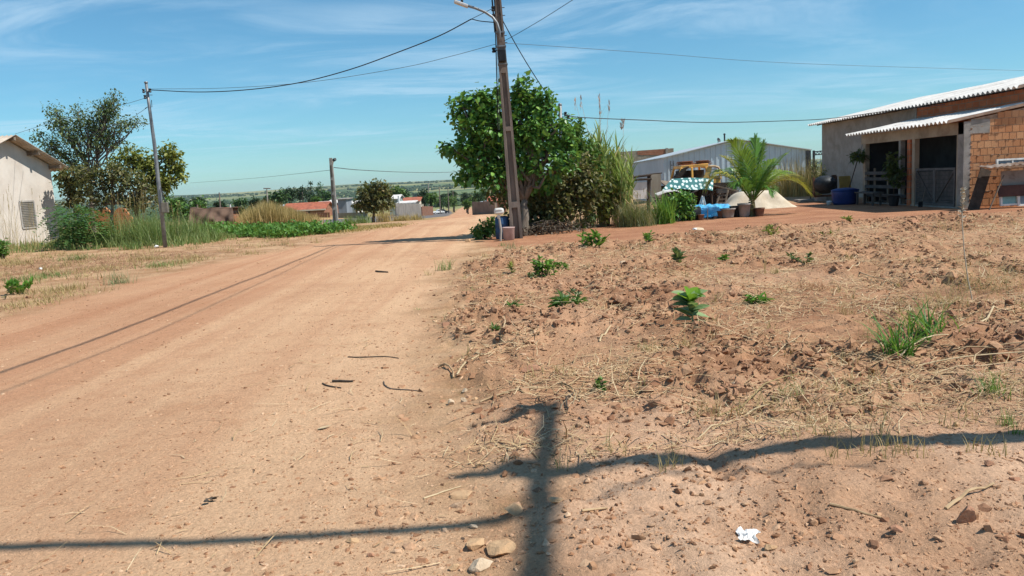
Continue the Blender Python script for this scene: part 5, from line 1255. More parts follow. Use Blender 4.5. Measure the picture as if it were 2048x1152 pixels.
# work shelter below it: posts, shelf, dark junk
Ysx = 31.4; t = thing('work_shelter', 'dark open lean-to with rough posts under the dotted cloth', 'shelter', gp(1400, Ysx))
mb = MB(); p, q = D(1338, 361, Ysx), D(1500, 384, Ysx); za, zb_ = D(1340, 359, Ysx)[2] - .06, D(1470, 384, Ysx)[2]
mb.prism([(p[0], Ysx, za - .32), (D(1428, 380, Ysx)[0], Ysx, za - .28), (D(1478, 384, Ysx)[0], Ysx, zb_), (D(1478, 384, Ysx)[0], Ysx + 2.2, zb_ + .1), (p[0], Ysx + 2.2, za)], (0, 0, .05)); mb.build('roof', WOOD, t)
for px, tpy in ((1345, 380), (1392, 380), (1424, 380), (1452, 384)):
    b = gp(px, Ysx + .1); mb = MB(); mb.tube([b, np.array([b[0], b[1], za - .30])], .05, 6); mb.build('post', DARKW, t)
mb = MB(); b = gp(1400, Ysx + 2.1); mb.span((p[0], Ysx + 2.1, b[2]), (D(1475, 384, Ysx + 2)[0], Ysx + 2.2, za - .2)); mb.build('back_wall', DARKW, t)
b = gp(1447, 30.6); t = thing('step_ladder', 'brown wooden step ladder standing in front of the lean-to', 'ladder', b); mb = MB()
for dx, lean_ in ((-.22, .28), (.22, .28)): mb.bar(b + (dx * .8 - .15, 0, 0), D(1449, 380, 30.9) + (dx * .6, 0, 0), .05, .04)
for k in range(5): q = b + (D(1449, 380, 30.9) - b) * (k + .6) / 5; mb.bar(q + (-.27, 0, 0), q + (.14, 0, 0), .04, .05)
mb.build('frame', WOOD, t)
c, w, h = ext(1434, 377, 1452, 386, 30.9); t = thing('wooden_crate', 'small wooden crate on the top of the step ladder', 'crate', c); mb = MB()
for k in range(3): mb.box(c + (0, -.13, -h / 2 + h * (k + .5) / 3), (w, .02, h / 3 - .012)); mb.box(c + (0, .13, -h / 2 + h * (k + .5) / 3), (w, .02, h / 3 - .012)); mb.box(c + (-w / 2 + .01, 0, -h / 2 + h * (k + .5) / 3), (.02, .24, h / 3 - .012)); mb.box(c + (w / 2 - .01, 0, -h / 2 + h * (k + .5) / 3), (.02, .24, h / 3 - .012))
mb.build('slats', WOODG, t)
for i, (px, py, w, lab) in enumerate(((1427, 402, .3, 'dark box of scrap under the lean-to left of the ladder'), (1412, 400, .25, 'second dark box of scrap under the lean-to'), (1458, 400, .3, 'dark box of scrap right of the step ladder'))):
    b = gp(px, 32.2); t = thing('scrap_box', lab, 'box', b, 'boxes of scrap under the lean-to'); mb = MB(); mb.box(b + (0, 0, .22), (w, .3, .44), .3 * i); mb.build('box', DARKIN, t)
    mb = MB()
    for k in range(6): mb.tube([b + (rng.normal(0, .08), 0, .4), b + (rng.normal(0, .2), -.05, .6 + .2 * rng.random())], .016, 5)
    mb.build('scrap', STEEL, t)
c = D(1340, 386, 29.6); t = thing('bent_board', 'cream coloured bent board lying on scrap left of the lean-to', 'board', c); mb = MB()
P = [c + (-.45, 0, -.08), c + (-.1, 0, .03), c + (.2, 0, .05), c + (.5, 0, -.05)]
for p, q in zip(P[:-1], P[1:]): mb.prism([p, q, q + (0, .6, .05), p + (0, .6, .05)], (0, 0, .025))
mb.build('sheet', WHITEP, t)
b = gp(1340, 30.); t = thing('scrap_heap', 'low heap of sticks and metal scrap left of the lean-to', 'scrap', b); mb = MB()
for i in range(34): p = b + np.array([rng.normal(0, .4), rng.normal(0, .2), .1 + .55 * rng.random()]); d = rdir(1)[0] * np.array([.5, .3, .2]); mb.tube([p - d, p + d], .018, 5)
mb.build('sticks', WOODG, t)
b = gp(1408, 27.5); t = thing('folding_trestle', 'narrow pale A shaped trestle behind the blue tarpaulin', 'trestle', b); mb = MB(); tp = b + (.0, 0, .62)
for dx in (-.16, .14): mb.bar(b + (dx, 0, 0), tp, .035, .03); mb.bar(b + (dx, .35, 0), tp + (0, .2, 0), .035, .03)
mb.build('frame', WHITEP, t)
def mound(name, label, cat, c, rx, ry, h, mat, seed, plateau=.35, wr=.05):
    n, m_ = 44, 14; V = [(c[0], c[1], c[2] + h)]
    for j in range(1, m_ + 1):
        r = j / m_; hh = h * (1 - ss(r, plateau * .6, 1.0)) - (.06 if j == m_ else 0)
        for i in range(n):
            a = i / n * 6.283; k = 1 + .12 * math.sin(a * 3 + seed) + .06 * math.sin(a * 7 + seed * 2)
            q = float(pn(np.array([math.cos(a) * r * 4 + seed]), np.array([math.sin(a) * r * 4]), 5)[0]); V.append((c[0] + math.cos(a) * rx * r * k, c[1] + math.sin(a) * ry * r * k, c[2] + hh + wr * q * (1 - r * .6)))
    f = [(0, 1 + i, 1 + (i + 1) % n) for i in range(n)] + [(1 + j * n + i, 1 + (j + 1) * n + i, 1 + (j + 1) * n + (i + 1) % n, 1 + j * n + (i + 1) % n) for j in range(m_ - 1) for i in range(n)]
    return tag(MB().add(V, f).build(name, mat, None, c, smooth=True), label, cat)
b = gp(1522, 29.); b[1] += .8
mound('sand_heap', 'broad heap of pale cream sand behind the coconut palm', 'sand heap', b, 1.45, 1.0, .62, pm('pale_sand', (.62, .54, .42), (.50, .42, .31), 2.5, .95, .5, 30), 3, .62, .12)
b = gp(1391, 27.2); mound('sand_heap', 'small pale heap left of the trestle behind the blue tarpaulin', 'sand heap', b, .52, .4, .3, bpy.data.materials['pale_sand'], 5, .3)
# blue tarpaulin spread over something low
c = gp(1421, 25.9); t = thing('blue_tarpaulin', 'crumpled bright blue tarpaulin spread on the ground by the palm', 'tarpaulin', c)
nx, ny = 60, 30; V = []
for j in range(ny):
    for i in range(nx):
        s_, r = i / (nx - 1), j / (ny - 1); px = 1371 + 102 * s_ + 6 * (r - .5); Yq = 25.3 + 2.5 * r - .4 * s_ + .12 * math.sin(s_ * 7)
        g_ = gp(px, Yq); e = min(s_, 1 - s_, r, 1 - r); zq = .05 + .13 * float(ss(e, 0, .25)) + .07 * float(fbm(np.array([s_ * 9]), np.array([r * 5]), 44, 3)[0]) + .22 * r * float(ss(e, 0, .2)) ; V.append((g_[0], Yq, g_[2] + zq))
mb = MB(); f = [(j * nx + i, j * nx + i + 1, (j + 1) * nx + i + 1, (j + 1) * nx + i) for j in range(ny - 1) for i in range(nx - 1)]
mb.add(V, f); mb.add([np.array(v) - (0, 0, .012) for v in V], [q[::-1] for q in f])
mb.build('sheet', pm('blue_sheet', (.10, .52, .82), (.03, .18, .46), 6, .35, lo=.42, hi=.60, spec=.5, stain=(.25, .62, .80), sscale=6, samt=.8), t, smooth=True)
b = gp(1381, 24.9); t = thing('rubber_tub', 'black rounded rubber tub by the driveway below the dark shrub', 'tub', b); mb = MB()
mb.lathe([(.24, .0), (.30, .03), (.33, .2), (.32, .38), (.30, .40), (.28, .36), (.26, .1)], b, 26); mb.build('tub', BLACKP, t, smooth=True)
TERR = pm('brown_clay_pot', (.22, .115, .075), (.15, .08, .055), 6, .9); GREYPOT = pm('grey_cement_pot', (.30, .275, .255), (.20, .185, .17), 5, .9, .4, stain=(.5, .45, .4), sscale=2, samt=.4)
def pot(px, Y, r, h, mt, lab, sq=1.0, soil=True, n=20):
    b = gp(px, Y); t = thing('plant_pot', lab, 'pot', b, 'pots at the foot of the palm'); mb = MB(); mb.lathe([(r * .72, 0), (r * .78, h * .15), (r * .95, h * .85), (r * 1.04, h * .86), (r * 1.06, h), (r * .92, h), (r * .88, h * .85)], b, n); mb.build('pot', mt, t, smooth=n > 8)
    mb = MB(); mb.lathe([(r * .88, h * .84), (r * .5, h * .9), (.01, h * .92)], b, 14); mb.build('soil', DARKW, t)
pot(1402, 24.6, .10, .17, TERR, 'small brown pot standing alone before the blue tarpaulin'); pot(1443, 24.9, .13, .22, TERR, 'small dark pot at the left end of the pot row'); pot(1456, 24.8, .22, .29, GREYPOT, 'wide grey cement pot with a pale streak on its rim')
pot(1474, 25.1, .22, .34, BLACKP, 'black plastic pot in the middle of the pot row'); pot(1489, 24.9, .20, .42, GREYPOT, 'tall pale cement pot just left of the palm trunk'); pot(1519, 25.0, .16, .26, TERR, 'brown clay pot just right of the palm trunk')
b = gp(1415, 24.4); mb = MB(); mb.tube([b, b + (.01, 0, .34)], .012, 6); tag(mb.build('thin_stake', WOOD, None, b), 'thin brown stake stuck in the ground before the blue tarpaulin', 'stake')
b = gp(1433, 24.6); rock(1433, 437, .2, .13, ROCKR, 'dark reddish clod between the stake and the pot row', None, 77)
# coconut palm
Ypm = 25.2; b = gp(1503, Ypm)
t = thing('coconut_palm', 'young coconut palm with arching yellow green fronds among pots', 'palm', b)
def pz(px, py): return D(px, py, Ypm)
mb = MB(); mb.tube([b - (0, 0, .05), b + (.02, 0, .3), pz(1506, 400)], [.13, .11, .05], 12)
for k in range(9): mb.lathe([(.125 - k * .006, .06 + k * .07), (.135 - k * .006, .08 + k * .07), (.115 - k * .006, .1 + k * .07)], b + (.002 * k, 0, 0), 12)
mb.build('trunk', pm('palm_base', (.20, .17, .07), (.12, .09, .045), 9, .8, stretch=(1, 1, .3)), t)
PF = leafm('palm_leaflet', (.15, .27, .035), (.30, .43, .07), (.44, .44, .08), tr=.35, rough=.4, spec=.4); PFY = leafm('palm_leaflet_yellow', (.27, .29, .04), (.46, .38, .07), tr=.35); PFD = leafm('palm_leaflet_green', (.06, .17, .03), (.14, .30, .05), tr=.3, rough=.4)
o = pz(1505, 405)
fr = [(1512, 272, 1509, 330, -.1, PFD), (1528, 283, 1516, 335, .2, PF), (1487, 300, 1496, 340, .25, PF), (1462, 281, 1485, 322, -.2, PF), (1443, 312, 1478, 345, .35, PFY), (1576, 305, 1540, 345, -.25, PF), (1548, 318, 1525, 350, .5, PF), (1412, 378, 1450, 352, -.25, PFY), (1424, 352, 1460, 354, .6, PF), (1619, 386, 1565, 360, -.15, PFY), (1585, 360, 1545, 352, .55, PF), (1470, 375, 1482, 365, -.9, PFD), (1545, 392, 1530, 375, -.7, PFD), (1465, 350, 1480, 348, 1.0, PFD), (1540, 345, 1525, 358, 1.1, PFD), (1556, 330, 1528, 350, -.5, PFD)]
for (tx, ty, mx, my, dy, mt) in fr:
    tip = D(tx, ty, Ypm + dy); mid_ = D(mx, my, Ypm + dy * .45); q = np.linspace(0, 1, 30)[:, None]
    ctl = 2 * mid_ - .5 * (o + tip); C = (1 - q) ** 2 * o + 2 * q * (1 - q) * ctl + q * q * tip
    mb = MB(); mb.tube(C[::2], np.linspace(.022, .005, 15), 5)
    T = nrm(np.gradient(C, axis=0)); upv = np.array([0, 0, 1.]); S = nrm(np.cross(T, upv + .2 * rdir(1)[0])); Nn = np.cross(S, T)
    LN = np.linalg.norm(np.diff(C, axis=0), axis=1).sum()
    ks = np.linspace(.14, .99, 46); idx = ks * 29; i0 = np.clip(idx.astype(int), 0, 28); w_ = (idx - i0)[:, None]
    Pq = C[i0] * (1 - w_) + C[i0 + 1] * w_
    ll = LN * .36 * (np.sin(np.clip(ks * 1.15 - .02, 0, 1) * math.pi) ** .6 * .8 + .25)
    for sg in (-1, 1):
        A = nrm(S[i0] * sg * (1 - .45 * ks[:, None]) + T[i0] * (.55 + .8 * ks[:, None]) + Nn[i0] * .18 + rng.normal(0, .05, (46, 3)))
        n = 46; Sd = nrm(np.cross(A, Nn[i0])); dn = np.array([0, 0, -1.]); W_ = .019
        r1 = Pq + A * ll[:, None] * .55; r2 = Pq + A * ll[:, None] + dn * (ll[:, None] * .28)
        Vv = np.stack([Pq - Sd * W_ * .4, Pq + Sd * W_ * .4, r1 + Sd * W_ * .8, r1 - Sd * W_ * .8, r2], 1).reshape(-1, 3); bb = np.arange(n)[:, None] * 5; base = mb.n
        mb.v.append(Vv); mb.f.append(bb + np.array([0, 1, 2, 3]) + base); mb.f.append(bb + np.array([3, 2, 4]) + base); mb.n += len(Vv)
    mb.build('frond', mt, t)
c = gpp(1620, 404); t = thing('kerb_slab', 'pale flat slab lying on the ground left of the blue tank', 'slab', c); mb = MB(); mb.box(c + (0, .3, .05), (.9, .5, .10)); mb.build('slab', CONCG, t, bevel=.01)
# ================================================================== the town down the slope
def far_house(name, label, Y, px0, px1, py_e, py_r, wallm, roofm, depth=8., cat='house', ridge=True, wins=(), slope_to=True, base_px=None, fascia=None, group=None):
    a, b = D(px0, py_e, Y), D(px1, py_e, Y); ze = (a[2] + b[2]) / 2; zr = D((px0 + px1) / 2, py_r, Y)[2]
    g = min(gz(a[0], Y), gz(b[0], Y)) - .8
    t = thing(name, label, cat, (a[0], Y, g), group)
    mb = MB(); mb.span((a[0], Y, g), (b[0], Y + depth, ze)); mb.build('wall', wallm, t)
    o = .35; mb = MB(); ym = Y + depth / 2
    if ridge:
        mb.prism([(a[0] - o, Y - o, ze - .05), (b[0] + o, Y - o, ze - .05), (b[0] + o, ym, zr), (a[0] - o, ym, zr)], (0, 0, .10)); mb.prism([(a[0] - o, ym, zr), (b[0] + o, ym, zr), (b[0] + o, Y + depth + o, ze - .05), (a[0] - o, Y + depth + o, ze - .05)], (0, 0, .10))
    else: mb.prism([(a[0] - o, Y - o, ze + .01), (b[0] + o, Y - o, ze + .01), (b[0] + o, Y + depth, zr), (a[0] - o, Y + depth, zr)], (0, 0, .12))
    mb.build('roof', roofm, t)
    if ridge:
        mb = MB()
        for x in (a[0] + .1, b[0] - .1): mb.prism([(x, Y + .05, ze - .02), (x, ym, zr - .05), (x, Y + depth - .05, ze - .02)], (.1, 0, 0))
        mb.build('gable', wallm, t)
    if fascia: mb = MB(); mb.span((a[0] - o, Y - o - .12, ze - .16), (b[0] + o, Y - o - .01, ze + .04)); mb.build('fascia', fascia, t)
    for (wx0, wx1, wy0, wy1, mt) in wins:
        p, q = D(wx0, wy0, Y), D(wx1, wy1, Y); mb = MB(); mb.span((p[0], Y - .06, q[2]), (q[0], Y - .005, p[2])); mb.build('window', mt, t)
    return t
WH = pm('white_wash', (.72, .71, .68), (.58, .56, .53), .4, .9); CREAM = pm('cream_wash', (.62, .55, .43), (.5, .43, .33), .4, .9); GREENW = pm('green_wash', (.30, .36, .33), (.24, .29, .26), .4, .9); DKW = pm('far_dark_opening', (.03, .03, .032), (.02, .02, .022), 2, .6)
far_house('tile_house', 'long low house with an orange red tiled roof down the slope', 128, 566, 648, 420, 407, BRICKF, TILE, 7, fascia=CREAM, wins=((586, 594, 423, 429, DKW), (612, 620, 423, 429, DKW)))
far_house('grey_house', 'small brick house with pale sheet roof left of the grey tower', 150, 656, 674, 406, 401, BRICKF, ASBEST, 8, wins=((660, 664, 411, 418, DKW),))
far_house('pale_house', 'pale house with a grey hipped roof behind the red tiled one', 170, 632, 660, 412, 404, CREAM, ASBEST, 8)
t = far_house('grey_block_tower', 'plain blue grey block building beside the street lamp pole', 142, 675, 692, 399, 398, pm('blue_grey', (.22, .245, .28), (.17, .19, .22), .5, .9), CONCG, 5, 'building', ridge=False)
far_house('white_house', 'little white house right of the grey block building', 150, 694, 713, 408, 403, WH, ASBEST, 6, wins=((698, 701, 411, 416, DKW), (706, 710, 410, 414, DKW)))
far_house('long_shed', 'long low pale roofed shed behind the red tiled house', 190, 560, 640, 411, 407, CREAM, ZINCL, 8, 'shed')
far_house('green_house', 'grey green gabled house rising behind the small tree', 150, 778, 796, 398, 391, GREENW, ASBEST, 7)
t = far_house('white_pier_house', 'house with white pier and sheet porch roof behind the grey wall', 140, 796, 826, 407, 404, WH, ASBEST, 5, ridge=False, wins=((802, 812, 408, 411, DKW),))
mb = MB(); p, q = D(795, 392, 139), D(799, 408, 139); mb.span((p[0], 139, q[2] - 1), (q[0], 139.6, p[2])); mb.build('pier', WH, t)
far_house('red_roof_house', 'cream house with dark red tiled roof right of the white pier', 165, 804, 838, 403, 396, CREAM, TILE, 8, wins=((818, 822, 404, 408, DKW),))
far_house('red_roof_house', 'small house with a bright orange red roof right of the far street', 150, 978, 1012, 402, 393, BRICKF, TILE, 7)
def wall_run(label, pts, h, mt, name='boundary_wall', th=.18):
    P = [D(px, 430, Y) for px, Y in pts]; o = np.array([P[0][0], P[0][1], gz(P[0][0], P[0][1])]); mb = MB()
    for p, q in zip(P[:-1], P[1:]):
        L = np.hypot(q[0] - p[0], q[1] - p[1]); n = max(1, int(L / 3)); d = np.array([q[0] - p[0], q[1] - p[1]]) / L
        for i in range(n):
            u0 = p[:2] + d * L * i / n; u1 = p[:2] + d * L * (i + 1) / n; g0 = min(gz(*u0), gz(*u1)) - .3
            m_ = (u0 + u1) / 2; mb.box((m_[0], m_[1], g0 + (h + .3) / 2), (L / n, th, h + .3), math.atan2(d[1], d[0]))
    return tag(mb.build(name, mt, None, o), label, 'wall')
wall_run('long grey boundary wall running down to the parked pickup', [(792, 112), (842, 140)], 2.1, pm('dull_block', (.24, .215, .19), (.17, .15, .13), .7, .9))
wall_run('low brownish boundary wall in front of the red tiled house', [(570, 118), (660, 116)], .75, BRICKF)
wall_run('low grey wall between street lamp pole and small tree', [(676, 112), (735, 110)], .85, pm('mossy_wall', (.27, .25, .21), (.18, .18, .12), .6, .9))
wall_run('orange brick gate wall at the end of the grey boundary wall', [(844, 141), (866, 158)], 1.7, brickm('dull_brick', (.27, .125, .08), (.2, .095, .06), (.22, .17, .13)), 'brick_wall')
wall_run('brown block wall right of the far street', [(946, 118), (992, 112)], 1.9, pm('brown_block', (.27, .19, .14), (.2, .14, .10), .6, .9, stain=(.12, .1, .08)))
t = thing('sheet_awning', 'thin pale sheet awning standing over the brown block wall', 'awning', D(962, 408, 121)); mb = MB(); a, b = D(951, 408, 121), D(972, 404.5, 121)
mb.prism([a, b, b + (0, 3, .1), a + (0, 3, .1)], (0, 0, .08)); mb.build('sheet', ZINCL, t)
for px in (955, 970): mb = MB(); q = D(px, 407, 121.5); mb.tube([(q[0], 121.5, gz(q[0], 121.5)), q], .06, 6); mb.build('post', WHITEP, t)
# white pickup, side view
Yv = 245.; c = D(878, 424, Yv); gv = gz(c[0], Yv); L = 25.5 * Yv / F; k = L / 4.4
t = thing('white_pickup', 'white pickup truck seen from the side at the bend of the street', 'pickup', (c[0], Yv, gv)); x0 = c[0] - L / 2
def V2(pts): return [(x0 + x * k, Yv, gv + z * k) for x, z in pts]
CARW = pm('white_paint', (.86, .86, .85), (.82, .82, .81), .5, .25, spec=.5)
mb = MB(); mb.prism(V2([(.02, .42), (.02, .98), (1.55, .98), (1.62, 1.0), (1.75, 1.5), (2.62, 1.52), (3.15, 1.02), (4.05, .88), (4.3, .72), (4.34, .42)]), (0, 1.65 * k, 0)); mb.build('body', CARW, t, bevel=.06 * k)
for pts in ([(1.82, 1.04), (1.86, 1.42), (2.2, 1.43), (2.2, 1.04)], [(2.28, 1.04), (2.28, 1.43), (2.56, 1.43), (2.92, 1.04)]): mb = MB(); mb.prism([(x, y - .012, z) for x, y, z in V2(pts)], (0, .008, 0)); mb.build('side_window', DKW, t)
for wx in (.85, 3.5):
    for wy in (-.02, 1.65 * k - .2):
        mb = MB(); mb.lathe([(.18 * k, -.1), (.33 * k, -.09), (.34 * k, .09), (.18 * k, .1)], (x0 + wx * k, Yv + wy + .08, gv + .33 * k), 18, (0, 1, 0)); w_ = mb.build('wheel', BLACKP, t)
        mb = MB(); mb.lathe([(.02, -.11), (.19 * k, -.11), (.19 * k, -.06), (.02, -.06)], (x0 + wx * k, Yv + wy + .08, gv + .33 * k), 12, (0, 1, 0)); mb.build('rim', WHITEP, w_)
mb = MB(); mb.prism([(x, y - .01, z) for x, y, z in V2([(.1, .36), (.1, .44), (4.3, .44), (4.3, .36)])], (0, 1.6 * k, 0)); mb.build('sill', BLACKP, t)
mb = MB(); mb.prism([(x, y - .02, z) for x, y, z in V2([(4.18, .68), (4.18, .80), (4.3, .76), (4.31, .68)])], (0, .3, 0)); mb.build('headlight', pm('lens', (.6, .6, .6), (.5, .5, .5), 2, .2), t)
t.rotation_euler = (0, 0, .34)
# two tiny parked things behind the pickup
c = D(884, 419, 262); t = thing('dark_car', 'dark car parked just beyond the white pickup', 'car', (c[0], 262, gz(c[0], 262))); g_ = gz(c[0], 262); mb = MB()
mb.prism([(c[0] + x, 262, g_ + z) for x, z in ((-1.9, .4), (-1.85, .95), (-1.0, 1.0), (-.6, 1.42), (.5, 1.44), (1.1, .98), (1.85, .85), (1.9, .4))], (0, 1.6, 0)); mb.build('body', DSTEEL, t, bevel=.08)
for x in (-1.2, 1.2): mb = MB(); mb.lathe([(.15, -.1), (.32, -.09), (.32, .09), (.15, .1)], (c[0] + x, 262, g_ + .32), 14, (0, 1, 0)); mb.build('wheel', BLACKP, t)
# far trees, each one a thing
LFFAR = leafm('far_leaf', (.030, .075, .022), (.08, .16, .04), tr=.2); LFFARD = leafm('far_dark_leaf', (.018, .045, .018), (.05, .095, .03), tr=.2); LFFARB = leafm('far_bright_leaf', (.05, .12, .025), (.13, .23, .05), tr=.3)
FT = [
 (557, 395, 24, 18, 165, LFFAR, 'rounded green tree left of the long shed'), (536, 402, 14, 12, 175, LFFARD, 'dark tree at the far pole with a crossarm'), (510, 404, 14, 9, 180, LFFARD, 'low dark tree left of the crossarm pole'), (480, 406, 18, 8, 190, LFFAR, 'low green tree above the tarpaulin end'), (578, 388, 18, 14, 230, LFFARD, 'dark blue green tree behind the rounded tree'), (600, 386, 16, 14, 250, LFFARD, 'dark tree behind the small far lamp'),
 (620, 386, 15, 21, 210, LFFARD, 'tall pointed dark conifer like tree above the red roof'), (640, 388, 18, 15, 205, LFFAR, 'broad green tree right of the pointed tree'), (655, 393, 14, 12, 200, LFFAR, 'green tree just left of the lamp pole'), (632, 400, 10, 6, 180, LFFARB, 'small bushy tree behind the red roof ridge'),
 (790, 384, 20, 11, 190, LFFARB, 'bright green tree behind the grey green house'), (808, 388, 12, 8, 195, LFFAR, 'green tree beside the bright one behind the houses'), (848, 392, 13, 18, 170, LFFARD, 'tall dark tree left of the pale far pole'), (862, 396, 14, 15, 165, LFFARB, 'bright green street tree right of the pale far pole'), (882, 404, 12, 13, 275, LFFAR, 'green street tree behind the pickup'), (896, 402, 13, 14, 285, LFFARB, 'light green street tree right of the pickup'), (908, 403, 9, 13, 300, LFFARB, 'slim light green street tree at the street edge'),
 (886, 394, 12, 6, 320, LFFARD, 'dark crown behind the street trees left part'), (905, 390, 13, 8, 330, LFFARD, 'dark crown behind the street trees middle part'), (932, 396, 15, 15, 240, LFFARD, 'large dark tree at the right of the far street'), (935, 407, 10, 9, 170, LFFARB, 'small round tree at the right kerb of the far street'), (958, 392, 16, 12, 220, LFFAR, 'green tree above the pale awning'), (975, 388, 14, 12, 210, LFFAR, 'green tree above the far orange roof'), (948, 400, 12, 10, 235, LFFARB, 'pale green tree left of the awning'), (395, 405, 22, 9, 150, LFFARD, 'dark low tree behind the brown tarpaulin'), (440, 409, 16, 6, 160, LFFARD, 'low dark tree right of the plain far pole'), (356, 404, 16, 9, 120, LFFAR, 'green tree far behind the steel pole'),
 (720, 412, 10, 7, 150, LFFAR, 'small green tree behind the white little house'), (765, 400, 12, 9, 200, LFFARD, 'dark crown far behind the small tree'), (1660, 332, 20, 10, 90, LFFAR, 'green crown far behind the brick house')]
for px, py, rx, ry, Y, lm, lab in FT:
    s = Y / F; c = D(px, py, Y); b = np.array([c[0], Y, gz(c[0], Y)])
    lb = []
    for i in range(7):
        a = i * 2.4; r = .55 * (i / 6) ** .5; lb.append((px + math.cos(a) * rx * r, py + math.sin(a) * ry * r * .9, rx * (.55 - .1 * (i > 3)), ry * (.52 - .08 * (i > 3))))
    if 'pointed' in lab: lb = [(px, py + 12, 16, 12), (px - 3, py + 2, 12, 12), (px, py - 8, 7, 10), (px, py - 15, 3.5, 8), (px + 6, py + 6, 10, 12)]
    tree('far_tree', lab, 'tree', b, pxlobes(lb, Y, .95), lm, BARKD, 95, 9, rx * s * .20, max(.40, rx * s * .22), trunk_r=.16, limbs=4, inner=.35, group='trees of the town down the slope')
# woods on the far slopes: a mass of crowns
n = 13000; a = rng.uniform(-.72, .62, n * 8); r = 560 * (6.8 ** rng.random(n * 8)); x = r * np.sin(a); y = r * np.cos(a)
fw = fbm(x * .0010, y * .0042, 301, 5); k = (fw > .03 + .06 * rng.random(n * 8)) | (r < 800) & (fw > -.12) & (rng.random(n * 8) < .10) | (np.abs(r - 4300 - 120 * np.sin(a * 9)) < 130) & (a > -.25) & (rng.random(n * 8) < .6); k &= ~((a > -.10) & (a < .02) & (r > 780) & (r < 1900)); x, y, r = x[k][:n], y[k][:n], r[k][:n]
z = base_h(x, y); mb = MB(); S = (2.2 + 2.4 * rng.random(len(x)) ** 2) * (1 + r / 9000); P = np.column_stack([x, y, z + S * .5])
stones(mb, P, S, .8, IV1, IF1, .16)
tag(mb.build('far_woods', pm('wood_green', (.030, .062, .024), (.055, .085, .030), .02, .9)), 'dark woods in strips on the far hills', 'woods', kind='stuff')
# ================================================================== things lying and growing in the foreground
def shoot(px, py, label, h, lm, n=14, size=.09, w=.3, stem=BARKD, spread=.05, up=.4, name='seedling', cat='seedling', n6=True, group='seedlings and weeds in the lot', tier=None):
    b = gpp(px, py); t = thing(name, label, cat, b, group); mb = MB(); sb = MB()
    n = int(n * 1.5); size *= 1.35; h *= 1.1
    k = max(1, n // 12)
    for i in range(k):
        q = b + np.array([*rng.normal(0, spread * (k > 1), 2), -.01]); tip = q + np.array([*rng.normal(0, spread, 2), h * (.7 + .35 * rng.random())]); sb.tube([q, (q + tip) / 2 + rng.normal(0, .008, 3), tip], [.006, .005, .003], 5)
        m_ = n // k; s = rng.random(m_) ** .7; P = q + (tip - q) * s[:, None]; A = rdir(m_) * np.array([1, 1, .4]) + np.array([0, 0, up]); leaves(mb, P, A, size * (.7 + .5 * rng.random(m_)), w=w, n6=n6, droop=.15)
    sb.build('stem', stem, t); mb.build('leaves', lm, t); return t
# sapling with big oval leaves
b = gpp(1386, 676); t = thing('big_leaf_sapling', 'upright sapling with large bright oval leaves and greyish lower leaves', 'sapling', b)
tp = D(1380, 590, b[1]); mb = MB(); mb.tube([b - (0, 0, .02), (b + tp) / 2 + (.008, 0, 0), tp], [.010, .008, .005], 7); mb.build('stem', pm('green_stem', (.24, .28, .12), (.17, .2, .08), 6, .6), t)
def bigleaf(mb, p, tip, w, n=7, cup=.25):
    p = np.array(p); tip = np.array(tip); a = tip - p; L = np.linalg.norm(a); a /= L; s = nrm(np.cross(a, np.array([0, -.3, 1.]))); u = np.cross(s, a); V = []
    for i in range(n):
        r = i / (n - 1); wd_ = w * math.sin(min(1, r * .93 + .06) * math.pi) ** .75; c = p + a * L * r - np.array([0, 0, 1.]) * L * .16 * r * r
        V += [c - s * wd_ + u * wd_ * cup, c - s * wd_ * .5 + u * wd_ * cup * .2, c, c + s * wd_ * .5 + u * wd_ * cup * .2, c + s * wd_ + u * wd_ * cup]
    mb.add(V, [(i * 5 + j, i * 5 + j + 1, (i + 1) * 5 + j + 1, (i + 1) * 5 + j) for i in range(n - 1) for j in range(4)])
Y0 = b[1]; mb = MB()
for (x0, y0, x1, y1, w, dy) in ((1378, 600, 1368, 567, .035, -.02), (1380, 602, 1395, 568, .034, .04), (1378, 604, 1355, 582, .034, -.05), (1382, 604, 1406, 584, .034, -.04), (1380, 606, 1372, 578, .030, .08), (1381, 606, 1388, 580, .026, -.08), (1379, 606, 1360, 598, .026, .06)): bigleaf(mb, D(x0, y0, Y0), D(x1, y1, Y0 + dy * 1.6), w * 2.0)
mb.build('young_leaves', leafm('sapling_bright', (.15, .34, .03), (.26, .46, .05), tr=.45, rough=.4), t)
mb = MB()
for (x0, y0, x1, y1, w, dy) in ((1382, 625, 1418, 606, .030, -.05), (1382, 630, 1420, 628, .030, .05), (1382, 622, 1398, 602, .024, -.1), (1381, 628, 1362, 612, .026, -.05), (1382, 640, 1350, 634, .024, .05), (1384, 645, 1412, 640, .022, -.1), (1384, 650, 1356, 652, .020, -.06), (1383, 618, 1388, 598, .024, -.1), (1385, 660, 1378, 674, .020, -.12), (1386, 655, 1400, 668, .020, -.1)): bigleaf(mb, D(x0, y0, Y0), D(x1, y1, Y0 + dy * 1.6), w * 2.0)
for k in range(16):
    s_ = .1 + .85 * rng.random(); p_ = b + (tp - b) * s_; a_ = rng.uniform(0, 6.28); bigleaf(mb, p_, p_ + np.array([math.cos(a_) * .17, math.sin(a_) * .11, .03 + .07 * rng.random()]), .048)
mb.build('older_leaves', leafm('sapling_grey', (.20, .31, .13), (.30, .42, .19), tr=.35), t)
mb = MB()
for (x0, y0, x1, y1, w, dy) in ((1390, 668, 1422, 650, .012, -.05), (1392, 670, 1438, 676, .013, -.1), (1390, 668, 1428, 662, .012, .1)): bigleaf(mb, D(x0, y0, Y0), D(x1, y1, Y0 + dy), w)
mb.build('dry_leaves', LFYEL, t)
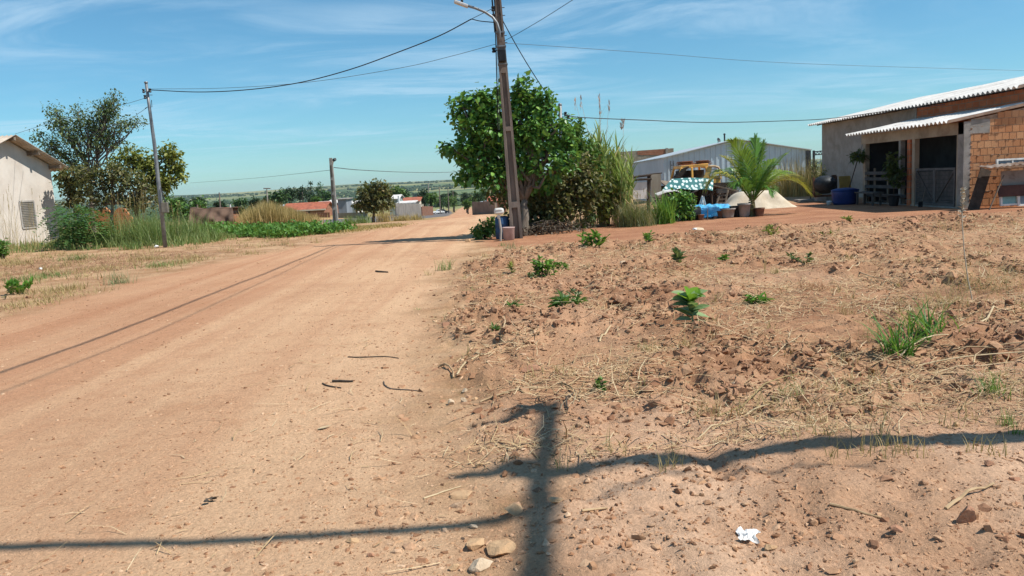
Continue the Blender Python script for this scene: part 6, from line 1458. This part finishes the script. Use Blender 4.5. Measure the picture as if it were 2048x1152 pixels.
shoot(1085, 560, 'bushy bright green weed at the road side of the lot', .23, LFBRIGHT, 150, .055, .3, spread=.085, n6=True); shoot(1118, 548, 'lower green weed touching the bushy bright one', .15, LFBRIGHT, 60, .05, .3, spread=.07)
shoot(1136, 645, 'drooping green weed with narrow leaves in the middle of the lot edge', .09, LFMID, 70, .085, .16, spread=.06, up=.3); shoot(1040, 630, 'small narrow leaved weed left of the drooping weed', .06, LFMID, 22, .07, .16, spread=.04); shoot(1140, 606, 'pale low weed just above the drooping weed', .06, LFGREY, 26, .06, .2, spread=.05)
shoot(1002, 684, 'little narrow leaved weed on the clods by the road', .05, LFMID, 18, .06, .15, spread=.03); shoot(1360, 540, 'upright dark green seedling behind the big sapling', .24, LFGREY, 24, .10, .22, spread=.03, up=.8); shoot(1520, 618, 'low palmate weed with drooping green leaves', .10, LFBRIGHT, 34, .085, .16, spread=.05, up=.1)
shoot(1208, 800, 'tiny leafy seedling at the front of the lot', .07, LFMID, 24, .032, .3, spread=.02); shoot(1024, 556, 'thin brownish green seedling left of the bushy weed', .14, LFYEL, 16, .06, .25, spread=.02); shoot(1058, 566, 'drooping fern like seedling before the bushy weed', .10, LFGREY, 22, .06, .2, spread=.05)
shoot(1188, 505, 'leafy green weed at the driveway edge of the lot', .26, LFBRIGHT, 60, .12, .22, spread=.11, up=.6); shoot(1300, 497, 'small green weed on the driveway edge right of the leafy one', .17, LFBRIGHT, 28, .09, .2, spread=.06, up=.6); shoot(1165, 500, 'pale grey green weed left of the leafy weed', .2, LFGREY, 30, .07, .2, spread=.08)
shoot(1545, 478, 'yellow green weed far back in the lot', .18, LFYEL, 30, .09, .2, spread=.07); shoot(1648, 485, 'flat bright weed at the far edge of the lot', .07, LFYEL, 30, .08, .2, spread=.1); shoot(1450, 533, 'small flat bright weed behind the palmate one', .07, LFBRIGHT, 22, .06, .3, spread=.05); shoot(1615, 540, 'greyish low weed in the far right of the lot', .12, LFGREY, 36, .07, .2, spread=.09); shoot(1720, 448, 'yellow green low weed at the right driveway edge', .08, LFYEL, 30, .08, .2, spread=.12)
def gtuft(px, py, lab, n, h, lean, w, sp, mt, pl=None, group='grass tufts in the lot and on the road edge'): return tuft('grass_tuft', lab, 'grass', gpp(px, py), n, h, lean, w, sp, mt, pl, group)
gtuft(1800, 735, 'broad bladed green grass tuft behind the pale reddish stone', 80, .27, .28, .019, .05, leafm('lot_grass', (.05, .17, .025), (.14, .30, .05), tr=.4)); gtuft(1850, 705, 'long bladed green grass tuft right of the broad bladed one', 70, .25, .38, .015, .08, bpy.data.materials['lot_grass'])
gtuft(1895, 640, 'sparse wiry dry grass tuft at the right of the lot', 150, .34, .62, .0032, .16, DRYG); gtuft(1980, 600, 'wiry brown and green grass tuft at the right edge of the view', 180, .36, .62, .0032, .2, DRYG); gtuft(1990, 810, 'green grass tuft at the right edge of the foreground', 70, .13, .12, .006, .05, bpy.data.materials['lot_grass'])
gtuft(2012, 880, 'dark green tuft in the pole shadow at the right', 50, .09, .05, .005, .025, GRG); gtuft(2030, 905, 'tiny bright tuft below the dark tuft at the right', 26, .06, .04, .004, .02, bpy.data.materials['lot_grass']); gtuft(1420, 860, 'thin tan grass tuft at the front of the lot', 60, .16, .16, .003, .07, DRYG); gtuft(1560, 850, 'flattened tan and green grass tuft near the pole shadow', 90, .13, .20, .004, .12, DRYG); gtuft(1690, 835, 'low tan grass tuft right of the flattened one', 70, .10, .18, .004, .12, DRYG)
gtuft(1295, 722, 'pair of small thin green grass tufts below the sapling', 60, .09, .05, .003, .05, GRG); gtuft(1575, 830, 'greenish grass tuft in front of the tan one', 40, .1, .1, .004, .06, GRG); gtuft(890, 540, 'thin green grass tuft on the right edge of the road', 70, .22, .22, .008, .07, GRG); gtuft(858, 550, 'small dry grass tuft left of the thin green tuft on the road', 30, .12, .12, .007, .05, DRYG); gtuft(832, 620, 'tiny green tuft on the road', 18, .05, .06, .006, .03, GRG); gtuft(1020, 502, 'grey green tuft at the edge of the driveway near the pole', 60, .2, .16, .009, .07, leafm('sage_grass', (.13, .19, .08), (.24, .30, .14), tr=.3)); gtuft(1005, 492, 'low tuft beside the grey green tuft', 30, .1, .1, .009, .06, GRG); gtuft(945, 590, 'sparse weed tuft on the right road edge', 40, .1, .1, .006, .06, GRG)
gtuft(1690, 640, 'pale dry wisp of grass in the right middle of the lot', 50, .16, .16, .004, .06, DRYG); gtuft(1630, 590, 'reddish brown dry tuft of grass in the middle of the lot', 160, .12, .16, .005, .11, leafm('rust_grass', (.30, .15, .06), (.42, .23, .10), tr=.2)); gtuft(1745, 700, 'dry upright wisp left of the broad bladed tuft', 26, .28, .1, .003, .05, DRYG); gtuft(1530, 560, 'single dark wiry grass stem tuft in the lot', 8, .5, .2, .006, .01, DRYG); gtuft(1900, 470, 'dry grass at the far right corner of the lot', 70, .3, .25, .006, .25, DRYG)
# tall pale dry stalk on the right
b = gpp(1945, 612); t = thing('dry_stalk', 'tall pale dry flower stalk standing in the right of the lot', 'plant', b); P = [D(1942, 600, b[1]), D(1936, 560, b[1]), D(1928, 500, b[1]), D(1924, 440, b[1]), D(1926, 380, b[1])]; P[0] = b - (0, 0, .02)
STK = pm('pale_stalk', (.52, .46, .36), (.40, .34, .26), 8, .8); mb = MB(); mb.tube(P, [.007, .006, .005, .005, .003], 6); mb.build('stalk', STK, t); mb = MB()
for i in range(46):
    s = rng.random(); q = P[3] + (P[4] - P[3]) * (s * 1.1 - .05) + np.array([*rng.normal(0, .012, 2), 0]); leaves(mb, q[None], nrm(rdir(1) * .7 + np.array([0, 0, .6])), np.array([.035 + .03 * rng.random()]), .3)
mb.tube([P[3] + (0, 0, .04), P[3] + (-.05, 0, .06)], .003, 4); mb.build('seed_pods', STK, t)
# left verge plants
gtuft(240, 568, 'pale grey green wispy tuft on the left verge', 90, .26, .24, .008, .12, bpy.data.materials['sage_grass'], None, 'tufts on the left verge')
for px, py, lab, h, mt in ((110, 583, 'thin dry brown sprig on the left verge right of the bright plant', .14, DRYG), (68, 607, 'low dry tan patch of grass below the bright plant', .07, DRYG), (20, 618, 'low brownish tuft at the left edge of the view', .07, DRYG), (140, 590, 'sparse tan tuft lying low on the sandy verge', .06, DRYG), (60, 562, 'green grassy patch behind the bright plant', .14, GRG), (100, 555, 'green and brown grassy patch right of the first one', .14, GRG), (330, 532, 'low olive grass patch beside the road on the left', .16, GRG), (290, 520, 'low brown grass patch in the litter on the left', .14, DRYG), (385, 522, 'tan grass patch nearer the left road edge', .12, DRYG), (200, 540, 'dry grass patch in the brown litter', .12, DRYG), (30, 530, 'brown grass patch in front of the grey house', .2, DRYG), (150, 520, 'brown and green grass patch before the feathery bush', .2, GRG)):
    tuft('grass_patch', lab, 'grass', gpp(px, py), 200, h, h * 1.1, .011, .28, mt, None, 'tufts on the left verge')
shoot(28, 590, 'low bright green leafy plant on the left verge', .17, LFBRIGHT, 80, .09, .3, spread=.07, up=.9, name='bright_plant', cat='plant', group=None); shoot(10, 600, 'brown dead stem beside the bright green plant', .2, LFDRY, 12, .06, .2, spread=.05, group=None)
mb = MB(); p = scatter_px([(-60, 570), (120, 555), (330, 530), (470, 505), (330, 505), (100, 520), (-60, 530)], 2600); P_ = len(p); tag(straw_mb(p, .08 + .2 * rng.random(P_), .004 + .004 * rng.random(P_), .2).build('leaf_litter', islemat('litter', [(.24, .12, .065), (.36, .20, .11), (.18, .095, .055), (.46, .31, .18)])), 'brown dry litter spread on the ground left of the road', 'litter', kind='stuff')
# stones one can pick out
S = [(1005, 1112, .15, .085, ROCKO, 'largest ochre blocky stone at the bottom beside the pole shadow'), (950, 1100, .11, .06, ROCKO, 'ochre crumbly stone left of the largest stone'), (965, 1145, .10, .06, ROCKP, 'pale stone cut by the bottom edge left of the shadow'), (1030, 1045, .10, .055, ROCKO, 'ochre stone lying in the pole shadow'), (1115, 1042, .075, .04, ROCKO, 'pale flat stone just right of the pole shadow'), (948, 1058, .04, .025, ROCKP, 'small pale stone above the crumbly stone'), (702, 1086, .055, .03, ROCKO, 'flattish ochre stone on the road near the bottom'), (742, 1112, .03, .025, ROCKR, 'small dark reddish stone right of the flattish one'), (910, 1140, .045, .03, ROCKO, 'small ochre stone at the bottom edge of the road'), (930, 785, .05, .035, ROCKP, 'pale stone at the head of the roadside stone group'), (900, 812, .06, .05, ROCKP, 'pale stone with a flat top in the roadside group'), (925, 808, .055, .05, ROCKP, 'pale angular stone right in the roadside group'), (948, 800, .05, .03, ROCKO, 'ochre stone at the right of the roadside group'), (1062, 765, .14, .07, ROCKR, 'long reddish broken brick like stone in the clods'), (1855, 752, .13, .09, ROCKR, 'smooth pale reddish stone before the broad bladed grass'), (1098, 582, .16, .09, ROCKR, 'square reddish stone below the bushy weed'), (1245, 540, .12, .07, ROCKP, 'pale stone lying far back in the lot'), (1398, 477, .28, .09, ROCKP, 'heap like pale stone at the driveway edge'), (1390, 478, .12, .07, WHITEP, 'white stone chip beside the pale driveway stone'), (890, 662, .12, .07, ROCKR, 'dark reddish clod at the road edge of the lot'), (1770, 885, .04, .03, ROCKO, 'small ochre stone near the right end of the pole shadow'), (1915, 880, .05, .03, ROCKO, 'ochre stone further right near the pole shadow'), (1470, 812, .035, .03, ROCKP, 'small pale stone in the tan grass at the front'), (1935, 1115, .085, .075, ROCKR, 'brown upright stone at the bottom right'), (1795, 1120, .05, .025, ROCKR, 'long flat dark stone at the bottom right'), (1975, 990, .05, .03, ROCKR, 'reddish stone on the mound at the right'), (2030, 1010, .045, .03, ROCKR, 'reddish stone at the right edge on the mound'), (1545, 1150, .05, .03, ROCKO, 'rounded stone cut by the bottom edge below the paper'), (1830, 455, .35, .14, ROCKR, 'big dark clod at the far right edge of the lot'), (960, 945, .05, .03, ROCKO, 'flat ochre stone left of the upper shadow bar'), (925, 1002, .13, .03, ROCKO, 'flat pale slab lying left of the pole shadow'), (1005, 940, .035, .028, ROCKO, 'small ochre stone by the upper shadow bar')]
for i, (px, py, w, h, mt, lab) in enumerate(S): rock(px, py, w, h, mt, lab, 'stones lying on the road edge and lot', 200 + i, 'stone', 11)
# sticks
def stick(px0, py0, px1, py1, r, mt, lab, lift=.0, wob=.02, name='stick'):
    a, b = gpp(px0, py0), gpp(px1, py1); t = np.linspace(0, 1, 7)[:, None]; P = a + (b - a) * t; LL = np.linalg.norm(b - a); pp = np.array([-(b - a)[1], (b - a)[0]]) / LL; P[:, :2] += pp * (np.sin(t * math.pi) * rng.normal(0, wob) * 2.5 + np.sin(t * 2 * math.pi + .3) * rng.normal(0, wob)) * LL + rng.normal(0, wob * .12, (7, 2)) * LL; zz = hgt(P[:, 0], P[:, 1]); zz = np.maximum(zz, zz[0] + (zz[-1] - zz[0]) * t[:, 0]) if wob < .03 else zz; P[:, 2] = zz + r * .8 + lift * np.sin(t[:, 0] * math.pi) * .5
    return tag(MB().tube(P, np.linspace(r, r * .6, 7), 6).build(name, mt, None, a), lab, 'stick', 'sticks and stalks on the ground')
DRYS = pm('dry_stick', (.46, .33, .19), (.33, .22, .12), 9, .85, stretch=(1, 1, 1)); PALES = pm('pale_straw', (.56, .44, .27), (.44, .33, .19), 8, .8)
stick(697, 714, 798, 717, .006, BARKD, 'long straight thin stick on the right of the road'); stick(645, 768, 682, 776, .007, BARKD, 'curved dark twig lying on the road', wob=.06); stick(665, 764, 706, 764, .012, BARKD, 'short dark knobbly twig above the curved one', wob=.05); stick(768, 764, 836, 780, .006, BARK, 'bent brown twig right of the knobbly twig', wob=.04); stick(752, 543, 776, 545, .018, BARKD, 'short dark stick far up the road'); stick(848, 1001, 922, 980, .005, PALES, 'straight greenish straw at the road edge', wob=.005)
stick(880, 735, 908, 758, .010, DRYS, 'forked dry stick at the road edge', .04, .05); stick(915, 757, 985, 722, .008, PALES, 'pale split cane stalk on the clods', .03, .02); stick(941, 722, 978, 728, .009, PALES, 'short pale husk beside the split cane', .02, .02); stick(1165, 1055, 1215, 1042, .007, DRYS, 'short dry stalk right of the pole shadow', wob=.01); stick(1660, 1068, 1765, 1084, .006, DRYS, 'thin dry stalk on the smooth soil at the right', wob=.015)
stick(1795, 745, 1900, 712, .007, PALES, 'long pale stalk leaning over the reddish stone', .12, .01); stick(1810, 735, 2060, 728, .006, DRYS, 'long dry stalk lying behind the reddish stone', .05, .01); stick(1825, 760, 2060, 742, .006, PALES, 'pale stalk lying before the reddish stone', .04, .01); stick(1930, 700, 2040, 640, .009, PALES, 'thick pale stalk slanting at the right', .06, .02); stick(1430, 860, 1660, 750, .004, DRYG, 'long thin green brown stem lying over the front grass', .10, .01); stick(1395, 890, 1480, 868, .005, PALES, 'pale straw crossing the tan grass', .02); stick(1200, 700, 1222, 672, .010, PALES, 'short upright pale stub in the middle of the lot', .03); stick(1490, 855, 1540, 845, .006, PALES, 'pale stalk near the tan grass front', .02); stick(1890, 1080, 1985, 1035, .008, DRYS, 'forked dry branch on the mound at the bottom right', .04, .03); stick(1690, 560, 1720, 545, .007, PALES, 'pale broken stalk in the far right of the lot', .03)
stick(1780, 775, 2050, 752, .005, PALES, 'fine straw lying below the pale stalk at the right', .02, .008); stick(1860, 722, 2050, 735, .005, DRYS, 'fine dry stalk crossing behind the reddish stone', .03, .01); stick(1750, 700, 1830, 716, .005, PALES, 'short straw left of the broad bladed tuft', .02, .01); stick(1540, 745, 1600, 700, .004, PALES, 'short straw in the straw bed left of the tufts', .03, .01); stick(1720, 560, 1800, 590, .008, DRYS, 'dry stalk across the far lot near the rusty tuft', .03, .01); stick(1090, 800, 960, 815, .010, DRYS, 'long curved dry root on the clods left', .02, .03); stick(1210, 770, 1120, 800, .007, DRYS, 'long thin dry root in the clods right', .02, .03); stick(1150, 850, 1130, 790, .007, BARKD, 'dark bent root stub at the front of the lot', .05, .05)
b = gpp(648, 855); t = tag(MB().prism([b + (-.045, -.02, .006), b + (.0, -.022, .012), b + (.045, .02, .02), b + (.03, .03, .014), b + (-.02, .018, .008)], (0, 0, .003)).build('bark_flake', PALES, None, b), 'pale flat flake of bark on the road', 'bark')
b = gpp(418, 1002); mb = MB(); leaves(mb, b + rng.normal(0, .006, (6, 3)) + (0, 0, .012), rdir(6) * np.array([1, 1, .3]), np.full(6, .045), .3); tag(mb.build('dead_leaf', BARKD, None, b), 'dark curled dead leaf on the bare road', 'leaf')
# crumpled white paper
b = gpp(1497, 1118); n = 16; V = []
for j in range(n):
    for i in range(n):
        s, r = i / (n - 1) - .5, j / (n - 1) - .5; q = float(fbm(np.array([s * 3.2 + 3]), np.array([r * 3.2]), 88, 2)[0]); sh_ = .8 + .25 * math.sin(r * 7)
        V.append(b + np.array([s * .088 * sh_ + r * .025, r * .10 - s * .02, .018 + .022 * q + .02 * max(0, .3 - abs(s))]))
mb = MB(); f = [(j * n + i, j * n + i + 1, (j + 1) * n + i + 1, (j + 1) * n + i) for j in range(n - 1) for i in range(n - 1)]; mb.add(V, f); mb.add([v - np.array([0, 0, .001]) for v in V], [q[::-1] for q in f])
tag(mb.build('crumpled_paper', pm('white_paper', (.76, .74, .71), (.66, .63, .59), 6, .8, stain=(.5, .38, .27), sscale=9, samt=.5), None, b), 'crumpled white paper lying on the soil in the foreground', 'paper')
for px, py, w, lab in ((82, 541, .06, 'small white scrap in the litter on the left verge'), (308, 488, .14, 'white plastic scrap in the grass left of the steel pole'), (313, 498, .08, 'smaller white scrap below the plastic scrap')):
    b = gpp(px, py); mb = MB(); mb.add(cut_stone(int(px), (w, w * .5, w * .6), 6) + b + (0, 0, .06), IF2); tag(mb.build('plastic_scrap', WHITEP, None, b), lab, 'litter', 'white scraps on the left')
# ================================================================== sun, sky, camera
sun = bpy.data.lights.new('sun', 'SUN'); sun.energy = 4.7; sun.angle = math.radians(.5); sun.color = (1, .95, .87)
so = bpy.data.objects.new('sun', sun); col.objects.link(so); so.rotation_euler = TOSUN.to_track_quat('Z', 'Y').to_euler(); so.location = (20, -5, 30)
w = bpy.data.worlds.new('World'); scene.world = w; w.use_nodes = True
t = w.node_tree; t.nodes.clear()
out = t.nodes.new('ShaderNodeOutputWorld'); bg = t.nodes.new('ShaderNodeBackground'); t.links.new(bg.outputs[0], out.inputs[0])
sky = nd(t, 'ShaderNodeTexSky', sky_type='NISHITA', sun_disc=False, sun_elevation=SUN_EL, sun_rotation=math.atan2(TOSUN.x, TOSUN.y), air_density=1.0, dust_density=.15, ozone_density=2.0, altitude=300)
tc = nd(t, 'ShaderNodeTexCoord'); sp = nd(t, 'ShaderNodeSeparateXYZ'); t.links.new(tc.outputs['Generated'], sp.inputs[0])
# thin streaky cloud on a layer high above
zz = math_(t, 'MAXIMUM', math_(t, 'ADD', sp.outputs[2], .06), .02)
cx = math_(t, 'DIVIDE', sp.outputs[0], zz); cy = math_(t, 'DIVIDE', sp.outputs[1], zz)
cb = nd(t, 'ShaderNodeCombineXYZ'); t.links.new(cx, cb.inputs[0]); t.links.new(cy, cb.inputs[1])
mp = nd(t, 'ShaderNodeMapping'); mp.inputs['Scale'].default_value = (.5, .95, 1); mp.inputs['Rotation'].default_value = (0, 0, .12); t.links.new(cb.outputs[0], mp.inputs['Vector'])
c1 = noise(t, mp.outputs[0], 1.15, 9, .66, .9); c2 = noise(t, cb.outputs[0], .33, 3, .5)
cl = math_(t, 'MULTIPLY', remap(t, c1, .42, .70), remap(t, c2, .34, .56))
cl = math_(t, 'MULTIPLY', cl, remap(t, sp.outputs[2], -.01, .10))
hs = nd(t, 'ShaderNodeHueSaturation'); hs.inputs['Saturation'].default_value = 1.0; hs.inputs['Hue'].default_value = .49; t.links.new(sky.outputs[0], hs.inputs['Color'])
c = mixc(t, 1.0, hs.outputs[0], (.46, .76, .90), 'MULTIPLY')
c = mixc(t, math_(t, 'MULTIPLY', cl, .50), c, (4.9, 6.4, 7.6))
t.links.new(c, bg.inputs[0]); bg.inputs[1].default_value = .105
hz_, ht, hb, ho = nt('haze_air'); ht.nodes.remove(hb)
pv = nd(ht, 'ShaderNodeVolumePrincipled'); pv.inputs['Color'].default_value = (.80, .90, 1, 1); pv.inputs['Density'].default_value = 7.5e-5; pv.inputs['Anisotropy'].default_value = .3
ht.links.new(pv.outputs[0], ho.inputs['Volume'])
mb = MB(); mb.span((-6600, -80, -90), (6600, 6600, 75)); hzb = mb.build('haze', hz_); tag(hzb, 'thin bluish haze in the air over the valley', 'haze', kind='stuff')
cam = bpy.data.cameras.new('camera'); co = bpy.data.objects.new('camera', cam); col.objects.link(co)
cam.sensor_width = 36; cam.lens = 36 * F / 2048; cam.clip_start = .05; cam.clip_end = 20000
M = Matrix(RM.tolist()).to_4x4(); M.translation = Vector(CAM); co.matrix_world = M
scene.camera = co
vs = scene.view_settings; vs.view_transform = 'Standard'; vs.look = 'None'; vs.exposure = 0.38; vs.gamma = 1.0
scene.cycles.max_bounces = 6; scene.cycles.transparent_max_bounces = 8
